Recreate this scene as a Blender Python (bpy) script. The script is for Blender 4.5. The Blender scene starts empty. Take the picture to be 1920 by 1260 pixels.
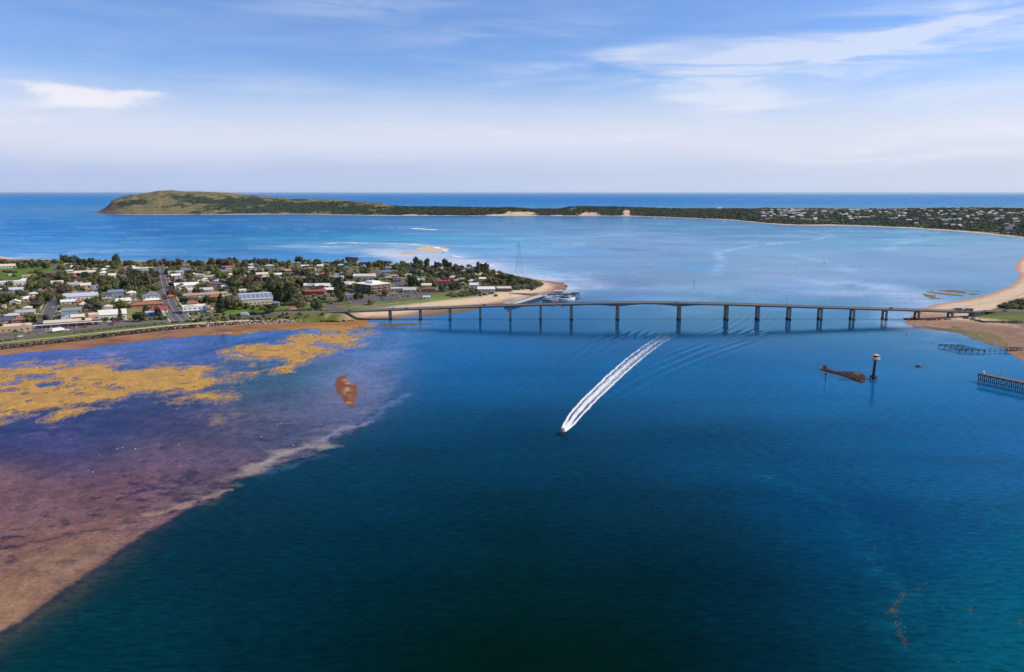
import bpy, math, random
import numpy as np
from mathutils import Vector, Matrix
random.seed(7); np.random.seed(7)
scene = bpy.context.scene
col = scene.collection
R = math.radians

# ------------------------------------------------------------------ camera
H = 125.0                      # drone height above the water
F = 1478.0                     # focal length for a 1920 px wide frame
PITCH = math.atan(269 / F)
cam = bpy.data.cameras.new('camera')
camo = bpy.data.objects.new('camera', cam)
col.objects.link(camo); scene.camera = camo
camo.location = (0, 0, H)
camo.rotation_euler = (math.pi / 2 - PITCH, 0, 0)
cam.sensor_width = 36
cam.lens = 36 * F / 1920
cam.clip_start = 1.0
cam.clip_end = 600000

# ------------------------------------------------------------------ sun, sky, exposure
SUN_EL, SUN_AZ = 36.0, 86.0    # azimuth measured from +Y towards +X
sun = bpy.data.lights.new('sun', 'SUN'); sun.energy = 4.9; sun.angle = R(0.53); sun.color = (1.0, .91, .77)
suno = bpy.data.objects.new('sun', sun); col.objects.link(suno)
sd = Vector((math.cos(R(SUN_EL)) * math.sin(R(SUN_AZ)), math.cos(R(SUN_EL)) * math.cos(R(SUN_AZ)), math.sin(R(SUN_EL))))
suno.rotation_euler = sd.to_track_quat('Z', 'Y').to_euler()
suno.location = (0, 0, 400)
scene.view_settings.view_transform = 'Standard'
scene.view_settings.look = 'None'
scene.view_settings.exposure = 0.0
scene.view_settings.gamma = 1.0
scene.view_settings.use_curve_mapping = False
try:
    scene.cycles.use_denoising = True
    scene.cycles.volume_bounces = 0
    scene.cycles.sample_clamp_direct = 3.0
    scene.cycles.sample_clamp_indirect = 2.0
    scene.cycles.max_bounces = 6
    scene.cycles.transparent_max_bounces = 12
except Exception:
    pass


class NT:
    """small helper to write node trees"""
    def __init__(s, tree): s.t = tree
    def n(s, kind, **kw):
        nd = s.t.nodes.new(kind)
        for k, v in kw.items(): setattr(nd, k, v)
        return nd
    def put(s, sock, v):
        if hasattr(v, 'is_output') or isinstance(v, bpy.types.NodeSocket): s.t.links.new(v, sock)
        elif v is not None: sock.default_value = v
    def math(s, op, a, b=None, c=None, clamp=False):
        nd = s.n('ShaderNodeMath', operation=op, use_clamp=clamp)
        s.put(nd.inputs[0], a)
        if b is not None: s.put(nd.inputs[1], b)
        if c is not None: s.put(nd.inputs[2], c)
        return nd.outputs[0]
    def mix(s, f, a, b, blend='MIX'):
        nd = s.n('ShaderNodeMix', data_type='RGBA', blend_type=blend)
        s.put(nd.inputs[0], f); s.put(nd.inputs[6], a if not isinstance(a, tuple) else (*a, 1)); s.put(nd.inputs[7], b if not isinstance(b, tuple) else (*b, 1))
        return nd.outputs[2]
    def ramp(s, f, stops, interp='LINEAR'):
        nd = s.n('ShaderNodeValToRGB'); nd.color_ramp.interpolation = interp
        e = nd.color_ramp.elements
        while len(e) < len(stops): e.new(0.5)
        for k, (p, c) in enumerate(stops):
            e[k].position = p; e[k].color = (*c, 1) if isinstance(c, tuple) else (c, c, c, 1)
        s.put(nd.inputs[0], f)
        return nd.outputs[0]
    def remap(s, v, a, b, c=0.0, d=1.0):
        nd = s.n('ShaderNodeMapRange', interpolation_type='SMOOTHSTEP')
        s.put(nd.inputs[0], v)
        for k, x in enumerate((a, b, c, d)): nd.inputs[k + 1].default_value = x
        return nd.outputs[0]
    def noise(s, vec, scale, detail=4, rough=.55, distort=0.0):
        nd = s.n('ShaderNodeTexNoise')
        if vec is not None: s.put(nd.inputs['Vector'], vec)
        nd.inputs['Scale'].default_value = scale; nd.inputs['Detail'].default_value = detail
        nd.inputs['Roughness'].default_value = rough; nd.inputs['Distortion'].default_value = distort
        return nd.outputs['Fac']
    def mapping(s, vec, scale=(1, 1, 1), rot=(0, 0, 0), loc=(0, 0, 0)):
        nd = s.n('ShaderNodeMapping'); s.put(nd.inputs[0], vec)
        nd.inputs['Scale'].default_value = scale; nd.inputs['Rotation'].default_value = rot; nd.inputs['Location'].default_value = loc
        return nd.outputs[0]


world = bpy.data.worlds.new('World'); scene.world = world; world.use_nodes = True
wt = NT(world.node_tree)
bgn = world.node_tree.nodes['Background']
SKY_STRENGTH = 0.1
sky = wt.n('ShaderNodeTexSky', sky_type='NISHITA', sun_disc=False)
sky.sun_elevation = R(SUN_EL); sky.sun_rotation = R(SUN_AZ)
sky.altitude = 100; sky.air_density = 1.0; sky.dust_density = 0.3; sky.ozone_density = 3.0
tc = wt.n('ShaderNodeTexCoord')
dirv = tc.outputs['Generated']
sep = wt.n('ShaderNodeSeparateXYZ'); wt.put(sep.inputs[0], dirv)
dx, dy, dz = sep.outputs
el = wt.math('MULTIPLY', wt.math('ARCSINE', dz), 180 / math.pi)
az = wt.math('MULTIPLY', wt.math('ARCTAN2', dx, dy), 180 / math.pi)
base = wt.mix(1.0, sky.outputs[0], (0.90, 1.08, 1.50), 'MULTIPLY')
K = 1 / SKY_STRENGTH
def kc(r, g, b): return (r * K, g * K, b * K)
# soft marine haze along the whole horizon: bluish at the very bottom, milky a few degrees up
wob = wt.math('MULTIPLY', wt.math('SUBTRACT', wt.noise(wt.mapping(dirv, (2.2, 2.2, 9)), 1.0, 4), .5), 2.6)
elw = wt.math('ADD', el, wob)
sunny = wt.remap(az, -40, 60)                 # the air is paler towards the sun, as on any clear day
milky = wt.mix(sunny, kc(.70, .74, .90), kc(.75, .775, .89))
low = wt.mix(sunny, kc(.44, .55, .81), kc(.65, .72, .86))
s1 = wt.mix(wt.remap(elw, 3.2, 8.8, .97, 0.0), base, milky)
s2 = wt.mix(wt.remap(elw, 0.9, 3.6, .95, 0.0), s1, low)
# cirrus fibres, everywhere in the sky
st = wt.mapping(dirv, (3.4, 3.4, 26), (0, R(8), 0))
fib = wt.noise(st, 1.7, 8, .58, .5)
fine = wt.noise(wt.mapping(dirv, (9, 9, 70), (0, R(9), 0)), 1.3, 6, .6, .8)
fibre = wt.math('MULTIPLY', wt.remap(fib, .34, .80), wt.math('ADD', .55, wt.math('MULTIPLY', fine, .9)))
def ell(px, py, wx, wy, slope, amp):
    """a cloud bank standing at a bearing and height of its own"""
    a0 = math.degrees(math.atan((px - 960) / F)); e0 = (361 - py) / F * 57.3 * math.cos(R(a0)) * .985
    da = wt.math('SUBTRACT', az, a0); de = wt.math('SUBTRACT', el, e0)
    de = wt.math('SUBTRACT', de, wt.math('MULTIPLY', da, slope))
    q = wt.math('ADD', wt.math('POWER', wt.math('ABSOLUTE', wt.math('DIVIDE', da, wx)), 2.0), wt.math('POWER', wt.math('ABSOLUTE', wt.math('DIVIDE', de, wy)), 2.0))
    return wt.math('MULTIPLY', wt.math('EXPONENT', wt.math('MULTIPLY', q, -1)), amp)
banks = None
for e in ((1850, 40, 8.5, 1.2, .17, 1.0), (1890, 72, 6.5, .7, .16, .85), (1560, 95, 8, 1.3, .13, 1.1), (1360, 125, 7, 1.1, .06, .95),
          (1390, 208, 2.6, .85, .05, 1.35), (1300, 192, 3, .3, -.03, .7), (950, 158, 4.5, .55, -.08, .75), (960, 78, 5, .7, .05, .6),
          (1200, 158, 5, .5, -.1, .5), (900, 243, 3, .3, -.14, .7), (1840, 255, 8, 1.0, .1, 1.0), (1500, 150, 9, 1.2, .05, .7), (1150, 115, 6, .7, .10, .6), (1700, 180, 9, .8, .06, .6), (560, 170, 6, .5, -.02, .4), (1640, 290, 7, .5, .03, .8), (1100, 262, 8, .4, -.02, .6), (700, 30, 7, .8, .1, .35)):
    x = ell(*e); banks = x if banks is None else wt.math('ADD', banks, x)
gen = wt.math('MULTIPLY', wt.remap(el, 9, 30, .12, .5), 1.0)
cir = wt.math('MULTIPLY', wt.math('ADD', banks, gen), wt.math('ADD', fibre, wt.math('MULTIPLY', wt.remap(fib, .3, .7), .28)), clamp=True)
s3 = wt.mix(wt.math('MULTIPLY', cir, .64), s2, kc(.84, .87, .97))
# low cumulus shreds on the left horizon side
cn = wt.noise(wt.mapping(dirv, (1, 1, 3.2)), 14, 9, .66, .6)
cum = None
for e in ((225, 190, 2.6, .5, .03, 1.2), (150, 178, 1.5, .5, -.05, 1.1), (110, 170, 1.2, .35, -.1, .9), (20, 158, 1.6, .3, 0, .9), (300, 183, 1.6, .22, .03, .9), (210, 205, 3.0, .5, 0, .7), (20, 215, 7, 1.6, .0, .75), (430, 232, 1.5, .22, 0, .6), (680, 238, 3.5, .3, .02, .7)):
    x = ell(*e); cum = x if cum is None else wt.math('ADD', cum, x)
cuf = wt.remap(wt.math('ADD', wt.math('MULTIPLY', cn, 2.2), wt.math('MULTIPLY', cum, .42)), 1.12, 1.95)
cuf = wt.math('MULTIPLY', cuf, wt.math('MINIMUM', cum, 1.0))
s4 = wt.mix(wt.math('MULTIPLY', cuf, .85), s3, kc(.90, .89, .95))
wt.put(bgn.inputs[0], s4)
bgn.inputs[1].default_value = SKY_STRENGTH
# ------------------------------------------------------------------ tools
def tag(o, label=None, cat=None, group=None, kind=None):
    if label: o['label'] = label
    if cat: o['category'] = cat
    if group: o['group'] = group
    if kind: o['kind'] = kind
    return o
def ray(px, py):
    Yc = F * math.cos(PITCH) + (630 - py) * math.sin(PITCH)
    Zc = -F * math.sin(PITCH) + (630 - py) * math.cos(PITCH)
    return (px - 960), Yc, Zc
def G(px, py, z=0.0):
    """ground position (level z) that a survey of the photograph gives for one of its points"""
    X, Y, Z = ray(px, py); t = (z - H) / Z
    return (X * t, Y * t)
def zat(py, Y):
    _, Yc, Zc = ray(960, py); return H + Y * Zc / Yc
def proj(x, y, z):
    Zr = z - H
    d = y * math.cos(PITCH) - Zr * math.sin(PITCH); u = y * math.sin(PITCH) + Zr * math.cos(PITCH)
    return 960 + F * x / d, 630 - F * u / d
def ppm(px, py, z=0.0):
    x, y = G(px, py, z); return F / (y * math.cos(PITCH) + (H - z) * math.sin(PITCH))
def P(pts, z=0.0): return np.array([G(a, b, z) for a, b in pts], float)
def lin(c):
    c = np.asarray(c, float) / 255
    return np.where(c <= .04045, c / 12.92, ((c + .055) / 1.055) ** 2.4)
def ss(a, b, x):
    t = np.clip((x - a) / (b - a), 0, 1); return t * t * (3 - 2 * t)
_perm = np.random.RandomState(3).permutation(512)
_perm = np.concatenate([_perm, _perm, _perm])
_ang = np.random.RandomState(4).rand(512) * 2 * np.pi
def pnoise(x, y):
    xi = np.floor(x).astype(int); yi = np.floor(y).astype(int); xf = x - xi; yf = y - yi
    u = xf ** 3 * (xf * (xf * 6 - 15) + 10); v = yf ** 3 * (yf * (yf * 6 - 15) + 10)
    def g(ix, iy, fx, fy):
        a = _ang[_perm[(_perm[ix & 511] + (iy & 511))] & 511]; return np.cos(a) * fx + np.sin(a) * fy
    a = g(xi, yi, xf, yf); b = g(xi + 1, yi, xf - 1, yf); c = g(xi, yi + 1, xf, yf - 1); d = g(xi + 1, yi + 1, xf - 1, yf - 1)
    return 1.5 * ((a + u * (b - a)) * (1 - v) + (c + u * (d - c)) * v)
def fbm(x, y, oct=5, gain=.5, ox=0.0):
    s = 0; a = 1.0; t = 0
    for k in range(oct):
        s = s + a * pnoise(x * 2 ** k + 17.3 * k + ox, y * 2 ** k - 9.1 * k + ox * 1.7); t += a; a *= gain
    return s / t
def dist_line(x, y, pts, closed=False):
    """distance to a polyline, and the fraction along it"""
    n = len(pts); best = np.full(x.shape, 1e18); par = np.zeros(x.shape); side = np.zeros(x.shape)
    for k in range(n if closed else n - 1):
        ax, ay = pts[k]; bx, by = pts[(k + 1) % n]; ex, ey = bx - ax, by - ay; L = ex * ex + ey * ey + 1e-9
        t = np.clip(((x - ax) * ex + (y - ay) * ey) / L, 0, 1)
        d = (x - ax - t * ex) ** 2 + (y - ay - t * ey) ** 2
        m = d < best; best = np.where(m, d, best); par = np.where(m, (k + t) / max(1, n - 1), par)
        side = np.where(m, np.sign(ex * (y - ay) - ey * (x - ax)), side)
    return np.sqrt(best), par, side
def inside(x, y, pts):
    r = np.zeros(x.shape, bool); n = len(pts)
    for k in range(n):
        ax, ay = pts[k]; bx, by = pts[(k + 1) % n]
        if ay == by: continue
        r ^= ((ay > y) != (by > y)) & (x < (bx - ax) * (y - ay) / (by - ay) + ax)
    return r
def sdf(x, y, pts):
    """signed distance, positive inside"""
    d, _, _ = dist_line(x, y, pts, True); return np.where(inside(x, y, pts), d, -d)

def link(o, parent=None):
    col.objects.link(o)
    if parent is not None: o.parent = parent
    return o
def empty(name, loc, rz=0.0):
    o = bpy.data.objects.new(name, None); o.empty_display_size = .5; o.location = loc; o.rotation_euler = (0, 0, rz)
    return link(o)
def np_mesh(name, V, Q, mats=None, smooth=True, rgba=None):
    """mesh from arrays: V (n,3), Q (m,3 or 4)"""
    me = bpy.data.meshes.new(name); V = np.asarray(V, np.float32); Q = np.asarray(Q, np.int32); k = Q.shape[1]
    me.vertices.add(len(V)); me.vertices.foreach_set('co', V.ravel())
    me.loops.add(Q.size); me.loops.foreach_set('vertex_index', Q.ravel())
    me.polygons.add(len(Q)); me.polygons.foreach_set('loop_start', np.arange(0, Q.size, k, dtype=np.int32))
    me.polygons.foreach_set('use_smooth', np.full(len(Q), smooth, bool))
    if rgba is not None:
        at = me.color_attributes.new('bed', 'FLOAT_COLOR', 'POINT'); at.data.foreach_set('color', np.asarray(rgba, np.float32).ravel())
    me.update(calc_edges=True); me.validate()
    for m in mats or (): me.materials.append(m)
    return me
def grid_quads(nr, nc, keep=None):
    i = np.arange(nr * nc).reshape(nr, nc)
    q = np.stack([i[:-1, :-1], i[:-1, 1:], i[1:, 1:], i[1:, :-1]], -1).reshape(-1, 4)
    return q if keep is None else q[keep.ravel()[q].all(1)]
def compact(V, Q, *ats):
    u, inv = np.unique(Q, return_inverse=True)
    return (V[u], inv.reshape(Q.shape)) + tuple(a[u] for a in ats)

class MB:
    """collects boxes, prisms, tubes ... and builds them as ONE mesh"""
    def __init__(s): s.v = []; s.f = []; s.m = []
    def add(s, vs, fs, m=0):
        o = len(s.v); s.v += [tuple(v) for v in vs]; s.f += [tuple(i + o for i in f) for f in fs]; s.m += [m] * len(fs); return s
    def box(s, x0, x1, y0, y1, z0, z1, m=0, taper=0.0):
        t = taper
        return s.add([(x0, y0, z0), (x1, y0, z0), (x1, y1, z0), (x0, y1, z0), (x0 + t, y0 + t, z1), (x1 - t, y0 + t, z1), (x1 - t, y1 - t, z1), (x0 + t, y1 - t, z1)],
                     [(0, 3, 2, 1), (4, 5, 6, 7), (0, 1, 5, 4), (1, 2, 6, 5), (2, 3, 7, 6), (3, 0, 4, 7)], m)
    def loft(s, rings, m=0, cap=True):
        n = len(rings[0]); o = len(s.v); fs = []
        for k in range(len(rings) - 1):
            for i in range(n):
                j = (i + 1) % n; fs.append((k * n + i, k * n + j, (k + 1) * n + j, (k + 1) * n + i))
        if cap: fs += [tuple(range(n))[::-1], tuple(range((len(rings) - 1) * n, len(rings) * n))]
        return s.add([v for r in rings for v in r], fs, m)
    def tube(s, a, b, r0, r1=None, n=6, m=0):
        a = Vector(a); b = Vector(b); r1 = r0 if r1 is None else r1
        q = (b - a).to_track_quat('Z', 'Y'); c = [(math.cos(2 * math.pi * k / n), math.sin(2 * math.pi * k / n)) for k in range(n)]
        return s.loft([[a + q @ Vector((x * r0, y * r0, 0)) for x, y in c], [b + q @ Vector((x * r1, y * r1, 0)) for x, y in c]], m)
    def path(s, pts, rads, n=6, m=0):
        rings = []
        for k, p in enumerate(pts):
            d = Vector(pts[min(k + 1, len(pts) - 1)]) - Vector(pts[max(k - 1, 0)]); q = d.to_track_quat('Z', 'Y')
            rings.append([Vector(p) + q @ Vector((math.cos(2 * math.pi * i / n) * rads[k], math.sin(2 * math.pi * i / n) * rads[k], 0)) for i in range(n)])
        return s.loft(rings, m)
    def mesh(s, name, mats, smooth=False):
        me = bpy.data.meshes.new(name); me.from_pydata(s.v, [], s.f)
        for m in (mats if isinstance(mats, (list, tuple)) else [mats]): me.materials.append(m)
        if any(s.m): me.polygons.foreach_set('material_index', s.m)
        if smooth: me.polygons.foreach_set('use_smooth', [True] * len(s.f))
        me.update(); return me
    def build(s, name, mats, parent=None, loc=(0, 0, 0), rz=0.0, smooth=False):
        o = bpy.data.objects.new(name, s.mesh(name, mats, smooth)); o.location = loc; o.rotation_euler = (0, 0, rz); return link(o, parent)
def part(name, me, parent, loc=(0, 0, 0), rz=0.0, sc=None):
    o = bpy.data.objects.new(name, me); o.location = loc; o.rotation_euler = (0, 0, rz)
    if sc: o.scale = sc
    return link(o, parent)
def copy_tree(o, parent=None):
    c = o.copy(); col.objects.link(c); c.parent = parent
    for ch in o.children: copy_tree(ch, c)
    return c

# ------------------------------------------------------------------ materials
MATS = {}
def mat(name, c, rough=.75, var=.18, scale=.6, rnd=.12, bump=0.0, metal=0.0, spec=.4, stretch=(1, 1, 1)):
    """plain weathered surface: base colour, blotches, a little variety from one object to the next"""
    if name in MATS: return MATS[name]
    m = bpy.data.materials.new(name); m.use_nodes = True; t = NT(m.node_tree); b = m.node_tree.nodes['Principled BSDF']
    co = t.mapping(t.n('ShaderNodeTexCoord').outputs['Object'], stretch)
    nz = t.noise(co, scale, 5, .6)
    oi = t.n('ShaderNodeObjectInfo').outputs['Random']
    v = t.math('ADD', t.math('MULTIPLY', t.math('SUBTRACT', nz, .5), var * 2.6), t.math('ADD', 1, t.math('MULTIPLY', t.math('SUBTRACT', oi, .5), rnd * 2)))
    t.put(b.inputs['Base Color'], t.mix(1.0, tuple(c), v, 'MULTIPLY'))
    b.inputs['Roughness'].default_value = rough; b.inputs['Metallic'].default_value = metal; b.inputs['Specular IOR Level'].default_value = spec
    if bump:
        bp = t.n('ShaderNodeBump'); bp.inputs['Strength'].default_value = bump; bp.inputs['Distance'].default_value = .1
        t.put(bp.inputs['Height'], nz); t.put(b.inputs['Normal'], bp.outputs[0])
    MATS[name] = m; return m
def attr_mat(name, rough=.9, scale=.25, var=.3, fine=2.0, bump=.3, spec=.2):
    """ground whose colour comes from the surveyed colour attribute, broken up by grain"""
    m = bpy.data.materials.new(name); m.use_nodes = True; t = NT(m.node_tree); b = m.node_tree.nodes['Principled BSDF']
    at = t.n('ShaderNodeVertexColor', layer_name='bed').outputs[0]
    co = t.n('ShaderNodeTexCoord').outputs['Object']
    a = t.noise(co, scale, 6, .62); c = t.noise(co, fine, 4, .6)
    v = t.math('ADD', 1 - var * .9, t.math('ADD', t.math('MULTIPLY', a, var), t.math('MULTIPLY', c, var * .8)))
    t.put(b.inputs['Base Color'], t.mix(1.0, at, v, 'MULTIPLY'))
    b.inputs['Roughness'].default_value = rough; b.inputs['Specular IOR Level'].default_value = spec
    bp = t.n('ShaderNodeBump'); bp.inputs['Strength'].default_value = bump; bp.inputs['Distance'].default_value = .5
    t.put(bp.inputs['Height'], a); t.put(b.inputs['Normal'], bp.outputs[0])
    return m
# ------------------------------------------------------------------ water
# fan of rings round the survey point: fine cells near, wide cells far out
u_in = np.linspace(-.86, .86, 1060)
u_out = np.array([.95, 1.1, 1.4, 1.9, 2.7, 4.0, 6.5])
U = np.concatenate([-u_out[::-1], u_in, u_out])
pys = np.concatenate([[3600, 2400, 1900, 1600, 1450, 1380, 1330], np.arange(1300, 370, -2.15), np.arange(370, 362, -.8), [361.7, 361.4]])
Yr = np.array([G(960, p)[1] for p in pys])
WY, WU = np.meshgrid(Yr, U, indexing='ij'); WX = WU * WY
wx, wy = WX.ravel(), WY.ravel()

def field(ctrl, x, y, power=2.4, eps=.010):
    """smooth field through surveyed control values (bearing / inverse distance space)"""
    c = np.array([G(a, b) for a, b, *_ in ctrl]); val = np.array([r for *_, r in ctrl], float)
    cu, cv = c[:, 0] / c[:, 1], .62 * np.log(c[:, 1]); u, v = np.clip(x / y, -.85, .85), .62 * np.log(y)
    num = 0; den = 0
    for k in range(len(c)):
        w = 1 / ((u - cu[k]) ** 2 + (v - cv[k]) ** 2 + eps) ** (power * .75)
        num = num + w[..., None] * val[k] if val.ndim > 1 else num + w * val[k]; den = den + w
    return num / (den[..., None] if val.ndim > 1 else den)

# colour of the water body with some sky reflection painted in, channel, bay, ocean
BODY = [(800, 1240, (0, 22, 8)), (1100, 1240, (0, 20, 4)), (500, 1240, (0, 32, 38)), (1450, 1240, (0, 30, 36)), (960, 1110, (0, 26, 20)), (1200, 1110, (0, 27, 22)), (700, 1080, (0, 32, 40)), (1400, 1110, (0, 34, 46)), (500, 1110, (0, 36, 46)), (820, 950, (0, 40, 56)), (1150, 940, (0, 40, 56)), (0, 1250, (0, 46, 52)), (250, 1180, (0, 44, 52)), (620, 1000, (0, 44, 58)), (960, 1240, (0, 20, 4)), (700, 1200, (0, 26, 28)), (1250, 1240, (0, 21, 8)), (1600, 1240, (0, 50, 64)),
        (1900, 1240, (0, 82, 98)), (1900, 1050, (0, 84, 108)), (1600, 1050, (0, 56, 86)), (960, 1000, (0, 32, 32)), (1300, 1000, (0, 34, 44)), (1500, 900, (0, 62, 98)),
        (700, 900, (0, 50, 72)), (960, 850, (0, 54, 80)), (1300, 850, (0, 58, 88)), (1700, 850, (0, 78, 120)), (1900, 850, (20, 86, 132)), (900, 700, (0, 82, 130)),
        (1250, 700, (0, 90, 138)), (1550, 720, (14, 94, 140)), (1800, 700, (10, 88, 132)), (900, 640, (0, 82, 132)), (1300, 650, (0, 68, 116)), (1600, 650, (0, 72, 120)), (1000, 607, (0, 42, 70)), (1300, 605, (0, 40, 66)), (1600, 607, (0, 44, 70)),  # darkened values along the bridge deepen its reflection band
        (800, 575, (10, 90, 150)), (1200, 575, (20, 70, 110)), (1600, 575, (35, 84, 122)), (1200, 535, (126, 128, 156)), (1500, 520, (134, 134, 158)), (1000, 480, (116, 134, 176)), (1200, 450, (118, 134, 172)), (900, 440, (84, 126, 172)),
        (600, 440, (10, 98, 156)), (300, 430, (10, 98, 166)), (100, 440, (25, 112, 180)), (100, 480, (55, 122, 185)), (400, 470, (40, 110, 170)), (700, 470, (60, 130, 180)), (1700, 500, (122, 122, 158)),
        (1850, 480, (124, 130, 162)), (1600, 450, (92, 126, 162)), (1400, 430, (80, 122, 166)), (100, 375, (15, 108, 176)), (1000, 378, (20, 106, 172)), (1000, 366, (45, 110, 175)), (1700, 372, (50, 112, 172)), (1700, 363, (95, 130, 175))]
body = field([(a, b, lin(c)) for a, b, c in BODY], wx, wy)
# share of mirror-like (calm) surface
CALM = [(960, 1240, .03), (700, 1150, .05), (1250, 1150, .05), (100, 1240, .08), (1900, 1240, .2), (960, 1000, .08), (1500, 1000, .14), (960, 850, .17), (1300, 850, .2), (1700, 800, .45), (1800, 680, .75), (900, 720, .3), (1300, 720, .4), (960, 640, .8), (960, 605, .97), (1300, 605, .97), (1600, 605, .97), (800, 600, .85), (1500, 640, .85), (300, 640, .62), (300, 800, .42), (200, 1000, .16),
        (1200, 520, .62), (1600, 540, .72), (1000, 460, .5), (1800, 480, .62), (1400, 430, .42), (600, 440, .28), (200, 430, .25), (100, 480, .45), (500, 375, .16), (1000, 372, .14), (1000, 363, .3), (1700, 372, .22), (1700, 363, .4), (300, 363, .25)]
calm = field([(a, b, c) for a, b, c in CALM], wx, wy)

# slow cloudy mottling of depth, and wind lanes painted in as tone
lane_ = fbm(wx / 150, wy / 34, 5, .6, ox=205) * ss(900, 500, wy)
m1 = fbm(wx / 160, wy / 160, 5); m2 = fbm(wx / 420 + 3, wy / 300, 4)
body = body * np.clip(1 + .22 * m1 + .18 * m2 + .26 * lane_, .3, 2)[:, None]
def over(mask, c):
    global body
    mask = np.clip(mask, 0, 1)[:, None]; body = body * (1 - mask) + np.asarray(c) * mask

# ---- tidal flat on the left: seagrass under a foot of water
flat_edge = [(-500, 1500), (-200, 1310), (0, 1188), (60, 1150), (120, 1108), (210, 1040), (300, 985), (375, 945), (425, 918), (470, 893), (540, 868), (600, 848), (636, 822), (700, 780), (752, 733), (776, 694), (800, 655), (838, 622), (850, 590), (640, 588), (300, 600), (-100, 640), (-900, 700), (-2500, 1300)]
FLAT = P(flat_edge)
near = wy < 1100
sdF = np.full(wx.shape, -1e3); sdF[near] = sdf(wx[near], wy[near], FLAT)
wob_ = 9 * fbm(wx / 26, wy / 26, 5, ox=4) + 3 * fbm(wx / 5, wy / 5, 3, ox=2)
sdw = sdF + wob_ * np.clip((wy - 180) / 150, .35, 1.6)
upper = ss(440, 620, wy)                                # towards the bridge the bank shelves more gently
sdw = sdw + 1.1 * fbm(wx / 2.2, wy / 2.2, 3, .6, ox=7); S = ss(-1.2, 2.2 + 34 * upper, sdw)
GRASS = [(0, 1150, (138, 106, 84)), (150, 1040, (126, 94, 82)), (0, 1050, (122, 88, 80)), (100, 930, (112, 82, 84)), (300, 900, (100, 74, 84)), (0, 900, (116, 84, 84)), (400, 860, (86, 70, 86)), (250, 960, (106, 78, 80)), (420, 900, (84, 66, 82)), (100, 850, (62, 56, 92)), (200, 800, (42, 49, 92)), (50, 800, (38, 49, 98)), (0, 840, (48, 51, 92)), (300, 790, (56, 53, 88)), (400, 790, (74, 67, 86)), (500, 800, (74, 73, 90)), (560, 760, (66, 75, 96)), (480, 720, (58, 79, 92)), (560, 700, (48, 84, 98)), (300, 850, (84, 70, 86)), (350, 770, (44, 53, 92)), (650, 780, (68, 83, 118)), (710, 700, (56, 92, 134)), (760, 640, (62, 102, 148)), (680, 640, (76, 100, 148)), (300, 655, (74, 86, 142)), (100, 680, (76, 84, 148)), (480, 640, (62, 88, 144)), (600, 660, (96, 94, 134)), (300, 720, (68, 77, 114)), (620, 820, (70, 75, 96)), (150, 770, (48, 55, 96))]
gcol = field([(a, b, lin(c)) for a, b, c in GRASS], wx, wy, 2.6, .0028)
g1 = fbm(wx / 38, wy / 30, 6, .58, ox=11); g2 = fbm(wx / 7, wy / 7, 4, .6, ox=5); g3 = fbm(wx / 90, wy / 70, 4, ox=21)
gcol = gcol * np.clip(1 + .55 * g1 + .42 * g2 + .3 * g3, .3, 2)[:, None]
g4 = fbm(wx / 2.6, wy / 2.2, 4, .65, ox=9)
gcol = gcol * np.clip(1 + .42 * g4, .45, 1.7)[:, None]
rust = np.clip(g3 * 1.8, 0, 1)[:, None] * .22
gcol = gcol * (1 - rust) + gcol * np.array([1.55, 1.05, .7]) * rust
body = body * (1 - S[:, None]) + gcol * S[:, None]
calm = calm * (1 - S * .12)
# dark seagrass tufts
tuft = fbm(wx / 10, wy / 6.5, 6, .62, ox=31)
zone = np.zeros(wx.shape)
for px_, py_, r_, a_ in ((330, 920, 46, 1.0), (250, 985, 26, .9), (175, 990, 24, .8), (20, 1030, 24, .8), (330, 905, 50, .8), (160, 1040, 24, .7), (60, 985, 24, .6), (420, 890, 30, .8), (540, 810, 40, .75), (600, 690, 60, .4), (440, 745, 40, .5)):
    cx_, cy_ = G(px_, py_); zone = np.maximum(zone, a_ * np.exp(-((wx - cx_) ** 2 + (wy - cy_) ** 2) / r_ ** 2))
over(S * ss(.26, .62, tuft + .52 * zone - .10) * .8, lin((40, 38, 66)))
# pale sandy rim and plumes along the drop-off
rimn = fbm(wx / 22, wy / 14, 5, .6, ox=41)
rim = np.exp(-((sdw - 9) / 9) ** 2) * (1 - upper) * ss(150, 240, wy) * ss(-.25, .3, rimn)
rim2 = np.exp(-((sdw - 16) / 15) ** 2) * ss(320, 200, wy)
over(rim2 * .7 * (1 + .9 * g2 + .5 * g4), lin((146, 114, 82)))
over(np.clip(rim * .42, 0, .5) * (.6 + .9 * g2), lin((142, 118, 102)))
over(np.exp(-((sdw + .6) / 2.2) ** 2) * (1 - upper) * (.45 + .5 * rimn), lin((12, 28, 56)))     # dark blue lip where the bottom drops away
wpx = wx + 5 * fbm(wx / 14, wy / 14, 5, .6, ox=45) + 2.2 * g4; wpy = wy + 7 * fbm(wx / 14, wy / 14, 5, .6, ox=47) + 2.2 * g2
for line_, w_, a_, c_ in (([(470, 888), (500, 866), (530, 850), (560, 840), (585, 838), (615, 838)], 5, .75, (158, 146, 134)), ([(440, 893), (480, 886), (505, 872)], 2.6, .6, (150, 134, 122)),
                          ([(492, 893), (530, 878), (560, 868), (600, 858)], 2.0, .3, (60, 100, 130)), ([(270, 972), (300, 965), (345, 945), (390, 932), (430, 915)], 4, .6, (160, 134, 108)),
                          ([(600, 826), (625, 814), (650, 802), (690, 792)], 2.6, .6, (140, 138, 158)), ([(690, 790), (720, 765), (760, 740)], 3.5, .35, (110, 128, 165))):
    d_, t_, _ = dist_line(wpx, wpy, P(line_)); e_ = .8 + 1.9 * rimn + 1.0 * g2
    over(a_ * np.exp(-(d_ / (w_ * np.clip(e_, .25, 3))) ** 2) * ss(0, .12, t_ + .02), lin(c_))
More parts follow.
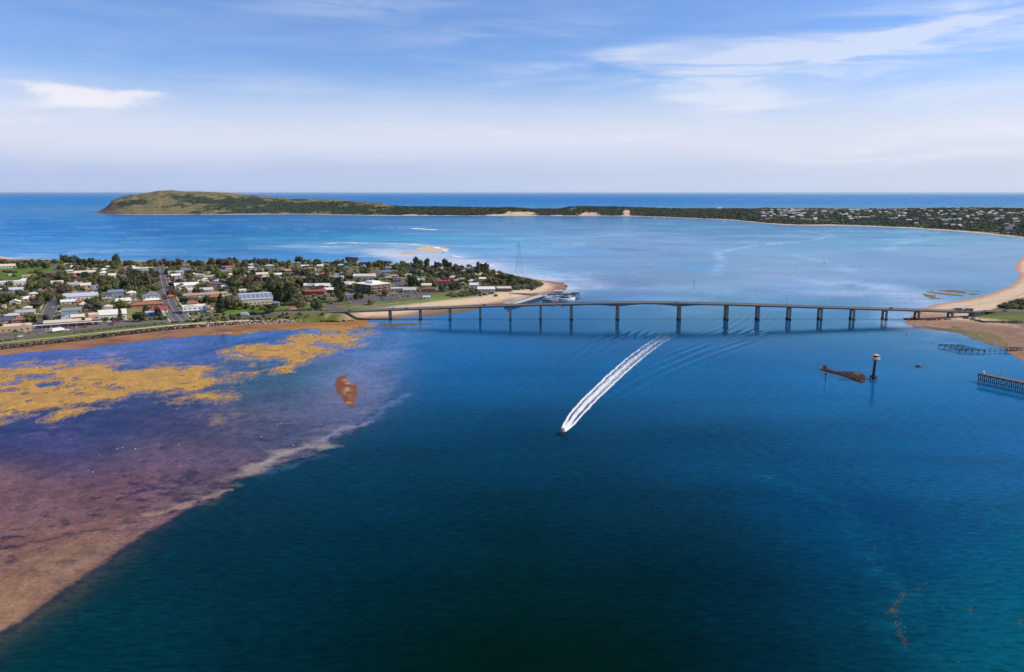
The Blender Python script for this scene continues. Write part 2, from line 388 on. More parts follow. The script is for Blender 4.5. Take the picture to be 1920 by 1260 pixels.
# wispy sand clouds hanging over the upper bank near the bridge
wis = fbm(wx / 60 + .6 * m1, wy / 46, 6, .6, ox=52)
wz = np.exp(-((sdF - 45) / 60) ** 2) * upper
over(wz * ss(-.05, .5, wis) * .32, lin((78, 124, 180)))
over(wz * ss(.05, .5, fbm(wx / 34, wy / 55, 5, .6, ox=77)) * .5, lin((30, 84, 140)))
d_, t_, _ = dist_line(wx, wy, P([(520, 720), (560, 700), (620, 690), (690, 672), (705, 668)])); over(np.exp(-(d_ / 22) ** 2) * ss(-.2, .4, g1) * .6, lin((46, 80, 92)))
d_, t_, _ = dist_line(wx, wy, P([(640, 712), (660, 695), (700, 680), (720, 665)])); over(np.exp(-(d_ / 20) ** 2) * .3, lin((130, 138, 176)))
sbx, sby = G(662, 735); over(.8 * np.exp(-((wx - sbx) / 26) ** 2 - ((wy - sby) / 62) ** 2) * .5, lin((124, 124, 154)))

# ---- golden weed: dense beds break the surface, their fringes stay just under it
BED_A = P([(-200, 690), (0, 684), (60, 677), (150, 674), (205, 668), (250, 684), (300, 683), (385, 686), (440, 700), (432, 730), (424, 752), (350, 760), (290, 742), (240, 757), (180, 761), (100, 768), (40, 778), (0, 789), (-200, 840)])
BED_B = P([(430, 657), (480, 646), (530, 641), (560, 627), (600, 612), (690, 611), (684, 624), (640, 640), (650, 650), (600, 665), (570, 681), (520, 676), (480, 691), (436, 694), (440, 675)])
BED_C = P([(80, 789), (95, 774), (130, 766), (165, 765), (135, 780), (100, 789)])
BED_E = P([(400, 700), (420, 690), (450, 694), (500, 690), (560, 684), (540, 694), (470, 700), (440, 712), (445, 735), (432, 748)])
BED_F = P([(600, 640), (640, 632), (690, 620), (700, 626), (670, 645), (640, 660), (600, 664)])
BED_D = P([(330, 612), (480, 606), (620, 607), (700, 608), (690, 616), (560, 616), (470, 622), (400, 628), (330, 628)])
def weed_mask(x, y):
    n = fbm(x / 30, y / 34, 6, .56, ox=61); n2 = fbm(x / 75, y / 70, 3, ox=71)
    holes = np.zeros(x.shape); x_, y_ = x, y; x = x + 9 * fbm(x / 18, y / 22, 4, .6, ox=161); y = y + 16 * fbm(x / 16, y / 26, 4, .6, ox=171)
    for px_, py_, rx_, ry_ in ((260, 690, 36, 8), (135, 710, 28, 3.5), (70, 707, 26, 6), (228, 728, 16, 3), (145, 739, 20, 5), (80, 722, 14, 5), (50, 738, 10, 4), (50, 752, 14, 6), (15, 730, 10, 5), (320, 730, 14, 4), (390, 730, 12, 4), (20, 720, 16, 6)):
        cx_, cy_ = G(px_, py_); sx_ = rx_ / ppm(px_, py_); sy_ = (G(px_, py_ - ry_)[1] - G(px_, py_ + ry_)[1]) / 2
        holes = np.maximum(holes, np.exp(-((x - cx_) / sx_) ** 2 - ((y - cy_) / sy_) ** 2))
    x, y = x_, y_
    a = np.maximum.reduce([ss(-14, 30, sdf(x, y, BED_A)), ss(-14, 26, sdf(x, y, BED_B)) * 1.08, ss(-5, 6, sdf(x, y, BED_C)), ss(-12, 14, sdf(x, y, BED_D)) * .82, ss(-14, 16, sdf(x, y, BED_E)) * .66, ss(-14, 22, sdf(x, y, BED_F)) * .8])
    n3 = fbm(x / 7, y / 12, 5, .62, ox=75); n4 = fbm(x / 2.2, y / 4.5, 4, .7, ox=77)
    return np.where(a < .02, -2.0, a * .92 - .60 + n * 1.3 + n2 * .5 + n3 * .6 + .5 * n4 - .8 * holes + .12)
sel = near & (wy > 380) & (wy < 860) & (wx < -40) & (wx / wy > -.84)
wm = np.full(wx.shape, -2.0); wm[sel] = weed_mask(wx[sel], wy[sel])
over(ss(-.5, .0, wm + .3 * g2) * .6, lin((164, 128, 90)))
for px_, py_, r_, c_ in ((215, 665, 9, (190, 146, 96)), (320, 660, 6, (176, 140, 100)), (412, 648, 5, (180, 140, 110)), (380, 800, 20, (128, 100, 98)), (410, 785, 18, (140, 112, 92)), (100, 803, 12, (140, 106, 108)), (340, 830, 16, (132, 98, 92))):
    cx_, cy_ = G(px_, py_); over(np.exp(-((wx - cx_) ** 2 + ((wy - cy_) * 1.1) ** 2) / r_ ** 2) * ss(-.1, .4, g1 + .6 * g2) * .6, lin(c_))
d_, t_, _ = dist_line(wx, wy, P([(340, 672), (400, 657), (450, 645), (510, 630), (545, 622)])); over(np.exp(-(d_ / 5) ** 2) * .5, lin((24, 56, 110)))
d_, t_, _ = dist_line(wx, wy, P([(500, 636), (560, 632), (600, 630)])); over(np.exp(-(d_ / 10) ** 2) * .6, lin((24, 60, 120)))

# ---- shoals of the bay beyond the bridge; slicks have sky sheen painted as colour
SH = [([(540, 447), (640, 445), (760, 443), (880, 448), (930, 455)], 90, .75, (52, 150, 182)), ([(560, 463), (640, 460), (760, 458), (860, 466)], 55, .6, (110, 172, 190)), ([(540, 462), (600, 456), (680, 455), (740, 458), (800, 460)], 22, .8, (168, 180, 190)), ([(670, 470), (700, 468), (760, 470), (830, 478), (900, 492), (960, 505), (1020, 520), (1062, 531)], 62, 1.0, (184, 176, 190)), ([(700, 476), (780, 482), (870, 497)], 40, .9, (176, 172, 192)), ([(930, 497), (1000, 512), (1065, 532), (1062, 552)], 30, .6, (110, 170, 200)), ([(0, 486), (60, 478), (130, 474), (220, 470)], 40, .6, (172, 178, 205)),
      ([(1340, 515), (1352, 490), (1345, 472), (1400, 463), (1430, 458), (1500, 452)], 9, .75, (170, 188, 220)), ([(1430, 458), (1490, 455), (1530, 450), (1560, 440), (1500, 432)], 14, .45, (165, 182, 214)),
      ([(1600, 513), (1580, 500), (1540, 490), (1490, 478)], 14, .45, (165, 182, 214)), ([(1660, 470), (1680, 460), (1700, 453), (1770, 446)], 12, .5, (170, 185, 214)),
      ([(1560, 530), (1640, 538), (1700, 552), (1735, 566)], 36, .75, (196, 192, 208)), ([(1240, 560), (1400, 540), (1560, 536)], 60, .35, (150, 178, 222)), ([(1720, 585), (1690, 600), (1750, 616)], 26, .7, (180, 178, 200)),
      ([(940, 447), (1000, 452), (1080, 455)], 40, .35, (140, 175, 220)), ([(1780, 590), (1800, 630), (1890, 640)], 50, .5, (150, 160, 170))]
sln = fbm(wx / 120, wy / 90, 5, .6, ox=81); sln2 = fbm(wx / 70, wy / 60, 5, .62, ox=83); stk = fbm(wx / 230 + .8 * sln, wy / 130, 6, .62, ox=91)
for line_, w_, a_, c_ in SH:
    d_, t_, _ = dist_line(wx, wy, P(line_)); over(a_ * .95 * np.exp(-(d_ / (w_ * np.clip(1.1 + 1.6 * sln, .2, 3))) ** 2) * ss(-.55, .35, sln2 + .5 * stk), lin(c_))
POINT_SHOAL = P([(690, 467), (760, 469), (832, 475), (880, 485), (935, 502), (985, 514), (1040, 521), (1066, 533), (1062, 548), (1010, 530), (960, 519), (930, 513), (880, 507), (820, 502), (790, 498), (750, 489), (700, 478)])
over(ss(-45, 30, sdf(wx, wy, POINT_SHOAL) + 45 * sln2) * .92, lin((212, 200, 204)))
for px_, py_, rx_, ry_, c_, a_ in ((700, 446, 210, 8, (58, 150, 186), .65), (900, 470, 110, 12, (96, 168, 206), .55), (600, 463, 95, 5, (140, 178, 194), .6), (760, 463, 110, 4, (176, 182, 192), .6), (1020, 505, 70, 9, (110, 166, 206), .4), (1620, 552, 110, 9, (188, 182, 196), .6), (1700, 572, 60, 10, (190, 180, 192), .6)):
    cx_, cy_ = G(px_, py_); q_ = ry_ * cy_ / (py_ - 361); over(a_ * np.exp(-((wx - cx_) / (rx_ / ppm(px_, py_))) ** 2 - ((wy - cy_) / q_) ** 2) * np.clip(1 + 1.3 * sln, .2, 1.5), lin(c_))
stk = fbm(wx / 230 + .8 * sln, wy / 130, 6, .62, ox=91)            # wind lanes, their sheen and darker ripple painted into the body colour
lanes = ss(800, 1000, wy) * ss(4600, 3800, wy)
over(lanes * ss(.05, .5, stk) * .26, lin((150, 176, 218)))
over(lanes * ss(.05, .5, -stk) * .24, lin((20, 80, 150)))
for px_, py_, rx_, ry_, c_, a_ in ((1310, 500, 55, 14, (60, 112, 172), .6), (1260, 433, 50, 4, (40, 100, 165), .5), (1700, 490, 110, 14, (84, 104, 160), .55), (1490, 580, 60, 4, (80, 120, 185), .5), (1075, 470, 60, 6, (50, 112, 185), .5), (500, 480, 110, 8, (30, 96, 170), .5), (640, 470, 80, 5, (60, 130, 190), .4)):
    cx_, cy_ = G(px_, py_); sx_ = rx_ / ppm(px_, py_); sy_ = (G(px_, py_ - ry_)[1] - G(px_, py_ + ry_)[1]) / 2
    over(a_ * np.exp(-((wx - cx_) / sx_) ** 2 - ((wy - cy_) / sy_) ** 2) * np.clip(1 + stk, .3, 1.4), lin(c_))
calm = np.clip(calm + lanes * (.22 * stk) + .05 * m1, .03, .95)
# blue-green shelf patches on the near right, and the faint streak of drift weed
d_, t_, _ = dist_line(wx, wy, P([(1430, 893), (1500, 915), (1580, 945), (1600, 980), (1625, 1040), (1660, 1090), (1720, 1110), (1680, 1150), (1690, 1200), (1760, 1240)])); over(np.exp(-(d_ / 6) ** 2) * ss(-.4, .5, tuft) * .4, lin((10, 92, 112)))
d_, t_, _ = dist_line(wx, wy, P([(1640, 960), (1720, 1010), (1800, 1000)])); over(np.exp(-(d_ / 26) ** 2) * .4, lin((0, 50, 92)))

# brown shelves that the reefs and bars stand on, still under water
for px_, py_, rx_, ry_, c_, a_ in ((1560, 699, 40, 10, (40, 52, 66), .6), (1606, 709, 34, 11, (44, 50, 62), .6), (1722, 688, 18, 4, (40, 56, 80), .5), (650, 735, 34, 32, (112, 96, 110), .45), (1770, 612, 60, 8, (120, 118, 130), .6), (1840, 628, 60, 14, (110, 112, 108), .6), (1790, 554, 80, 12, (120, 124, 130), .6)):
    cx_, cy_ = G(px_, py_); q_ = ry_ * cy_ / (py_ - 361); over(a_ * np.exp(-((wpx - cx_) / (rx_ / ppm(px_, py_))) ** 2 - ((wpy - cy_) / q_) ** 2), lin(c_))
# ---- waves: boat wash as true relief
wz_ = np.zeros(wx.shape)
def train(line, lam, amp, off, width, side_=1, fade=(0.0, .15, .8, 1.0)):
    global wz_
    L = P(line); x0, y0 = L.min(0) - 60; x1, y1 = L.max(0) + 60
    m = (wx > x0) & (wx < x1) & (wy > y0) & (wy < y1)
    d, t, s = dist_line(wx[m], wy[m], L); d = d * s * side_
    env = np.exp(-((d - off) / width) ** 2) * ss(fade[0], fade[1], t) * (1 - ss(fade[2], fade[3], t))
    wz_[m] += amp * env * np.sin(2 * np.pi * d / lam)
train([(1108, 778), (1140, 752), (1190, 722), (1250, 692), (1330, 660), (1400, 636), (1470, 618)], 9.5, .17, 0, 13, fade=(0, .10, .85, 1))
train([(1230, 702), (1300, 668), (1370, 640), (1440, 606), (1460, 590)], 8.5, .14, 6, 15, fade=(0, .3, .8, 1))
train([(1330, 640), (1380, 622), (1420, 600), (1432, 578)], 8.5, .15, 0, 24, fade=(0, .3, .7, 1))
train([(1175, 640), (1190, 628), (1212, 612)], 8.0, .13, 0, 16, fade=(0, .3, .7, 1))
train([(1215, 596), (1242, 590), (1246, 580), (1232, 560), (1200, 545)], 9.0, .07, 0, 18, fade=(0, .3, .7, 1))
train([(1070, 690), (1110, 655), (1150, 628)], 9.0, .12, 0, 16, fade=(0, .3, .8, 1))
swell = .05 * fbm(wx / 9, wy / 4, 3, ox=101) * ss(900, 300, wy)
wz_ = wz_ + swell
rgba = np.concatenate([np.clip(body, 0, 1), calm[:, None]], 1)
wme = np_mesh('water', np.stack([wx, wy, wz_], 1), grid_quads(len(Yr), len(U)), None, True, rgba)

wm_ = bpy.data.materials.new('sea_water'); wm_.use_nodes = True; t = NT(wm_.node_tree)
nt = wm_.node_tree; nt.nodes.remove(nt.nodes['Principled BSDF']); outn = nt.nodes['Material Output']
vc = t.n('ShaderNodeVertexColor', layer_name='bed')
oc = t.n('ShaderNodeTexCoord').outputs['Object']
rip = t.noise(t.mapping(oc, (.16, .62, 1), (0, 0, R(-3))), 1.0, 5, .62, .5)
rip2 = t.noise(t.mapping(oc, (.5, 1.7, 1), (0, 0, R(5))), 1.0, 4, .6, .3)
gust = t.noise(t.mapping(oc, (.012, .02, 1)), 1.0, 4, .6)
hgt = t.math('MULTIPLY', t.math('ADD', rip, t.math('MULTIPLY', rip2, .35)), t.math('ADD', .45, t.math('MULTIPLY', gust, 1.1)))
bp = t.n('ShaderNodeBump'); bp.inputs['Distance'].default_value = .55; t.put(bp.inputs['Strength'], t.remap(vc.outputs[1], .08, .62, .42, .06))
t.put(bp.inputs['Height'], hgt)
grain = t.noise(oc, .5, 5, .65); ripple_tone = t.noise(t.mapping(oc, (.20, .58, 1), (0, 0, R(-4))), 1.0, 6, .62, .4)
gv = t.math('ADD', -.16, t.math('ADD', t.math('MULTIPLY', grain, .40), t.math('MULTIPLY', ripple_tone, 1.9)))  # light and dark of ripples multiplied into the body colour
sepc = t.n('ShaderNodeSeparateColor'); t.put(sepc.inputs[0], vc.outputs[0])
shal = t.remap(sepc.outputs[0], .012, .06)                     # weed beds and sand lie near enough to show their grain
tufts = t.noise(oc, .75, 8, .74); clump = t.noise(t.mapping(oc, (1, .8, 1)), .16, 6, .66); speck = t.noise(oc, 2.6, 3, .7)
gf = t.math('ADD', -.72, t.math('ADD', t.math('MULTIPLY', tufts, 1.75), t.math('ADD', t.math('MULTIPLY', clump, 1.1), t.math('MULTIPLY', speck, .6))))
gmix = t.n('ShaderNodeMix', data_type='FLOAT'); t.put(gmix.inputs[0], shal); t.put(gmix.inputs[2], gv); t.put(gmix.inputs[3], t.math('MAXIMUM', gf, .25))
df = t.n('ShaderNodeBsdfDiffuse'); t.put(df.inputs[0], t.mix(1.0, vc.outputs[0], gmix.outputs[0], 'MULTIPLY')); t.put(df.inputs['Normal'], bp.outputs[0])
gl = t.n('ShaderNodeBsdfGlossy'); gl.inputs[0].default_value = (.42, .85, 1.0, 1); t.put(gl.inputs['Roughness'], t.remap(vc.outputs[1], .1, .6, .16, .035)); t.put(gl.inputs['Normal'], bp.outputs[0])
fr = t.n('ShaderNodeFresnel'); fr.inputs[0].default_value = 1.33; t.put(fr.inputs['Normal'], bp.outputs[0])
mx = t.n('ShaderNodeMixShader'); t.put(mx.inputs[0], t.math('MULTIPLY', fr.outputs[0], vc.outputs[1], clamp=True)); t.put(mx.inputs[1], df.outputs[0]); t.put(mx.inputs[2], gl.outputs[0])
t.put(outn.inputs[0], mx.outputs[0])
wme.materials.append(wm_)
tag(link(bpy.data.objects.new('water', wme)), kind='structure')

# ---- golden weed beds standing a hand's breadth out of the water
_py = np.concatenate([np.arange(596, 700, .75), np.arange(700, 800, 1.0)]); FYr = np.array([G(960, p)[1] for p in _py]); FUr = np.linspace(-.70, -.165, 820)
SYg, SUg = np.meshgrid(FYr, FUr, indexing='ij'); SXg = SUg * SYg; sx_, sy_ = SXg.ravel(), SYg.ravel()
def sheet(name, mask, thr, zf, rgb, m, smooth=True):
    Q = grid_quads(*SXg.shape, keep=(mask > thr).reshape(SXg.shape))
    V, Q, C = compact(np.stack([sx_, sy_, zf], 1), Q, np.concatenate([rgb, np.ones((len(rgb), 1))], 1))
    return link(bpy.data.objects.new(name, np_mesh(name, V, Q, [m], smooth, C)))
h1 = fbm(sx_ / 38, sy_ / 30, 6, .58, ox=11); h2 = fbm(sx_ / 7, sy_ / 7, 4, .6, ox=5); h3 = fbm(sx_ / 90, sy_ / 70, 4, ox=21)
wmF = weed_mask(sx_, sy_)
weedm = attr_mat('golden_weed', .95, .35, .5, 1.6, .8)
wn = fbm(sx_ / 9, sy_ / 9, 5, .6, ox=121); wn2 = fbm(sx_ / 22, sy_ / 6, 4, .6, ox=131)
wcol = lin((210, 160, 86)) * .72 * np.clip(1 + .35 * wn, .5, 1.5)[:, None]
dull = (ss(-.2, .5, fbm(sx_ / 14, sy_ / 20, 6, .65, ox=191)) * .55)[:, None]; wcol = wcol * (1 - dull) + lin((168, 136, 86)) * .66 * dull
dk = (ss(.28, .5, wn2 + .25 * h1) * ss(.2, .5, wmF))[:, None] * .8
wcol = wcol * (1 - dk) + lin((120, 80, 38)) * .8 * dk
wcol = np.where((sy_ > 700)[:, None], wcol * np.array([.86, .84, .85]), wcol)
tag(sheet('seaweed_bed', wmF + .12 * h2, .0, .05 + .22 * np.clip(wmF, 0, 1) + .10 * (wn + 1) * np.clip(wmF * 4, 0, 1), wcol, weedm), kind='stuff')
# brown mud strip at the foot of the sea wall
MUD = P([(-400, 720), (0, 667), (60, 661), (100, 657), (150, 655), (200, 648), (240, 643), (290, 637), (340, 633), (420, 627), (440, 630), (480, 622), (560, 618), (640, 612), (690, 609), (690, 600), (640, 600), (560, 603), (480, 605), (320, 614), (160, 632), (0, 650), (-400, 700)])
sm = sdf(sx_, sy_, MUD) + 5.5 * fbm(sx_ / 14, sy_ / 20, 6, .6, ox=141)
mcol = lin((168, 120, 82)) * .72 * np.clip(1 + .4 * wn + .4 * h1, .4, 1.5)[:, None]
red = ss(.05, .4, h3 + .4 * h1)[:, None] * .6; mcol = mcol * (1 - red) + lin((140, 84, 58)) * .85 * red
m3_ = fbm(sx_ / 40, sy_ / 12, 5, .6, ox=181); od = (ss(.05, .4, m3_) * .6)[:, None]; mcol = mcol * (1 - od) + lin((96, 76, 50)) * .7 * od
olv = (ss(-260, -170, sx_) * .7)[:, None]; mcol = mcol * (1 - olv) + lin((176, 132, 62)) * .75 * olv * np.clip(1 + .5 * wn, .4, 1.5)[:, None]
tag(sheet('mudflat', sm, 0, .04 + .02 * np.clip(sm, 0, 20), mcol, attr_mat('brown_mud', .7, .3, .5, 1.5, .6)), kind='structure')
# the little brown sand bar
BAR = P([(628, 717), (632, 708), (642, 704), (657, 700.5), (651, 707), (650, 712), (655, 717), (667, 719), (671, 727), (670, 742), (666, 750), (667, 763), (655, 763), (646, 757), (641, 745), (631, 734)])
sb = sdf(sx_, sy_, BAR) + 1.0 * fbm(sx_ / 3, sy_ / 7, 5, .65, ox=151)
bcol = lin((148, 92, 66)) * .62 * np.clip(1 + .35 * wn, .5, 1.4)[:, None]
d_, t_, _ = dist_line(sx_, sy_, P([(650, 712), (652, 728), (648, 742), (652, 756)])); pale = (np.exp(-(d_ / 2.4) ** 2) * ss(-.2, .4, wn) * .7)[:, None]
bcol = bcol * (1 - pale) + lin((214, 176, 120)) * .85 * pale
tag(sheet('sandbar', sb, 0, .05 + .06 * np.clip(sb, 0, 8), bcol, attr_mat('bar_sand', .8, .3, .4, 1.5, .6)), kind='structure')
# ------------------------------------------------------------------ far land: headland, isthmus, far bay shore
BASE = [(172, 398.3), (185, 400), (200, 401.5), (250, 402.8), (400, 402.4), (560, 401.5), (700, 404.2), (900, 404.6), (1100, 404.8), (1200, 405.6), (1300, 409.5), (1370, 412.5), (1400, 415.5), (1450, 420.5), (1500, 422.8), (1560, 423.2), (1620, 424.4), (1700, 427.8), (1780, 433), (1850, 439), (1920, 447), (2000, 458), (2060, 466)]
RIDGE = [(172, 397.5), (185, 396), (200, 389), (212, 377), (225, 370.5), (250, 365), (275, 362.5), (300, 357.6), (325, 356.8), (350, 359), (380, 359.2), (430, 361.5), (470, 366), (520, 370.5), (560, 372.5), (620, 373.5), (680, 378.2), (712, 379.4), (735, 385.5), (760, 387.5), (800, 387.2), (850, 388), (900, 389.6), (960, 388.5), (1000, 391.5), (1050, 391), (1068, 387.6), (1085, 386.5), (1110, 387), (1150, 387.6), (1180, 388.5), (1240, 390.5), (1300, 391), (1400, 391.4), (1440, 390.5), (1500, 391.2), (1560, 390.6), (1620, 391.6), (1700, 391.2), (1790, 389.6), (1850, 390.4), (1920, 391), (2060, 391)]
DEPTH = [(172, 60), (200, 500), (230, 1000), (320, 1300), (600, 1200), (720, 700), (760, 420), (900, 420), (1060, 420), (1150, 500), (1300, 800), (1400, 1100), (1500, 1500), (1700, 1900), (2060, 2200)]
def interp(t, x): a = np.array(t, float); return np.interp(x, a[:, 0], a[:, 1])
fu = np.linspace(172, 2060, 1150)                       # bearings along the shore
fv = np.concatenate([np.linspace(0, .06, 8), np.linspace(.075, 1, 70), [1.05, 1.12, 1.25, 1.5]])
pb = interp(BASE, fu) + .35 * fbm(fu / 30, fu * 0 + 2.2, 3)
Yb = np.array([G(960, p)[1] for p in pb]); dep = interp(DEPTH, fu)
rid = interp(RIDGE, fu) + .5 * fbm(fu / 14, fu * 0 + 5.5, 4) + .25 * fbm(fu / 3, fu * 0 + 8.5, 3)
Yk = np.array([(p - 960) / ray(960, q)[1] for p, q in zip(fu, pb)])      # X / Y of each bearing
Yrid = Yb + dep
Zr = np.array([zat(q, y) for q, y in zip(rid, Yrid)]); Zr = np.maximum(Zr, .5)
FV, FU = np.meshgrid(fv, fu, indexing='ij')
FY = Yb[None] + FV * dep[None]; FX = Yk[None] * FY
shape = np.where(FV <= 1, (1 - (1 - np.clip(FV, 0, 1)) ** 1.7) * .62 + .38 * ss(0, 1, FV), 1 - ss(1.0, 1.5, FV) * 1.06)
rough = fbm(FX / 170, FY / 120, 5, .55, ox=7); rough2 = fbm(FX / 45, FY / 45, 4, ox=9)
FZ = Zr[None] * shape
amp = np.clip(Zr[None] * .30, 0, 16) * np.sin(np.pi * np.clip(FV, 0, 1)) ** .8
FZ = FZ + amp * rough * 1.2 + 3.0 * rough2 * ss(.05, .3, FV) * ss(1.3, 1.0, FV)
FZ = np.where(FV < .001, -.4, FZ); beachw = ss(.07, .03, FV)
FZ = np.where((FV > .001) & (FV < .06), np.minimum(FZ, 1 + FV * 45), FZ)
# cover
fx, fy = FX.ravel(), FY.ravel(); fz = FZ.ravel(); fU = FU.ravel(); fV_ = FV.ravel()
dark = lin((50, 64, 44)) * .95; grass = lin((136, 127, 84)) * .68; dry = lin((152, 130, 94)) * .74; sand = lin((226, 188, 150)) * .82; rock = lin((112, 82, 74))
c1 = fbm(fx / 210, fy / 300, 5, .55, ox=13); c2 = fbm(fx / 60, fy / 90, 5, .6, ox=15); c3 = fbm(fx / 25, fy / 30, 4, .6, ox=19)
grassy = np.interp(fU, [172, 230, 300, 420, 500, 560, 640, 720, 745, 1000, 1350, 1400, 1600, 1800, 2060], [.9, .5, .72, .5, .35, .25, .35, .4, -.1, -.2, -.1, .12, .18, .02, .0])
top_ = np.interp(fV_, [0, .25, .45, .62, .8, 1, 1.2], [.15, -.15, -.25, .1, .5, .7, .5]) * np.interp(fU, [172, 300, 720, 760, 1330, 1500, 1700, 2060], [.3, 1, 1, .1, .25, .8, .5, .2])
fore = np.exp(-((fU - 260) / 90) ** 2) * ss(.6, .2, fV_) * .5
gm = ss(-.12, .16, grassy * .55 + top_ * .62 + fore + .75 * c1 + .45 * c2 - .30)
fc = dark * np.clip(1 + .7 * c3 + .3 * c2, .4, 1.8)[:, None] * (1 - gm[:, None]) + gm[:, None] * (grass * np.clip(1 + .5 * c2, .6, 1.5)[:, None])
dm = (ss(.1, .5, c2 + .3 * c1) * gm * .55)[:, None]; fc = fc * (1 - dm) + dry * dm
bw = np.interp(fU, [172, 240, 400, 440, 560, 640, 760, 900, 1200, 1300, 1500, 1700, 1920], [.0, .015, .012, .035, .02, .03, .045, .05, .05, .045, .04, .033, .03])
sm_ = ss(0, .006, bw - fV_ + .006 * c2)[:, None]
rk = (ss(260, 205, fU) * ss(.2, .0, fV_) + np.exp(-((fU - 205) / 16) ** 2) + .9 * np.exp(-((fU - 708) / 18) ** 2) * ss(.6, .9, fV_))[:, None] * .85; rk = np.clip(rk * (1 + c3[:, None]), 0, 1)
fc = fc * (1 - rk) + rock * np.clip(1 + .8 * c3, .4, 1.6)[:, None] * rk
# dune blow-outs
for px_, w_, v_, a_ in ((975, 30, .42, 1.3), (930, 22, .22, 1.0), (1105, 22, .34, 1.0), (1045, 16, .16, .8), (1175, 10, .75, .7), (770, 16, .16, .9), (800, 14, .12, .6), (690, 14, .1, .5), (1215, 12, .12, .4)):
    q_ = a_ * np.exp(-((fU - px_) / w_) ** 2) * ss(v_ * 1.25, v_ * .5, fV_) + .35 * c3 + .3 * c2
    q_ = ss(.35, .6, q_)[:, None]; fc = fc * (1 - q_) + sand * q_
fc = fc * (1 - sm_) + sand * np.clip(1 + .2 * c3, .7, 1.2)[:, None] * sm_
wet = (ss(.012, .0, fV_) * np.interp(fU, [172, 600, 1400, 1450, 1520, 1600, 2060], [.2, .2, .2, .9, .9, .5, .6]))[:, None]
fc = fc * (1 - wet) + lin((120, 72, 58)) * wet
farm = attr_mat('far_land', .95, .01, .35, .05, .4)
tag(link(bpy.data.objects.new('hills', np_mesh('hills', np.stack([fx, fy, fz], 1), grid_quads(len(fv), len(fu)), [farm], True, np.concatenate([fc, np.ones((len(fc), 1))], 1)))), kind='structure')
def far_z(px, v):
    """position on the far land at a bearing and a share of its depth"""
    i = np.interp(px, fu, np.arange(len(fu))); j = np.interp(v, fv, np.arange(len(fv))); i0, j0 = int(round(i)), int(round(j))
    return FX[j0, i0], FY[j0, i0], FZ[j0, i0]
# scrub and woods of the far shore: one mass of crowns
rs = np.random.RandomState(5)
ico_v = []; ico_f = []
import bmesh
def ico(sub=1):
    b = bmesh.new(); bmesh.ops.create_icosphere(b, subdivisions=sub, radius=1); v = np.array([x.co[:] for x in b.verts]); f = np.array([[y.index for y in x.verts] for x in b.faces]); b.free(); return v, f
IV1, IF1 = ico(1)
def clumps(name, pos, rad, mats, squash=.75, jit=.35, seed=1, midx=None):
    """many lumpy crowns in one mesh"""
    r = np.random.RandomState(seed); n = len(pos); nv = len(IV1)
    V = IV1[None] * (1 + jit * (r.rand(n, nv, 1) - .5) * 2) * rad[:, None, None] * np.array([1, 1, squash]) + pos[:, None]
    Q = (IF1[None] + (np.arange(n) * nv)[:, None, None]).reshape(-1, 3)
    me = np_mesh(name, V.reshape(-1, 3), Q, mats, False)
    if midx is not None: me.polygons.foreach_set('material_index', np.repeat(midx, len(IF1)).astype(np.int32))
    return tag(link(bpy.data.objects.new(name, me)), kind='stuff')
leaf_d = mat('scrub_dark', (.030, .042, .022), .9, .35, .05, 0, spec=.1); leaf_o = mat('scrub_olive', (.060, .066, .030), .9, .35, .05, 0, spec=.1); leaf_b = mat('scrub_brown', (.072, .058, .036), .9, .35, .05, 0, spec=.1)
gmg = gm.reshape(FX.shape); smg = sm_.reshape(FX.shape)
ps, rr = [], []
for k in range(26000):
    u_ = rs.rand() ** .9 * 1140; j_ = rs.randint(6, 78)
    i_ = int(u_)
    if rs.rand() < gmg[j_, i_] * .96 or smg[j_, i_] > .2 or fu[i_] < 225: continue
    if fc.reshape(FX.shape + (3,))[j_, i_, 0] > .3: continue
    s_ = rs.uniform(2, 4.6) * (1.15 if fu[i_] > 1350 else 1.0)
    ps.append((FX[j_, i_] + rs.uniform(-6, 6), FY[j_, i_] + rs.uniform(-15, 15), FZ[j_, i_] + s_ * .25)); rr.append(s_)
ps = np.array(ps); rr = np.array(rr)
clumps('far_woodland', ps, rr, [leaf_d, leaf_o, leaf_b], .7, .35, 2, np.random.RandomState(8).choice(3, len(ps), p=[.42, .38, .20]))

# ------------------------------------------------------------------ the town's point of land
TOWN = P([(-420, 735), (-200, 688), (0, 656), (80, 647), (160, 638), (240, 628), (320, 619), (400, 612), (480, 607.5), (560, 604.5), (620, 603.5), (642, 603), (660, 600.5), (690, 599), (730, 598), (765, 594), (800, 589), (850, 582), (890, 577), (930, 573), (965, 568), (985, 562), (1010, 556), (1035, 551), (1050, 547), (1058, 541), (1058, 535), (1050, 530), (1030, 527.5), (1005, 525), (985, 521), (960, 516), (930, 509), (900, 503), (860, 500), (780, 497), (700, 494), (620, 493), (500, 491), (400, 490.5), (300, 490), (200, 488), (100, 487), (30, 486), (0, 481), (-100, 478), (-300, 474), (-700, 470), (-1200, 560), (-900, 760)])
tx = np.arange(-1420, 190, 2.6); ty = np.arange(560, 1640, 3.2)
TX, TY = np.meshgrid(tx, ty); shp = TX.shape; gx, gy = TX.ravel(), TY.ravel()
tsd = sdf(gx, gy, TOWN); tn = fbm(gx / 40, gy / 40, 5, .55, ox=201); tn2 = fbm(gx / 9, gy / 9, 4, .6, ox=203)
beachy = np.clip(ss(-175, -145, gx) * ss(1250, 1200, gy) + ss(1300, 1330, gy) * .8, 0, 1)
wall_h = 3.3 * ss(-1, 9, tsd); beach_h = 3.0 * ss(-2, 62, tsd) ** .8
tz = wall_h * (1 - beachy) + beach_h * beachy + 2.5 * ss(60, 260, tsd) + .4 * tn * ss(10, 40, tsd)
tz = np.where(tsd < -1, -.8 + .0 * tsd, tz)
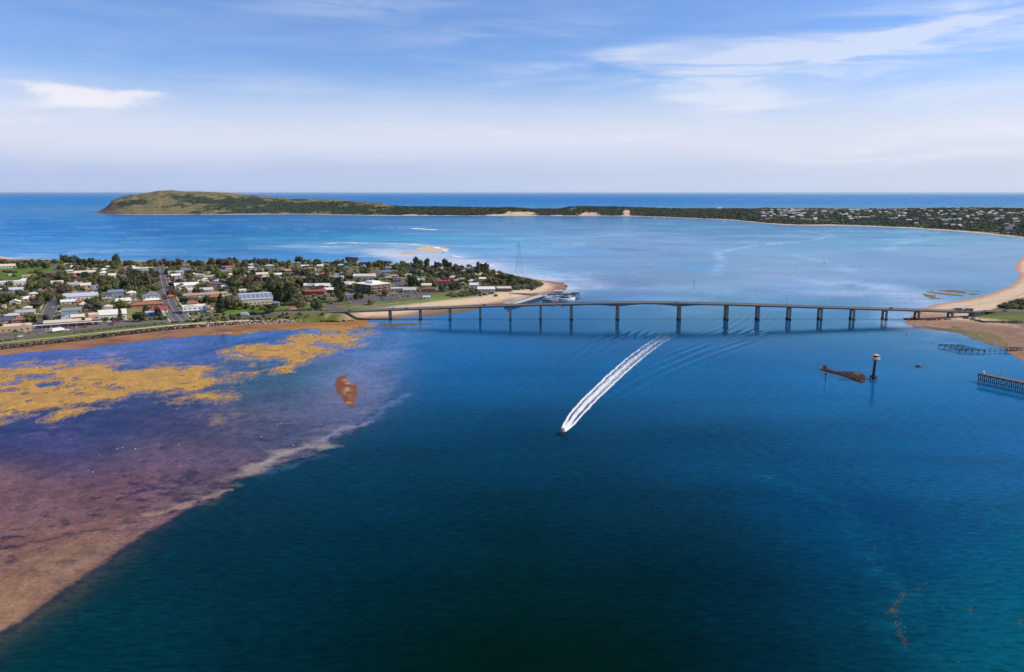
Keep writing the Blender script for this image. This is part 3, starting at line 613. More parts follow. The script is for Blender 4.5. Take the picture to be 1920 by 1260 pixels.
RAMP = np.array([G(430, 596, 4), G(500, 590, 5), (-240.0, 781.5), (-176.0, 780.5)])
d_, t_, _ = dist_line(gx, gy, RAMP); tz = np.maximum(tz, (3.2 + 3.9 * ss(.1, .92, t_)) * ss(24, 8.5, d_))
TZ = tz.reshape(shp)
def gz(x, y):
    i = (x - tx[0]) / (tx[1] - tx[0]); j = (y - ty[0]) / (ty[1] - ty[0])
    if i < 0 or j < 0 or i >= len(tx) - 1 or j >= len(ty) - 1: return 3.0
    i0, j0 = int(i), int(j); a, b = i - i0, j - j0
    return float((TZ[j0, i0] * (1 - a) + TZ[j0, i0 + 1] * a) * (1 - b) + (TZ[j0 + 1, i0] * (1 - a) + TZ[j0 + 1, i0 + 1] * a) * b)
def T(px, py):
    """ground point of the town seen at a point of the photograph, with its height"""
    z = 3.0
    for _ in range(4): x, y = G(px, py, z); z = gz(x, y)
    return x, y, z
def PT(pts): return np.array([T(a, b)[:2] for a, b in pts])
tc_ = lin((132, 122, 88))[None] * .68 * np.clip(1 + .5 * tn + .35 * tn2, .5, 1.6)[:, None]
gmk = ss(-.05, .25, tn + .4 * tn2)[:, None]; tc_ = tc_ * (1 - gmk) + lin((104, 116, 58)) * .62 * np.clip(1 + .4 * tn2, .6, 1.5)[:, None] * gmk
pav = ss(.02, .3, fbm(gx / 14, gy / 22, 4, .5, ox=211))[:, None] * .55; tc_ = tc_ * (1 - pav) + lin((184, 164, 136)) * .68 * pav
def paint(mask, c, v=.3):
    global tc_
    m = np.clip(mask, 0, 1)[:, None]; tc_ = tc_ * (1 - m) + np.asarray(c) * np.clip(1 + v * tn2 + v * .6 * tn, .6, 1.5)[:, None] * m
def patch(pts, c, soft=3.0, v=.3, wob=2.0): paint(ss(-soft, soft, sdf(gx, gy, PT(pts)) + wob * tn2), c, v)
LAWN = lin((116, 142, 52)) * .62; SAND = lin((228, 198, 164)) * .80; WETS = lin((158, 124, 102)) * .74
d_, t_, _ = dist_line(gx, gy, P([(-200, 690), (0, 656), (160, 638), (320, 619), (480, 607.5), (640, 603)])); paint(np.exp(-(d_ / 26) ** 4) * (1 - beachy), lin((128, 132, 66)) * .62, .4)
patch([(0, 514), (40, 519), (62, 524), (98, 508), (110, 498), (60, 497), (0, 500)], LAWN * .95)
patch([(-60, 530), (60, 527), (64, 524), (40, 517), (0, 512), (-60, 512)], LAWN * .85)
patch([(236, 581), (268, 577), (272, 588), (262, 596), (236, 598)], lin((160, 152, 88)) * .62)
patch([(205, 574), (240, 574), (236, 582), (206, 582)], LAWN * .9)
patch([(134, 541), (180, 541), (178, 551), (134, 551)], lin((150, 128, 112)) * .7)
patch([(360, 588), (430, 580), (450, 577), (560, 574), (612, 576), (612, 580), (550, 583), (460, 588), (370, 592)], LAWN * 1.05)
patch([(625, 579), (640, 573), (700, 575), (790, 563), (812, 556), (860, 550), (862, 555), (815, 563), (745, 572), (700, 577), (640, 579)], LAWN * 1.1)
patch([(808, 553), (850, 549), (900, 553), (940, 549), (940, 553), (860, 561), (810, 566), (800, 560)], LAWN * 1.1)
patch([(700, 567), (770, 557), (770, 561), (705, 570)], LAWN)
patch([(858, 532), (880, 531), (884, 537), (860, 538)], LAWN); patch([(955, 521), (975, 520), (975, 524), (957, 526)], LAWN)
patch([(455, 570), (472, 568), (476, 577), (452, 578)], LAWN); patch([(378, 514), (400, 514), (402, 520), (378, 520)], LAWN)
sm2 = beachy * ss(66, 44, tsd + 6 * tn); paint(sm2 * ss(1250, 1210, gy), SAND, .12)
bw2 = ss(1290, 1320, gy) * ss(26, 14, tsd); paint(bw2, SAND * .9, .2)
patch([(880, 563), (940, 556), (985, 553), (1010, 549), (1030, 542), (1022, 533), (1012, 527), (1058, 527), (1062, 545), (1010, 560), (960, 572), (850, 585), (740, 596), (735, 590), (800, 578)], SAND, 2, .10)
paint(beachy * ss(26, 6, tsd + 7 * tn + 2 * tn2) * ss(1250, 1200, gy), WETS, .2)
patch([(820, 578), (860, 574), (905, 571), (900, 575), (850, 581), (800, 588), (770, 592), (790, 584)], WETS, 4, .2)
patch([(612, 590), (650, 586), (668, 592), (662, 597), (640, 599), (615, 599)], lin((200, 170, 130)) * .75)
patch([(940, 515), (960, 512), (985, 520), (1000, 527), (1012, 533), (1010, 540), (960, 545), (945, 546), (900, 540), (900, 520)], lin((92, 98, 60)) * .6)
tkeep = ((tsd > -5)).reshape(shp)
Qt = grid_quads(*shp, keep=tkeep); Vt, Qt, Ct = compact(np.stack([gx, gy, tz], 1), Qt, np.concatenate([tc_, np.ones((len(tc_), 1))], 1))
groundm = attr_mat('town_ground', .95, .12, .35, .8, .5)
tag(link(bpy.data.objects.new('ground', np_mesh('ground', Vt, Qt, [groundm], True, Ct))), kind='structure')

# roads, drives, paths: strips laid on the ground
asph = mat('asphalt', lin((104, 98, 98)) * .75, .9, .2, .08, 0); conc = mat('path_concrete', lin((206, 192, 160)) * .75, .9, .15, .2, 0); kerb = mat('kerb_stone', (.42, .40, .37), .9, .1, .5, 0)
line_p = mat('road_paint', (.8, .8, .78), .7, .1, .5, 0)
def densify(L, step):
    out = []
    for a, b in zip(L[:-1], L[1:]):
        n = max(1, int(np.hypot(*(b - a)) / step)); out += [a + (b - a) * k / n for k in range(n)]
    return np.array(out + [L[-1]])
def strip(name, L, w, m, lift=.06, off=0.0, zf=None, parent=None, thick=0.0):
    L = densify(np.asarray(L, float), 5.0)
    for _ in range(6): L[1:-1] = (L[:-2] + 2 * L[1:-1] + L[2:]) / 4
    d = np.gradient(L, axis=0); d /= np.hypot(d[:, 0], d[:, 1])[:, None] + 1e-9; nrm = np.stack([-d[:, 1], d[:, 0]], 1)
    V = []; cols = np.linspace(-w / 2, w / 2, 5 if w > 3 else 2) + off
    for p, n_ in zip(L, nrm):
        for c_ in cols: q = p + n_ * c_; V.append((q[0], q[1], (zf or gz)(q[0], q[1]) + lift))
    k = len(cols); Q = [(i * k + j, i * k + j + 1, (i + 1) * k + j + 1, (i + 1) * k + j) for i in range(len(L) - 1) for j in range(k - 1)]
    V = np.array(V)
    if thick:
        n0 = len(V); V = np.concatenate([V, V - [0, 0, thick]])
        for i in range(len(L) - 1):
            for j in (0, k - 1): a, b = i * k + j, (i + 1) * k + j; Q.append((a, b, b + n0, a + n0))
    return tag(link(bpy.data.objects.new(name, np_mesh(name, V, np.array(Q), [m], False)), parent), kind=None if parent else 'structure')
MAIN = PT([(-300, 690), (-120, 655), (0, 635), (60, 628.5), (140, 617), (220, 609.5), (320, 602), (400, 596), (450, 593)]); MAIN = np.concatenate([MAIN, [(-262, 779), (-225.0, 781), (-186.5, 780.6)]])
SERV = PT([(-300, 668), (-100, 644), (10, 625), (70, 619.5), (110, 614), (170, 607.5), (215, 604), (270, 597), (320, 591.5)])
SIDE_A = PT([(70, 622), (85, 600), (95, 580), (104, 560), (107, 553)]); SIDE_A2 = PT([(100, 522), (104, 512), (108, 502), (112, 496)])
SIDE_B = PT([(344, 604), (330, 590), (318, 570), (308, 548), (303, 530), (300, 512), (300, 500)])
AVE = PT([(640, 580), (600, 574), (640, 569), (690, 566), (740, 562), (790, 558), (800, 553), (830, 543), (850, 539), (890, 537)])
PARK = PT([(662, 566), (710, 560), (770, 553), (800, 549)]); SIDE_C = PT([(690, 560), (728, 548), (752, 532), (744, 524), (712, 515), (700, 508)])
REAR = PT([(-60, 556), (60, 556), (110, 553), (180, 553), (300, 536), (400, 523), (560, 515), (700, 509)])
ROADS = []
for nm, L, w in (('main_road', MAIN, 13), ('service_road', SERV, 11), ('side_street', SIDE_A, 11), ('side_street', SIDE_A2, 8), ('side_street', SIDE_B, 13), ('avenue', AVE, 9), ('car_park', PARK, 22), ('side_street', SIDE_C, 10), ('back_street', REAR, 7)):
    strip(nm, L, w, asph, .08 + .015 * len(ROADS)); ROADS.append((L, w))
for L, w in ((MAIN, .35), (SIDE_B, .22), (SERV, .3)): strip('road_marking', L, w, line_p, .30)
for L, w in ((SIDE_A, 11), (SIDE_B, 13)):
    for s_ in (-1, 1): strip('footpath', L, 1.8, conc, .2, s_ * (w / 2 + 4))
    for s_ in (-1, 1): strip('kerb', L, .4, kerb, .24, s_ * (w / 2 + .2))
strip('kerb', MAIN, .45, kerb, .26, 6.8); strip('kerb', MAIN, .45, kerb, .26, -6.8)
WALK = PT([(-300, 705), (-100, 661), (0, 643.5), (80, 635.5), (160, 627), (240, 618), (320, 609.8), (400, 603.5), (480, 599), (560, 596.3), (610, 595.5)])
strip('seaside_path', WALK, 3.2, conc, .12)
strip('footpath', PT([(655, 576.5), (700, 573.5), (745, 568), (800, 561.5), (850, 556)]), 1.8, conc, .14)

# rock armour along the shore
rockm = [mat('armour_rock', lin((112, 98, 88)) * .8, .95, .5, .4, 0, .5), mat('armour_rock_dark', lin((70, 58, 52)) * .8, .95, .5, .4, 0, .5), mat('armour_rock_pale', lin((190, 172, 150)) * .8, .95, .4, .4, 0, .5)]
rl = densify(P([(-300, 706), (-200, 688), (0, 656), (80, 647), (160, 638), (240, 628), (320, 619), (400, 612), (480, 607.5), (560, 604.5), (620, 603.5), (642, 603), (652, 601.5), (650, 597)]), 1.0)
IV0, IF0 = ico(1)
pos, rad, mi = [], [], []
for p in rl:
    for k in range(3):
        for _ in range(1):
            q = p + rs.normal(0, .5, 2) + np.array([-.45, .89]) * (k * 2.0 - .5); pos.append((q[0], q[1], .2 + k * 1.05 + rs.uniform(-.2, .3))); rad.append(rs.uniform(.65, 1.5))
            pale = ss(-330, -230, p[0]) * .75
            mi.append(2 if rs.rand() < pale else (1 if rs.rand() < .45 or k == 0 else 0))
o = clumps('rock_armour', np.array(pos), np.array(rad), rockm, .7, .4, 3, np.array(mi))

# ------------------------------------------------------------------ the right-hand shore
RIGHT = P([(2060, 466), (2050, 474), (1990, 475), (1935, 476), (1920, 479), (1911, 488), (1905, 497), (1903, 505), (1911, 513), (1913, 519), (1904, 529), (1890, 538), (1872, 545), (1845, 555), (1818, 561), (1790, 566), (1762, 569), (1742, 575), (1722, 582), (1712, 592), (1702, 600), (1700, 605), (1722, 608), (1760, 611), (1800, 615), (1830, 620), (1860, 630), (1876, 645), (1886, 655), (1895, 664), (1910, 672), (1930, 686), (1990, 705), (2150, 730), (2600, 800), (3300, 700), (3000, 470)])
rx = np.arange(250, 1250, 2.0); ry = np.arange(440, 2600, 3.0)
ry = np.concatenate([np.arange(440, 1000, 2.0), np.arange(1000, 2700, 6.0)])
RX, RY = np.meshgrid(rx, ry); rshape = RX.shape; hx, hy = RX.ravel(), RY.ravel()
rsd = sdf(hx, hy, RIGHT); rn = fbm(hx / 30, hy / 30, 5, .55, ox=301); rn2 = fbm(hx / 7, hy / 7, 4, .6, ox=303)
hz = 3.0 * ss(-2, 55, rsd) + 2.0 * ss(40, 120, rsd)
EMB = P([(1822, 606), (1832, 603), (1870, 606), (1925, 612), (2200, 640), (2300, 570), (1980, 560), (1925, 567), (1895, 570), (1880, 578), (1862, 586), (1838, 594), (1826, 601)])
ems = sdf(hx, hy, EMB); hz = hz + 1.6 * ss(-2, 6, ems)
yb_ = G(1850, 600)[1]
road_h = np.clip((hx - G(1808, 600)[0]) / 30, 0, 1); rdist = np.abs(hy - 782)
hz = np.maximum(hz, 8.3 * ss(19, 7, rdist) * road_h)
hz = np.where(rsd < -1.5, -.8, hz + .25 * rn2 * ss(5, 40, rsd)); HZ = hz.reshape(rshape)
def hzr(x, y):
    i = np.interp(x, rx, np.arange(len(rx))); j = np.interp(y, ry, np.arange(len(ry))); i0, j0 = min(int(i), len(rx) - 2), min(int(j), len(ry) - 2); a, b = i - i0, j - j0
    return float((HZ[j0, i0] * (1 - a) + HZ[j0, i0 + 1] * a) * (1 - b) + (HZ[j0 + 1, i0] * (1 - a) + HZ[j0 + 1, i0 + 1] * a) * b)
hc = (SAND * 1.0)[None] * np.clip(1 + .10 * rn2 + .12 * rn, .7, 1.3)[:, None]
def hpaint(mask, c, v=.3):
    global hc
    m = np.clip(mask, 0, 1)[:, None]; hc = hc * (1 - m) + np.asarray(c) * np.clip(1 + v * rn2 + v * .6 * rn, .6, 1.5)[:, None] * m
hpaint(ss(12, 2, rsd + 3 * rn), lin((196, 150, 124)) * .84, .15)
hpaint(ss(820, 760, hy) * ss(.0, .35, rn + .5 * rn2) * ss(40, 20, rsd), lin((146, 112, 92)) * .75, .4)
hpaint(ss(840, 790, hy) * ss(52, 16, rsd + 10 * rn) * .8, lin((152, 112, 86)) * .74, .5)
hpaint(ss(1000, 860, hy) * ss(.05, .3, rn2 + rn) * ss(26, 10, rsd), lin((176, 140, 122)) * .8, .3)
hpaint(np.exp(-((rsd - 34 - 4 * rn) / 2.5) ** 2) * .45, lin((180, 140, 112)) * .8)
hpaint(ss(760, 700, hy) * ss(-.2, .3, rn + .2), lin((150, 118, 96)) * .8, .4)
hpaint(ss(770, 740, hy) * ss(40, 55, rsd), lin((140, 112, 86)) * .75, .4)
hpaint(ss(-2, 5, ems + 2 * rn), lin((124, 138, 58)) * .62, .35)
hpaint(ss(-4, 8, sdf(hx, hy, P([(1870, 582), (1876, 574), (1895, 566), (1925, 560), (2000, 553), (2300, 560), (2300, 590), (1950, 586)])) + 3 * rn), lin((84, 92, 52)) * .6, .4)
hpaint(ss(16, 11, rdist) * (road_h > .02) * ss(6, 8, hz), lin((120, 112, 96)) * .7, .3)
Qr = grid_quads(*rshape, keep=(rsd > -8).reshape(rshape)); Vr, Qr, Cr = compact(np.stack([hx, hy, hz], 1), Qr, np.concatenate([hc, np.ones((len(hc), 1))], 1))
tag(link(bpy.data.objects.new('beach', np_mesh('beach', Vr, Qr, [attr_mat('beach_sand', .95, .2, .25, 1.2, .4)], True, Cr))), kind='structure')
# weedy flats either side of the bridge end
def flats(name, poly, colour, alt, thr, seed, fs=16.0, edge=6.0, mname='weedy_flat', kind='stuff'):
    Pg = P(poly); x0, y0 = Pg.min(0) - 8; x1, y1 = Pg.max(0) + 8; st = 1.1
    X, Y = np.meshgrid(np.arange(x0, x1, st), np.arange(y0, y1, st * 2)); x, y = X.ravel(), Y.ravel()
    s = sdf(x, y, Pg); n = fbm(x / fs, y / (fs * 1.5), 5, .58, ox=seed); n2 = fbm(x / 5, y / 8, 4, .6, ox=seed + 3)
    m = np.where(s < -edge, -2, ss(-edge, edge, s) * 1.1 - .62 + n * 1.15 + .35 * n2)
    c = np.asarray(colour)[None] * np.clip(1 + .5 * n2, .5, 1.5)[:, None]; a = ss(-.1, .4, n2 + .6 * n)[:, None] * .7; c = c * (1 - a) + np.asarray(alt) * a
    Q = grid_quads(*X.shape, keep=(m > thr).reshape(X.shape)); V, Q, C = compact(np.stack([x, y, .05 + .12 * np.clip(m, 0, 1)], 1), Q, np.concatenate([c, np.ones((len(c), 1))], 1))
    mm = MATS.get(mname) or attr_mat(mname, .95, .3, .5, 1.5, .7); MATS[mname] = mm
    return tag(link(bpy.data.objects.new(name, np_mesh(name, V, Q, [mm], True, C))), kind=kind)
OL = lin((150, 132, 80)) * .62; BR = lin((120, 92, 64)) * .7; PK = lin((186, 140, 122)) * .78
flats('seaweed_bed', [(1722, 548), (1745, 544), (1790, 543), (1840, 546), (1858, 548), (1850, 552), (1800, 556), (1760, 562), (1735, 561)], OL, BR, .42, 401, 20)
flats('seaweed_bed', [(1765, 606), (1830, 612), (1880, 605), (1918, 612), (1930, 640), (1900, 655), (1855, 648), (1800, 626), (1775, 618)], OL, BR, .08, 405, 14)
flats('mudflat', [(1690, 601), (1720, 606), (1790, 611), (1840, 622), (1800, 618), (1740, 613), (1700, 609)], PK, BR, -.1, 411, 12, 4, kind='structure')
flats('seaweed_bed', [(1690, 612), (1740, 612), (1800, 618), (1840, 630), (1800, 626), (1740, 618)], OL * .8, BR * .8, .1, 415, 14)
flats('seaweed_bed', [(785, 590), (830, 583), (870, 579), (900, 575), (905, 580), (850, 588), (800, 594)], OL, BR, .1, 421, 10, 4)
flats('seaweed_bed', [(690, 607), (760, 606), (850, 607), (750, 612), (690, 612)], OL * .8, BR * .7, .18, 425, 16, 4)
flats('sandbar', [(784, 466), (800, 460), (825, 465), (832, 470), (815, 473), (790, 472)], SAND, SAND * .9, -.3, 431, 60, 20, 'bar_pale', 'structure')
flats('sandbar', [(748, 474), (770, 472), (790, 475), (780, 477), (755, 477)], SAND * .9, SAND * .8, -.1, 435, 60, 12, 'bar_pale', 'structure')
# reefs
def reef(poly, seed, h=.5):
    Pg = P(poly); x0, y0 = Pg.min(0) - 3; x1, y1 = Pg.max(0) + 3
    X, Y = np.meshgrid(np.arange(x0, x1, .45), np.arange(y0, y1, .6)); x, y = X.ravel(), Y.ravel(); s = sdf(x, y, Pg) + 1.6 * fbm(x / 4, y / 5, 5, .6, ox=seed)
    n = fbm(x / 2.2, y / 2.2, 4, .6, ox=seed + 5); z = -.1 + h * 1.5 * ss(0, 3, s) * (1.2 + 1.2 * n)
    c = lin((86, 54, 52))[None] * .42 * np.clip(1 + .6 * n, .4, 1.6)[:, None]
    gx_, gy_ = G(1606, 703); g_ = (ss(2.2, 1.2, np.hypot(x - gx_, (y - gy_) / 2.6)))[:, None] * (n > -.1)[:, None]; c = c * (1 - g_) + lin((150, 124, 52)) * .55 * g_
    Q = grid_quads(*X.shape, keep=(s > -.3).reshape(X.shape)); V, Q, C = compact(np.stack([x, y, z], 1), Q, np.concatenate([c, np.ones((len(c), 1))], 1))
    mm = MATS.get('reef_rock') or attr_mat('reef_rock', .8, .6, .5, 2.5, .8); MATS['reef_rock'] = mm
    return tag(link(bpy.data.objects.new('reef', np_mesh('reef', V, Q, [mm], True, C))), kind='structure')
reef([(1531, 691), (1545, 697), (1575, 704), (1600, 714), (1614, 719), (1623, 718), (1624, 711), (1628, 705), (1610, 699), (1590, 697), (1570, 697), (1556, 692), (1550, 684), (1540, 685), (1543, 692)], 501)
reef([(1530, 682), (1537, 681), (1539, 683), (1533, 684)], 505, .3); reef([(1711, 688), (1716, 685.5), (1726, 686), (1732, 690), (1724, 689.5), (1716, 688)], 509, .7)
reef([(646, 483.4), (674, 485), (668, 492), (651, 492)], 513, 1.2)
# rocks under the right bridge end and the embankment wall
pos, rad, mi = [], [], []
for line_, n_, s_ in (([(1698, 598), (1715, 599), (1735, 601), (1755, 602), (1775, 603)], 90, 2.2), ([(1826, 605), (1840, 608), (1870, 610), (1912, 611)], 330, 1.6), ([(1800, 600), (1826, 604)], 60, 2)):
    L = densify(P(line_), .5)
    for k in range(n_):
        q = L[rs.randint(len(L))] + rs.normal(0, s_, 2); pos.append((q[0], q[1], max(hzr(q[0], q[1]), 0) + .35 * rs.rand())); rad.append(rs.uniform(.4, 1.2)); mi.append(rs.choice(3, p=[.35, .6, .05]))
clumps('rock_armour', np.array(pos), np.array(rad), rockm, .7, .4, 4, np.array(mi))
# ------------------------------------------------------------------ the road bridge
concm = mat('bridge_concrete', lin((150, 138, 124)) * .8, .9, .22, .25, 0, .2); conc_d = mat('bridge_girder', lin((136, 134, 134)) * .8, .9, .2, .2, 0)
tide = mat('tidal_growth', lin((54, 46, 40)) * .7, .9, .4, .8, 0); steel = mat('galvanised_steel', (.36, .37, .38), .5, .1, .5, 0, 0, .6); dark_steel = mat('dark_steel', (.07, .07, .075), .6, .1, .5, 0, 0, .3)
YN, YF_ = 775.0, 785.4; YM = (YN + YF_) / 2
RAIL = [(606, 584.8), (640, 582.6), (690, 580.8), (730, 579.3), (787, 577.3), (843, 575.2), (900, 573.2), (957, 571.2), (1014, 569.6), (1072, 568.2), (1159, 566.8), (1217, 566.4), (1275, 566.9), (1364, 569), (1423, 570.8), (1482, 572.8), (1541, 574.7), (1602, 576.6), (1663, 578.5), (1724, 580.4), (1787, 582.4), (1834, 583.8)]
def bx(px, py=578.0): return (px - 960) * YN / ray(px, py)[1]
rail_x = np.array([bx(a, b) for a, b in RAIL]); rail_z = np.array([zat(b, YN) for a, b in RAIL]) - 1.15
def deck_z(x): return float(np.interp(x, rail_x, rail_z))
PIERS = [730, 787, 843, 900, 957, 1014, 1072, 1159, 1275, 1364, 1423, 1482, 1541, 1602, 1663, 1724, 1787]
pier_x = [bx(p, 592) for p in PIERS]
XL, XR = rail_x[0], rail_x[-1]
bridge = empty('road_bridge', ((XL + XR) / 2, YM, 0)); ox = (XL + XR) / 2
tag(bridge, 'long low concrete road bridge on paired columns crossing the whole channel', 'bridge')
xs = np.linspace(XL, XR, 160)
def haunch(x): return 1.15 + 1.7 * sum(math.exp(-((x - pier_x[k]) / 13.0) ** 2) for k in (7, 8)) + .5 * math.exp(-((x - pier_x[6]) / 10) ** 2)
def extr(name, prof, m):
    b = MB(); b.loft([[(x - ox, y - YM, z) for y, z in prof(x)] for x in xs], 0); return b.build(name, m, bridge)
extr('deck', lambda x: [(YN, deck_z(x) - .35), (YF_, deck_z(x) - .35), (YF_, deck_z(x)), (YN, deck_z(x))], mat('bridge_road', lin((140, 128, 116)) * .75, .9, .15, .15, 0))
extr('girder', lambda x: [(YN + 2.6, deck_z(x) - .36 - haunch(x)), (YF_ - 2.6, deck_z(x) - .36 - haunch(x)), (YF_ - 1.2, deck_z(x) - .36), (YN + 1.2, deck_z(x) - .36)], conc_d)
for y0, y1 in ((YN - .25, YN + .25), (YF_ - .25, YF_ + .25)):
    extr('parapet', lambda x: [(y0, deck_z(x) - .5), (y1, deck_z(x) - .5), (y1, deck_z(x) + .42), (y0, deck_z(x) + .42)], concm)
    b = MB(); ym = (y0 + y1) / 2 - YM
    for k in range(len(xs) - 1):
        for dzz in (.8, 1.1): b.tube((xs[k] - ox, ym, deck_z(xs[k]) + dzz), (xs[k + 1] - ox, ym, deck_z(xs[k + 1]) + dzz), .06, None, 4)
    for x in np.arange(XL, XR, 3.0): b.box(x - ox - .07, x - ox + .07, ym - .07, ym + .07, deck_z(x) + .55, deck_z(x) + 1.15)
    b.build('railing', steel, bridge)
extr('walkway', lambda x: [(YN + .3, deck_z(x) + .005), (YN + 1.9, deck_z(x) + .005), (YN + 1.9, deck_z(x) + .16), (YN + .3, deck_z(x) + .16)], concm)
b = MB()
for k in range(0, len(xs) - 1): b.add([(xs[k] - ox, .55, deck_z(xs[k]) + .012), (xs[k + 1] - ox, .55, deck_z(xs[k + 1]) + .012), (xs[k + 1] - ox, .75, deck_z(xs[k + 1]) + .012), (xs[k] - ox, .75, deck_z(xs[k]) + .012)], [(0, 1, 2, 3)])
b.build('lane_marking', line_p, bridge)
for k, x in enumerate(pier_x):
    g = gz(x, YM) if x < -60 else (hzr(x, YM) if x > 330 else -3); base = min(g, 1.0) - 1.5; top = deck_z(x) - .36 - haunch(x)
    pr = empty('pier', (x - ox, 0, 0)); pr.parent = bridge
    b = MB(); b.box(-1.0, 1.0, -5.0, 5.0, top - 1.1, top - .02, 0, .12); b.build('pier_cap', concm, pr)
    for s_ in (-1, 1):
        w = 1.25 if 5 < k < 10 else 1.0
        b = MB(); b.box(-w, w, s_ * 4.0 - .75, s_ * 4.0 + .75, max(g, 1.2) if k > 2 else max(g - .5, .8), top - 1.11, 0, .04)
        b.build('column', concm, pr)
        b = MB(); b.box(-w - .15, w + .15, s_ * 4.0 - .9, s_ * 4.0 + .9, base, max(g, 1.25) + .02 if k > 2 else max(g - .4, .9), 0, 0); b.build('footing', tide, pr)
for x, s_ in ((XL + 4, 1), (XR - 2, -1)):
    b = MB(); zt = deck_z(x) - .4; b.box(-1.2 - (8 if s_ > 0 else 0), 1.2 + (8 if s_ < 0 else 0), -5.4, 5.4, 0.2, zt); b.build('abutment', concm, bridge, (x - ox, 0, 0))
def right_road(x, y): return 8.32 if x > XR + 6 else max(deck_z(XR), 8.3)
strip('main_road', np.array([(XR - .5, YM), (XR + 60, YM), (XR + 160, YM + 4), (XR + 420, YM + 40)]), 10.5, asph, .02, 0, lambda x, y: float(np.interp(x, [XR, XR + 12, 4000], [deck_z(XR) - .03, 8.35, 8.35])))
# embankment that lifts the town road to the bridge
lampm = mat('lamp_steel', (.30, .31, .32), .5, .1, .5, 0)
def lamp_post(x, y, z, h, arm, label, group='street lamps', dirn=1):
    r = empty('street_lamp', (x, y, z)); tag(r, label, 'street lamp', group)
    MB().tube((0, 0, 0), (0, 0, h), .16, .09, 6).build('pole', lampm, r)
    MB().tube((0, 0, h - .1), (0, -arm * dirn, h + .35), .07, .06, 5).build('arm', lampm, r)
    MB().box(-.16, .16, -arm * dirn - .5, -arm * dirn + .2, h + .28, h + .45).build('lamp_head', lampm, r); return r
for k, (px, a) in enumerate(((787, 'above the first long span from the beach'), (957, 'in line with the jetty ramp'), (1109, 'left of the channel spans'), (1320, 'right of the widest span'), (1481, 'second along from the widest span'), (1552, 'straight above the long brown reef'), (1635, 'nearest above the beacon tower'), (1706, 'by the right-hand rocky shore'))):
    x = bx(px, 575); lamp_post(x, YF_ - .6, deck_z(x), 9.2, 1.8, 'thin grey lamp post on the bridge deck ' + a, 'lamp posts along the bridge')

# ------------------------------------------------------------------ power pylon on the spit
px0, py0 = T(973, 511)[:2]; pz = gz(px0, py0)
py_ = empty('power_pylon', (px0, py0, pz)); tag(py_, 'tall steel lattice pylon standing on the sandy spit behind the scrub', 'pylon')
PH = 47.0; pst = mat('pylon_steel', (.36, .36, .36), .6, .1, .3, 0)
def pw(z): return 5.6 * (1 - z / PH) ** 1.15 + .55
zs = [0, 6, 11.5, 16.5, 21, 25, 29, 32.5, 36, 39, 42, 44.5, 47]
for sx in (-1, 1):
    for sy in (-1, 1): MB().path([(sx * pw(z), sy * pw(z), z) for z in zs], [.22 - .12 * z / PH for z in zs], 4).build('leg', pst, py_)
b = MB()
for a, c in zip(zs[:-1], zs[1:]):
    for f in (lambda s, w: (s * w, -w), lambda s, w: (s * w, w), lambda s, w: (-w, s * w), lambda s, w: (w, s * w)):
        b.tube((*f(-1, pw(a)), a), (*f(1, pw(c)), c), .055, None, 3); b.tube((*f(1, pw(a)), a), (*f(-1, pw(c)), c), .055, None, 3); b.tube((*f(-1, pw(c)), c), (*f(1, pw(c)), c), .07, None, 3)
b.build('lattice', pst, py_)
for z, w in ((45, 3.2), (41, 4.2)):
    b = MB(); b.tube((-w, 0, z), (w, 0, z), .16, None, 4); b.tube((-w, 0, z), (0, 0, z + 1.8), .1, None, 4); b.tube((w, 0, z), (0, 0, z + 1.8), .1, None, 4); b.build('cross_arm', pst, py_)
    for s_ in (-1, 1): MB().tube((s_ * w, 0, z), (s_ * w, 0, z - 1.4), .14, None, 5).build('insulator', mat('insulator', (.4, .42, .42), .3), py_)

# ------------------------------------------------------------------ beacon tower on its single pile
bx0, by0 = G(1637, 711); S_ = 1.0
bt = empty('beacon_tower', (bx0, by0, 0)); tag(bt, 'old control tower with a pale cabin on one dark pile beside the reef', 'beacon')
pile = mat('old_pile', lin((62, 50, 46)) * .8, .9, .35, .6, 0, .3); cabm = mat('cabin_paint', lin((226, 206, 184)) * .8, .8, .15, .8, 0); dkglass = mat('dark_glass', (.02, .025, .03), .15, .05, 1, 0, 0, .6)
zt = zat(675, by0); zp = zat(673, by0)
MB().path([(0, 0, -2), (.1, 0, 3), (.35, 0, zp * .6), (.55, 0, zp)], [1.0, .95, .85, .85], 10).build('pile', pile, bt, smooth=True)
b = MB(); [b.tube((math.cos(a) * 2.4, math.sin(a) * 2.4, -1.5), (math.cos(a) * 1.9, math.sin(a) * 1.9, 2.6), .32, .28, 6) for a in np.arange(6) * 1.047]; b.build('fender_pile', pile, bt)
MB().loft([[(math.cos(a) * 2.3, math.sin(a) * 2.3, z) for a in np.arange(8) * .785] for z in (1.6, 2.2)]).build('collar', pile, bt)
c8 = lambda r, z, o=.55: [(o + math.cos(a + .39) * r, math.sin(a + .39) * r, z) for a in np.arange(8) * .785]
MB().loft([c8(1.2, zp - 1.1), c8(2.9, zp), c8(2.9, zp + .35)]).build('platform', cabm, bt)
b = MB()
for k in range(8):
    p, q = c8(2.8, zp + 1.35)[k], c8(2.8, zp + 1.35)[(k + 1) % 8]; b.tube(p, q, .06, None, 4); b.tube((p[0], p[1], zp + .3), p, .06, None, 4); b.tube((p[0], p[1], zp + .85), (q[0], q[1], zp + .85), .05, None, 4)
b.build('railing', cabm, bt)
MB().loft([c8(1.7, zp + .35), c8(1.75, zp + 1.5)]).build('cabin', cabm, bt); MB().loft([c8(1.65, zp + 1.5), c8(1.75, zp + 2.5)]).build('window', dkglass, bt)
MB().loft([c8(2.2, zp + 2.5), c8(2.2, zp + 2.75), c8(.8, zp + 3.3)]).build('roof', cabm, bt)
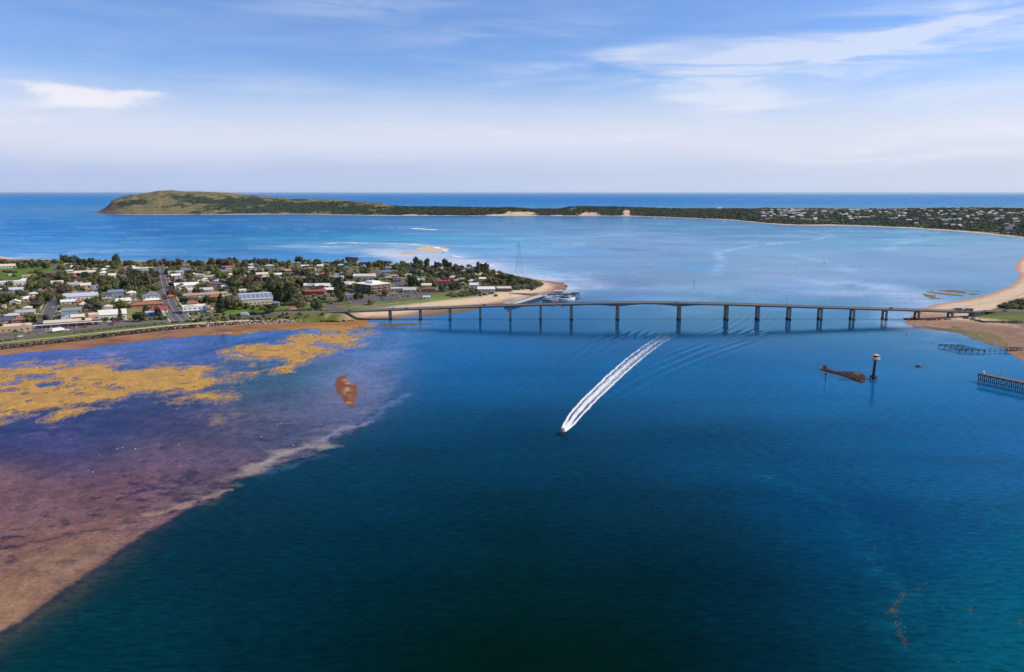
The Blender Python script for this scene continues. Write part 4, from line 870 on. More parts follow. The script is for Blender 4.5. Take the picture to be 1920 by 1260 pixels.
b = MB(); b.tube((.55, 0, zp + 3.2), (.55, 0, zp + 4.6), .2, .16, 6); b.tube((0, 0, zp + 3.2), (0, .4, zp + 4.2), .05, None, 4); b.build('signal_mast', cabm, bt)
b = MB(); [b.tube((s_ * .3 - 1.1, -.6, 2), (s_ * .3 - 1.4, -1.4, zp), .05, None, 4) for s_ in (-1, 1)]; [b.tube((-1.4 - .012 * z, -.65 - .06 * z, 2 + z), (-.8 - .012 * z, -.65 - .06 * z, 2 + z), .04, None, 3) for z in np.arange(0, zp - 2, .6)]; b.build('ladder', dark_steel, bt)
# channel marks
def mark(px, py, topy, col_, label):
    x, y = G(px, py); h = zat(topy, y); r = empty('channel_marker', (x, y, 0)); tag(r, label, 'marker', 'channel markers')
    MB().tube((0, 0, -1), (0, 0, h), .3, .24, 8).build('post', col_, r); MB().loft([[(.7 * math.cos(a), .7 * math.sin(a), z) for a in np.arange(8) * .785] for z in (h - 1.2, h - .2)]).build('topmark', col_, r)
mark(1301.5, 534, 524, mat('mark_red', (.30, .05, .04)), 'dark red channel post standing in open water beyond the bridge')
mark(1547, 716, 699.5, pile, 'short dark post standing in the water in front of the brown reef')
def buoy(px, py, r_, label, c=(.75, .13, .06)):
    x, y = G(px, py); r = empty('buoy', (x, y, 0)); tag(r, label, 'buoy', 'small floating buoys')
    MB().loft([[(k * r_ * math.cos(a), k * r_ * math.sin(a), z * r_) for a in np.arange(8) * .785] for k, z in ((.5, -.6), (1, -.1), (1, .3), (.4, .95))]).build('float', mat('buoy_red' if c[0] > .5 and c[1] < .5 else 'buoy_white', c, .5), r, smooth=True)
    MB().tube((0, 0, r_ * .9), (0, 0, r_ * 1.7), .08, None, 5).build('staff', dark_steel, r)
buoy(1701, 627.5, .85, 'red buoy afloat just below the right end of the bridge'); buoy(1747.5, 642, .75, 'orange-red buoy nearer the weedy shore and the mooring frame')

# ------------------------------------------------------------------ timber jetties on the right
timb = mat('jetty_timber', lin((120, 104, 96)) * .75, .9, .3, .8, 0, .3); timb_d = mat('jetty_pile', lin((58, 52, 54)) * .75, .95, .3, .8, 0)
ZJ = 5.6
a_ = np.array(G(1838, 699.5, ZJ)); c_ = np.array(G(1921, 716.5, ZJ)); dj = (c_ - a_) / np.hypot(*(c_ - a_)); nj = np.array([-dj[1], dj[0]]); LJ = 62.0; WJ = 3.6
rj = math.atan2(dj[1], dj[0]); jt = empty('timber_jetty', (a_[0], a_[1], 0), rj); tag(jt, 'dark timber jetty on rows of piles at the right edge', 'jetty')
wd = 5.2
plankme = MB().box(0, .9, -wd / 2, wd / 2, 0, .14).mesh('plank', [timb])
for k in range(int(LJ / .96)): part('plank', plankme, jt, (k * .96, 0, ZJ - .14 + .015 * ((k * 7) % 3)))
for s_ in (-1, 1): MB().box(0, LJ, s_ * wd / 2 - (.35 if s_ > 0 else -.05), s_ * wd / 2 + (-.05 if s_ > 0 else .35), ZJ - .7, ZJ - .16).build('beam', timb_d, jt)
pm = MB().tube((0, 0, -2), (0, 0, ZJ - .16), .30, .26, 7).mesh('pile', [timb_d])
for k in range(15):
    for s_ in (-1, 0, 1): part('pile', pm, jt, (.6 + k * 4.1, s_ * (wd / 2 - .25), 0))
    MB().box(.2 + k * 4.1, 1.0 + k * 4.1, -wd / 2 - .1, wd / 2 + .1, ZJ - 1.05, ZJ - .71).build('cross_beam', timb_d, jt)
    if k < 14: MB().tube((.6 + k * 4.1, -wd / 2 - .3, .9), (4.7 + k * 4.1, -wd / 2 - .3, ZJ - 1.2), .12, None, 5).build('brace', timb_d, jt)
b = MB(); b.tube((0, -wd / 2 + .1, 1.6), (LJ, -wd / 2 + .1, 1.6), .16, None, 5); b.build('waling', timb_d, jt)
for k, h in ((3, 5.2), (11, 6.0)):
    x, y = a_ + dj * (k * 4.1) + nj * (wd / 2 - .3); lamp_post(x, y, ZJ, h, .8, ('slim pale lamp near the outer end of the dark timber jetty', 'slim pale lamp further along the dark timber jetty')[k > 5], 'jetty lamps')
MB().box(-.6, .6, -.6, .6, ZJ - .1, ZJ + 1.3).build('bollard', mat('bollard_white', (.6, .58, .55)), jt, (1.2, 1.6, 0))
# mooring frame and its walkway
def posts_line(name, pts_top, label, cat, zt, piles, wdt=1.4):
    L = np.array(pts_top); r = empty(name, (*L[0], 0)); tag(r, label, cat); L = L - L[0]
    return r, L
A0 = np.array(G(1799, 660)); A1 = np.array(G(1846, 661)); d = A1 - A0; n_ = np.array([-.25, 1.0])
mf = empty('mooring_frame', (*A0, 0)); tag(mf, 'ladder-like mooring frame of dark beams on piles off the right shore', 'mooring frame')
back = n_ * 21
for k in range(5):
    for o_ in (0, 1):
        p = d * k / 4 + back * o_; MB().tube((p[0], p[1], -1.5), (p[0], p[1], 1.9), .34, .3, 6).build('pile', timb_d, mf)
    p, q = d * k / 4, d * k / 4 + back; MB().tube((*p, 1.6), (*q, 1.6), .26, None, 5).build('cross_beam', timb_d, mf)
for o_ in (0, 1): p, q = back * o_, d + back * o_; MB().tube((*p, 1.95), (*q, 1.95), .34, None, 5).build('beam', timb_d, mf)
W0 = np.array(G(1846, 659)); W1 = np.array(G(1926, 657.5)); wv = W1 - W0; wl = np.hypot(*wv)
wk = empty('walkway_jetty', (*W0, 0), math.atan2(wv[1], wv[0])); tag(wk, 'narrow timber walkway leading ashore from the mooring frame', 'jetty')
pk = MB().box(0, .95, -.9, .9, 0, .12).mesh('plank', [timb])
for k in range(int(wl)): part('plank', pk, wk, (k, 0, 2.0 + .01 * (k % 3)))
for k in range(9):
    for s_ in (-1, 1): MB().tube((k * wl / 8, s_ * .8, -1), (k * wl / 8, s_ * .8, 2.9 if k % 2 else 1.98), .16, None, 5).build('pile', timb_d, wk)
hx0, hy0 = G(1898, 655, 1.0)
sh = empty('boat_rack', (hx0, hy0, max(hzr(hx0, hy0), .4))); tag(sh, 'low open timber rack on posts beside the walkway near the right shore', 'boat rack')
MB().box(-6, 6, -1.6, 1.6, 2.3, 2.65).build('roof', timb, sh)
for k in range(5):
    for s_ in (-1, 1): MB().box(-5.6 + k * 2.8 - .12, -5.6 + k * 2.8 + .12, s_ * 1.4 - .12, s_ * 1.4 + .12, -1, 2.3).build('post', timb_d, sh)
# ------------------------------------------------------------------ houses
RC = {'white': (.76, .71, .63), 'cream': (.66, .56, .43), 'grey': (.36, .36, .37), 'bluegrey': (.17, .21, .28), 'slate': (.09, .10, .13), 'terracotta': (.36, .13, .07), 'red': (.40, .07, .06), 'pinkred': (.55, .06, .09),
      'brown': (.17, .11, .085), 'tan': (.42, .29, .18), 'green': (.22, .26, .20), 'paleblue': (.46, .50, .56), 'zinc': (.52, .51, .49)}
WC = {'white': (.70, .66, .60), 'cream': (.60, .52, .40), 'brick': (.33, .16, .10), 'tan': (.45, .34, .24), 'grey': (.40, .39, .39), 'bluegrey': (.24, .29, .35), 'apricot': (.58, .34, .19), 'blue': (.06, .15, .42), 'brown': (.19, .12, .09), 'lightblue': (.42, .52, .64), 'redshop': (.40, .10, .08), 'darkgrey': (.14, .14, .15)}
RM = {k: mat(k + '_roof', v, .6, .14, .5, .06, .1, 0, .35, (1, 5, 1)) for k, v in RC.items()}
WM = {k: mat(k + '_wall', v, .9, .12, .6, .08) for k, v in WC.items()}
glassm = mat('window_glass', (.03, .04, .05), .12, .05, 1, .2, 0, 0, .7); doorm = mat('door_paint', (.12, .10, .10), .6, .1, 1, .3); trimm = mat('white_trim', (.74, .73, .70), .6, .06, 1, 0)
winme = MB().box(-.8, .8, -.07, .05, 0, 1.25).mesh('window', [glassm]); framme = MB().box(-.92, .92, -.05, .05, -.12, -.002).box(-.92, .92, -.05, .05, 1.252, 1.36).mesh('sill', [trimm])
doorme = MB().box(-.5, .5, -.08, .05, 0, 2.1).mesh('door', [doorm]); chim = MB().box(-.35, .35, -.35, .35, 0, 1.5).mesh('chimney', [WM['brick']])
mesh_cache = {}
def cached(key, fn):
    if key not in mesh_cache: mesh_cache[key] = fn()
    return mesh_cache[key]
def wall_mesh(w, d, h, kind, rise, m):
    b = MB(); b.box(-w / 2, w / 2, -d / 2, d / 2, -1.2, h)
    if kind == 'gable':
        for s_ in (-1, 1): b.add([(s_ * w / 2, -d / 2, h), (s_ * w / 2, d / 2, h), (s_ * w / 2, 0, h + rise)], [(0, 1, 2)])
    return b.mesh('wall', [m])
def roof_mesh(w, d, h, kind, rise, m, o=.55):
    b = MB(); W, D = w / 2 + o, d / 2 + o; e = -o * rise / (d / 2)
    if kind == 'gable':
        for s_ in (-1, 1):
            b.add([(-W, s_ * D, h + e), (W, s_ * D, h + e), (W, 0, h + rise), (-W, 0, h + rise), (-W, s_ * D, h + e + .16), (W, s_ * D, h + e + .16), (W, 0, h + rise + .16), (-W, 0, h + rise + .16)], [(0, 1, 2, 3), (4, 5, 6, 7), (0, 1, 5, 4), (0, 3, 7, 4), (1, 2, 6, 5)])
        b.box(-W, W, -.12, .12, h + rise + .10, h + rise + .24)
    elif kind == 'hip':
        r = max(w / 2 - d / 2, .3)
        b.add([(-W, -D, h), (W, -D, h), (W, D, h), (-W, D, h), (-r, 0, h + rise), (r, 0, h + rise)], [(0, 1, 5, 4), (1, 2, 5), (2, 3, 4, 5), (3, 0, 4)]); b.box(-W, W, -D, D, h - .18, h - .01)
    elif kind == 'skillion':
        b.add([(-W, -D, h - .02), (W, -D, h - .02), (W, D, h + rise), (-W, D, h + rise), (-W, -D, h + .2), (W, -D, h + .2), (W, D, h + rise + .2), (-W, D, h + rise + .2)], [(0, 3, 2, 1), (4, 5, 6, 7), (0, 1, 5, 4), (1, 2, 6, 5), (2, 3, 7, 6), (3, 0, 4, 7)])
    else:
        b.box(-w / 2 + .12, w / 2 - .12, -d / 2 + .12, d / 2 - .12, h - .05, h + .12)
        for a in ((-w / 2 - .05, w / 2 + .05, -d / 2 - .05, -d / 2 + .2), (-w / 2 - .05, w / 2 + .05, d / 2 - .2, d / 2 + .05), (-w / 2 - .05, -w / 2 + .2, -d / 2 + .2, d / 2 - .2), (w / 2 - .2, w / 2 + .05, -d / 2 + .2, d / 2 - .2)): b.box(*a, h - .02, h + .55)
    return b.mesh('roof', [m])
THINGS = []                                    # (object, label, x, y) for telling look-alikes apart at the end
LAND = []                                      # landmarks: (short name, px, py)
FOOT = []                                      # footprints in use
DA = SIDE_B[len(SIDE_B) // 2] - SIDE_B[0]; ROT_W = math.atan2(DA[1], DA[0]) - math.pi / 2
def town_rot(px): return ROT_W if px < 470 else (ROT_W + (R(6) - ROT_W) * min(1, (px - 470) / 120))
def house(px, pyb, wpx, d, h, kind, rc, wc, label=None, short=None, rot=None, rise=None, detail=2, xyz=None, cat='house', name='house', wins=True):
    x, y, z = xyz if xyz else T(px, pyb); w = wpx / (F / (y * math.cos(PITCH) + H * math.sin(PITCH))) if not xyz else wpx
    rot = town_rot(px) if rot is None else rot
    if not xyz: x, y = x - math.sin(rot) * d / 2, y + math.cos(rot) * d / 2; z = gz(x, y)
    rise = (d * .20 if kind in ('gable', 'hip') else d * .06) if rise is None else rise
    w, d = round(w * 2) / 2, round(d * 2) / 2
    r = empty(name, (x, y, z), rot)
    part('wall', cached(('w', w, d, h, kind, rise, wc), lambda: wall_mesh(w, d, h, kind, rise, WM[wc])), r)
    rf = part('roof', cached(('r', w, d, h, kind, rise, rc), lambda: roof_mesh(w, d, h, kind, rise, RM[rc])), r)
    if wins:
        n = max(2, int(w / 4.2)); nl = max(1, int(h / 3.2))
        for l in range(nl):
            for k in range(n):
                xx = -w / 2 + (k + .5) * w / n
                if l == 0 and k == n // 2 and detail > 1: part('door', doorme, r, (xx, -d / 2 - .03, .05)); continue
                wn_ = part('window', winme, r, (xx, -d / 2 - .03, 1.0 + l * 3.1))
                if detail > 1: part('sill', framme, wn_, (0, -.03, 0))
            for k in range(max(1, int(d / 5))): part('window', winme, r, (w / 2 + .03, -d / 2 + (k + .5) * d / max(1, int(d / 5)), 1.0 + l * 3.1), math.pi / 2)
    if kind in ('gable', 'hip') and detail > 1 and cat == 'house' and (int(px * 7) % 3 == 0): part('chimney', chim, rf, (w * .2, d * .12, h + rise * .55))
    pxc, pyc = proj(x, y, z + h / 2); FOOT.append((x, y, math.hypot(w, d) / 2))
    if short: LAND.append((short, pxc, pyc)); tag(r, label, cat, 'buildings of the waterside town')
    else:
        wn = {'white': 'white', 'cream': 'cream', 'brick': 'brick', 'tan': 'tan', 'grey': 'grey', 'bluegrey': 'blue-grey'}.get(wc, wc); rn_ = {'white': 'white', 'bluegrey': 'blue-grey', 'zinc': 'silvery', 'red': 'red', 'pinkred': 'bright red', 'paleblue': 'pale blue'}.get(rc, rc)
        THINGS.append((r, f"{rn_}-roofed {wn} {cat}", pxc, pyc, 'house')); tag(r, None, cat, 'houses of the waterside town')
    return r
def add_box_part(r, name, m, *a): return MB().box(*a).build(name, m, r)
HAND = [
 (28, 535, 64, 18, 4.4, 'flat', 'white', 'white', 'long flat-roofed white hall beside the green sports field', 'long white hall'),
 (10, 503, 32, 14, 3.5, 'gable', 'cream', 'white', 'pale low hall behind the green sports field at the left edge', 'low hall at the left edge'),
 (24, 622, 58, 14, 4.6, 'flat', 'cream', 'apricot', 'apricot shop with dark window front at the left street corner', 'apricot corner shop'),
 (177, 605, 17, 13, 7.4, 'flat', 'cream', 'apricot', 'two-storey orange shop with a blue awning ending the shop row', 'orange two-storey shop'),
 (212, 598, 46, 18, 4.6, 'gable', 'white', 'white', 'wide bright white shed facing the main road', 'wide white shed'),
 (284, 593, 20, 10, 3.6, 'flat', 'paleblue', 'blue', 'small blue-fronted shop beside the vacant yellow grass lot', 'small blue shop'),
 (301, 586, 26, 12, 3.2, 'gable', 'red', 'white', 'red-roofed white shop on the corner of the wide side street', 'red-roofed corner shop'),
 (276, 576, 56, 12, 3, 'hip', 'terracotta', 'brick', 'long terracotta-roofed brick house above the vacant grass lot', 'long terracotta roof'),
 (283, 560, 28, 13, 3.6, 'hip', 'bluegrey', 'white', 'white house with a large blue-grey hip roof near the wide side street', 'large blue-grey hip roof'),
 (218, 558, 25, 12, 6.2, 'gable', 'bluegrey', 'bluegrey', 'blue-grey two-storey house standing over its neighbours', 'blue-grey two-storey house'),
 (152, 562, 56, 15, 4, 'gable', 'paleblue', 'white', 'long white hall with a pale blue metal roof', 'long pale blue roof'),
 (141, 539, 24, 13, 3.4, 'gable', 'grey', 'white', 'grey-roofed house with bright white gables above the bare yard', 'white-gabled grey house'),
 (161, 540, 17, 12, 3.6, 'gable', 'cream', 'cream', 'cream gabled cottage above the bare yard', 'cream gabled cottage'),
 (178, 540, 13, 8, 3, 'flat', 'grey', 'lightblue', 'small light blue shed above the bare yard', 'light blue shed'),
 (366, 587, 42, 14, 6.6, 'flat', 'white', 'white', 'white two-storey shop block on the corner of the wide side street', 'white shop block'),
 (482, 571, 58, 26, 6.2, 'gable', 'paleblue', 'cream', 'large hall with bluish panelled roof and pale walls beside the big dark trees', 'large hall with bluish roof'),
 (386, 557, 76, 9, 3, 'gable', 'tan', 'white', 'long low tan-roofed motel range behind the white shop block', 'long tan-roofed motel'),
 (351, 541, 42, 14, 4.2, 'gable', 'white', 'white', 'white-roofed hall right of the wide side street', 'white-roofed hall'),
 (405, 539, 26, 12, 4.2, 'hip', 'slate', 'brick', 'orange brick house with a dark slate roof', 'orange brick house'),
 (353, 549, 26, 11, 3, 'gable', 'cream', 'white', 'cream-roofed white bungalow above the tan motel', 'cream-roofed bungalow'),
 (388, 548, 22, 11, 3, 'gable', 'zinc', 'white', 'white bungalow with silvery roof above the tan motel', 'silvery-roofed bungalow'),
 (590, 553, 36, 12, 4, 'skillion', 'red', 'redshop', 'long red-canopied shop left of the huge single pine', 'red-canopied shop'),
 (683, 524, 40, 12, 5.0, 'gable', 'cream', 'white', 'white two-storey house right behind the apartment block', 'white house behind the apartments'),
 (740, 547, 30, 12, 3.6, 'flat', 'white', 'cream', 'low row of white shops right of the apartment block', 'row of white shops'),
 (768, 549, 24, 12, 3.8, 'gable', 'zinc', 'cream', 'cream hall with silvery roof at the car park', 'silvery hall at the car park'),
 (830, 536, 26, 11, 4.6, 'hip', 'pinkred', 'tan', 'pavilion with a bright pinkish red sawtooth roof', 'bright red pavilion'),
 (861, 530, 20, 11, 3, 'hip', 'tan', 'tan', 'tan house with a broad tan hip roof right of the red pavilion', 'broad tan hip roof'),
 (803, 548, 26, 11, 4, 'hip', 'brown', 'brick', 'dark brown-roofed brick tavern below the red pavilion', 'brown-roofed tavern'),
 (800, 561, 13, 6, 2.6, 'gable', 'zinc', 'white', 'small white kiosk on the lawn above the beach', 'small white kiosk'),
 (912, 547, 32, 12, 3.5, 'gable', 'white', 'white', 'long white boat shed at the landward end of the jetty', 'long white boat shed'),
 (946, 547, 26, 14, 4, 'skillion', 'cream', 'darkgrey', 'dark-fronted low building beside the long white boat shed', 'dark-fronted building'),
 (889, 540, 16, 10, 4.2, 'gable', 'white', 'white', 'small white gabled store just left of the boat shed', 'small white store'),
 (604, 541, 26, 12, 3.6, 'gable', 'white', 'white', 'white hall behind the red-canopied shop', 'white hall behind the red canopy'),
 (658, 560, 24, 10, 4, 'flat', 'grey', 'white', 'low grey-roofed shop at the foot of the apartment block', 'low grey shop'),
]
for a in HAND:
    r = house(*a)
    if a[9] == 'orange two-storey shop': add_box_part(r, 'awning', WM['blue'], -6.2, 6.2, -9.2, -6.54, 2.7, 3.0)
    if a[9] == 'bright red pavilion':
        for k in range(5): MB().add([(-8.5 + k * 3.6, -6, 5.2), (-8.5 + k * 3.6 + 1.8, -6, 7.2), (-8.5 + k * 3.6 + 3.6, -6, 5.2), (-8.5 + k * 3.6, 6, 5.2), (-8.5 + k * 3.6 + 1.8, 6, 7.2), (-8.5 + k * 3.6 + 3.6, 6, 5.2)], [(0, 1, 2), (3, 5, 4), (0, 1, 4, 3), (1, 2, 5, 4)]).build('sawtooth', RM['pinkred'], r)
    if a[9] == 'white shop block':
        for k in range(3): add_box_part(r, 'solar_panel', RM['slate'], -9 + k * 3, -6.3 + k * 3, -2, 2, 6.74, 6.9)
        add_box_part(r, 'awning', WM['white'], -12, 12, -9.4, -7.1, 2.9, 3.15)
    if a[9] == 'large hall with bluish roof':
        for k in range(8): add_box_part(r, 'roof_panel', RM['bluegrey'], -17 + k * 4.4, -13.4 + k * 4.4, -12, -.6, 0, .01).data.transform(Matrix.Translation((0, 0, 11.72)) @ Matrix.Shear('XY', 4, (0, 0))) if False else None
        rs_ = 26 * .2 / 13
        for k in range(8):
            x0 = -18.5 + k * 4.6; y0, y1 = -11.5, -2.5; z0, z1 = 6.2 + (13 + y0) * rs_ + .24, 6.2 + (13 + y1) * rs_ + .24
            MB().add([(x0, y0, z0), (x0 + 3.9, y0, z0), (x0 + 3.9, y1, z1), (x0, y1, z1), (x0, y0, z0 - .12), (x0 + 3.9, y0, z0 - .12), (x0 + 3.9, y1, z1 - .12), (x0, y1, z1 - .12)], [(0, 1, 2, 3), (0, 4, 5, 1), (1, 5, 6, 2), (2, 6, 7, 3), (3, 7, 4, 0)]).build('solar_panel', RM['bluegrey'], r)
# shop row with its long white awning
r = house(128, 612, 78, 12, 4.2, 'skillion', 'cream', 'redshop', 'long row of small shops behind one white awning facing the main road', 'shop row with white awning', cat='shop', name='shop_row')
add_box_part(r, 'awning', trimm, -28, 28, -9.2, -6.05, 3.0, 3.25)
for k in range(9): add_box_part(r, 'awning_post', trimm, -27.5 + k * 6.9, -27.35 + k * 6.9, -9.1, -8.95, 0, 3.0)
# three-storey apartments
ax, ay, azz = T(692, 549); rot = R(-42); ap = empty('apartment_block', (ax + 2, ay + 12, gz(ax, ay)), rot); tag(ap, 'three-storey brown-walled apartment block with white roof, the tallest building in town', 'building', 'buildings of the waterside town')
LAND.append(('tall apartment block', 692, 533)); FOOT.append((ax, ay + 12, 27))
add_box_part(ap, 'wall', WM['brown'], -17, 17, -15, 15, -1, 10.4)
MB().box(-17.6, 17.6, -15.6, 15.6, 10.4, 10.9).box(-8, 6, -4, 8, 10.9, 13.2).build('roof', RM['white'], ap)
for l in range(3):
    for k in range(6):
        part('window', winme, ap, (-14.2 + k * 5.7, -15.04, .9 + l * 3.4), 0, (1.3, 1, 1.35))
        part('window', winme, ap, (17.04, -12.5 + k * 5, .9 + l * 3.4), math.pi / 2, (1.3, 1, 1.35)); part('window', winme, ap, (-17.04, -12.5 + k * 5, .9 + l * 3.4), -math.pi / 2, (1.3, 1, 1.35))
    for k in range(3):
        add_box_part(ap, 'balcony', WM['tan'], -14.8 + k * 11, -9 + k * 11, -17, -15.02, .2 + l * 3.4, .45 + l * 3.4); add_box_part(ap, 'balcony_rail', WM['darkgrey'], -14.8 + k * 11, -9 + k * 11, -17, -16.9, .46 + l * 3.4, 1.4 + l * 3.4)
        add_box_part(ap, 'balcony', WM['tan'], 17.02, 19, -13 + k * 9, -7.6 + k * 9, .2 + l * 3.4, .45 + l * 3.4)
# more houses seen one by one
MORE = [(22, 597, 28, 'zinc', 'grey'), (48, 591, 36, 'grey', 'white'), (36, 606, 28, 'terracotta', 'brick'), (12, 606, 26, 'slate', 'tan'), (14, 555, 22, 'brown', 'tan'), (63, 556, 18, 'cream', 'white'), (30, 547, 26, 'paleblue', 'white'), (90, 549, 12, 'red', 'cream'),
 (128, 571, 28, 'white', 'white'), (130, 580, 26, 'brown', 'tan'), (150, 571, 22, 'terracotta', 'cream'), (135, 588, 36, 'green', 'cream'), (128, 600, 22, 'grey', 'redshop'), (146, 600, 26, 'cream', 'tan'), (158, 597, 20, 'brown', 'tan'), (156, 576, 12, 'cream', 'cream'), (200, 560, 18, 'slate', 'white'), (247, 554, 18, 'white', 'white'), (246, 563, 20, 'brown', 'white'), (232, 569, 28, 'white', 'white'), (285, 568, 32, 'white', 'white'), (200, 585, 16, 'green', 'grey'),
 (138, 504, 26, 'white', 'white'), (160, 515, 42, 'cream', 'cream'), (137, 523, 14, 'pinkred', 'brick'), (196, 515, 18, 'white', 'white'), (210, 521, 14, 'cream', 'white'), (255, 507, 26, 'white', 'white'), (268, 507, 24, 'zinc', 'white'), (103, 537, 12, 'zinc', 'white'), (195, 509, 14, 'white', 'white'),
 (330, 515, 30, 'grey', 'white'), (350, 510, 26, 'bluegrey', 'white'), (330, 520, 18, 'white', 'white'), (393, 523, 24, 'tan', 'cream'), (419, 513, 26, 'bluegrey', 'white'), (433, 519, 16, 'white', 'white'), (437, 524, 20, 'tan', 'tan'), (445, 530, 24, 'green', 'grey'), (492, 518, 24, 'cream', 'white'), (497, 523, 22, 'zinc', 'white'), (520, 519, 20, 'white', 'white'), (518, 526, 26, 'grey', 'white'), (520, 533, 26, 'cream', 'white'), (545, 518, 26, 'brown', 'brick'), (552, 524, 24, 'brown', 'tan'), (543, 511, 20, 'tan', 'tan'), (540, 527, 22, 'cream', 'cream'), (487, 510, 18, 'grey', 'grey'), (471, 506, 10, 'lightb', 'white'), (385, 506, 20, 'grey', 'white'), (586, 540, 22, 'grey', 'cream'),
 (605, 517, 14, 'terracotta', 'brick'), (631, 524, 30, 'grey', 'white'), (635, 530, 24, 'brown', 'tan'), (648, 506, 14, 'bluegrey', 'white'), (600, 502, 12, 'white', 'white'), (616, 506, 12, 'grey', 'white'), (653, 536, 26, 'cream', 'tan'), (728, 506, 12, 'bluegrey', 'white'), (738, 521, 20, 'tan', 'white'), (745, 529, 18, 'slate', 'grey'), (790, 514, 12, 'tan', 'cream'), (788, 530, 16, 'zinc', 'white'), (848, 524, 14, 'zinc', 'white'), (868, 512, 12, 'grey', 'cream'), (800, 539, 20, 'cream', 'grey'), (884, 531, 12, 'zinc', 'white'), (905, 527, 14, 'white', 'cream'), (820, 516, 12, 'tan', 'brick'), (320, 561, 14, 'terracotta', 'brick'), (405, 562, 20, 'terracotta', 'brick'), (363, 563, 20, 'brown', 'brick'), (425, 568, 18, 'grey', 'white'), (575, 540, 12, 'white', 'white')]
kinds = ('hip', 'gable', 'hip', 'gable', 'gable')
for k, (px, py, w, rc, wc) in enumerate(MORE):
    rc = 'paleblue' if rc == 'lightb' else rc
    house(px, py, w * .86, 8.5 + (k * 5) % 4, 2.8 + .2 * (k % 3), kinds[k % 5], rc, wc, detail=2 if py > 545 else 1)
rsH = np.random.RandomState(21)
NOGO = [PT(p) for p in ([(0, 514), (40, 519), (62, 524), (98, 508), (110, 498), (60, 497), (-40, 500), (-60, 530), (60, 527)], [(230, 578), (272, 576), (272, 592), (262, 597), (232, 599)], [(360, 588), (430, 576), (612, 572), (612, 584), (550, 583), (460, 590)],
                            [(620, 582), (640, 568), (700, 570), (790, 558), (860, 545), (862, 557), (740, 580)], [(455, 545), (500, 530), (568, 532), (570, 572), (520, 574)], [(190, 545), (190, 522), (240, 518), (304, 530), (304, 545), (250, 552)], [(654, 570), (780, 556), (800, 549), (770, 549), (700, 555)])]
def free(x, y, rad):
    if sdf(np.array([x]), np.array([y]), TOWN)[0] < 24: return False
    for L, w in ROADS:
        if dist_line(np.array([x]), np.array([y]), L)[0][0] < w / 2 + rad: return False
    for N in NOGO:
        if inside(np.array([x]), np.array([y]), N)[0]: return False
    return all((x - a) ** 2 + (y - b) ** 2 > (rad + c * .92) ** 2 for a, b, c in FOOT)
n_ = 0
for _ in range(2600):
    if n_ >= 58: break
    px, py = rsH.uniform(4, 900), rsH.uniform(497, 604); x, y, z = T(px, py)
    if px > 560 and py > 550 or px > 700 and rsH.rand() < .5: continue
    w, d = rsH.uniform(9, 14), rsH.uniform(7.5, 10)
    if not free(x, y, math.hypot(w, d) / 2): continue
    rc = rsH.choice(['white', 'cream', 'zinc', 'grey', 'bluegrey', 'slate', 'terracotta', 'brown', 'tan', 'green'], p=[.22, .16, .16, .13, .07, .05, .06, .07, .06, .02]); wc = rsH.choice(['white', 'cream', 'brick', 'tan', 'grey'], p=[.42, .22, .12, .12, .12])
    house(px, py, w, d, 3.0, rsH.choice(['hip', 'gable']), rc, wc, detail=1, xyz=(x, y, z), rot=town_rot(px) + (math.pi / 2 if rsH.rand() < .35 else 0)); n_ += 1
SHED = {}
n_ = 0
for _ in range(4000):
    if n_ >= 110: break
    px, py = rsH.uniform(2, 900), rsH.uniform(496, 606); x, y, z = T(px, py)
    if px > 560 and py > 552: continue
    if not free(x, y, 3.6): continue
    key = (rsH.choice(['white', 'cream', 'zinc', 'terracotta', 'bluegrey', 'tan', 'green', 'grey'], p=[.22, .2, .18, .1, .08, .1, .04, .08]), rsH.choice(['white', 'cream', 'tan', 'grey']), int(rsH.randint(3)))
    if key not in SHED: w_, d_ = ((6, 4), (8, 4.5), (5, 5))[key[2]]; SHED[key] = (wall_mesh(w_, d_, 2.4, 'gable', .8, WM[key[1]]), roof_mesh(w_, d_, 2.4, 'gable', .8, RM[key[0]], .3))
    r = empty('garden_shed', (x, y, z), town_rot(px) + (math.pi / 2 if rsH.rand() < .5 else 0)); part('wall', SHED[key][0], r); part('roof', SHED[key][1], r); FOOT.append((x, y, 3.4)); tag(r, None, 'shed', 'garden sheds and garages of the town'); n_ += 1
    THINGS.append((r, f"small {({'white': 'white', 'bluegrey': 'blue-grey', 'zinc': 'silvery'}).get(key[0], key[0])}-roofed {key[1]} shed", *proj(x, y, z + 1.5), 'shed'))
# jetty, fishing boats ------------------------------------------------
whitet = mat('weathered_white_timber', lin((212, 206, 198)) * .8, .85, .15, .6, 0)
def pier_deck(name, p0, p1, w, z, label, deckm, pilem, sp=5.0, planks=True, rail=False):
    p0, p1 = np.array(p0), np.array(p1); v = p1 - p0; L = np.hypot(*v); r = empty(name, (*p0, 0), math.atan2(v[1], v[0])); tag(r, label, 'jetty')
    MB().box(0, L, -w / 2 + .2, w / 2 - .2, z - .75, z - .21).build('beam', pilem, r)
    pm_ = MB().box(0, 1.9, -w / 2, w / 2, -.2, 0).mesh('deck_panel', [deckm])
    for k in range(int(L / 2)): part('deck_panel', pm_, r, (k * 2, 0, z + .01 * (k % 3)))
    pl = MB().tube((0, 0, -2), (0, 0, z - .2), .3, .26, 6).mesh('pile', [pilem])
    for k in range(int(L / sp) + 1):
        for s_ in (-1, 1): part('pile', pl, r, (min(k * sp + .4, L), s_ * (w / 2 - .35), 0))
    if rail:
        for s_ in (-1, 1):
            b = MB(); b.box(0, L, s_ * w / 2 - .06, s_ * w / 2 + .06, z + .95, z + 1.1)
            for k in range(int(L / 2.5)): b.box(k * 2.5, k * 2.5 + .12, s_ * w / 2 - .06, s_ * w / 2 + .06, z, z + .95)
            b.build('handrail', deckm, r)
    return r
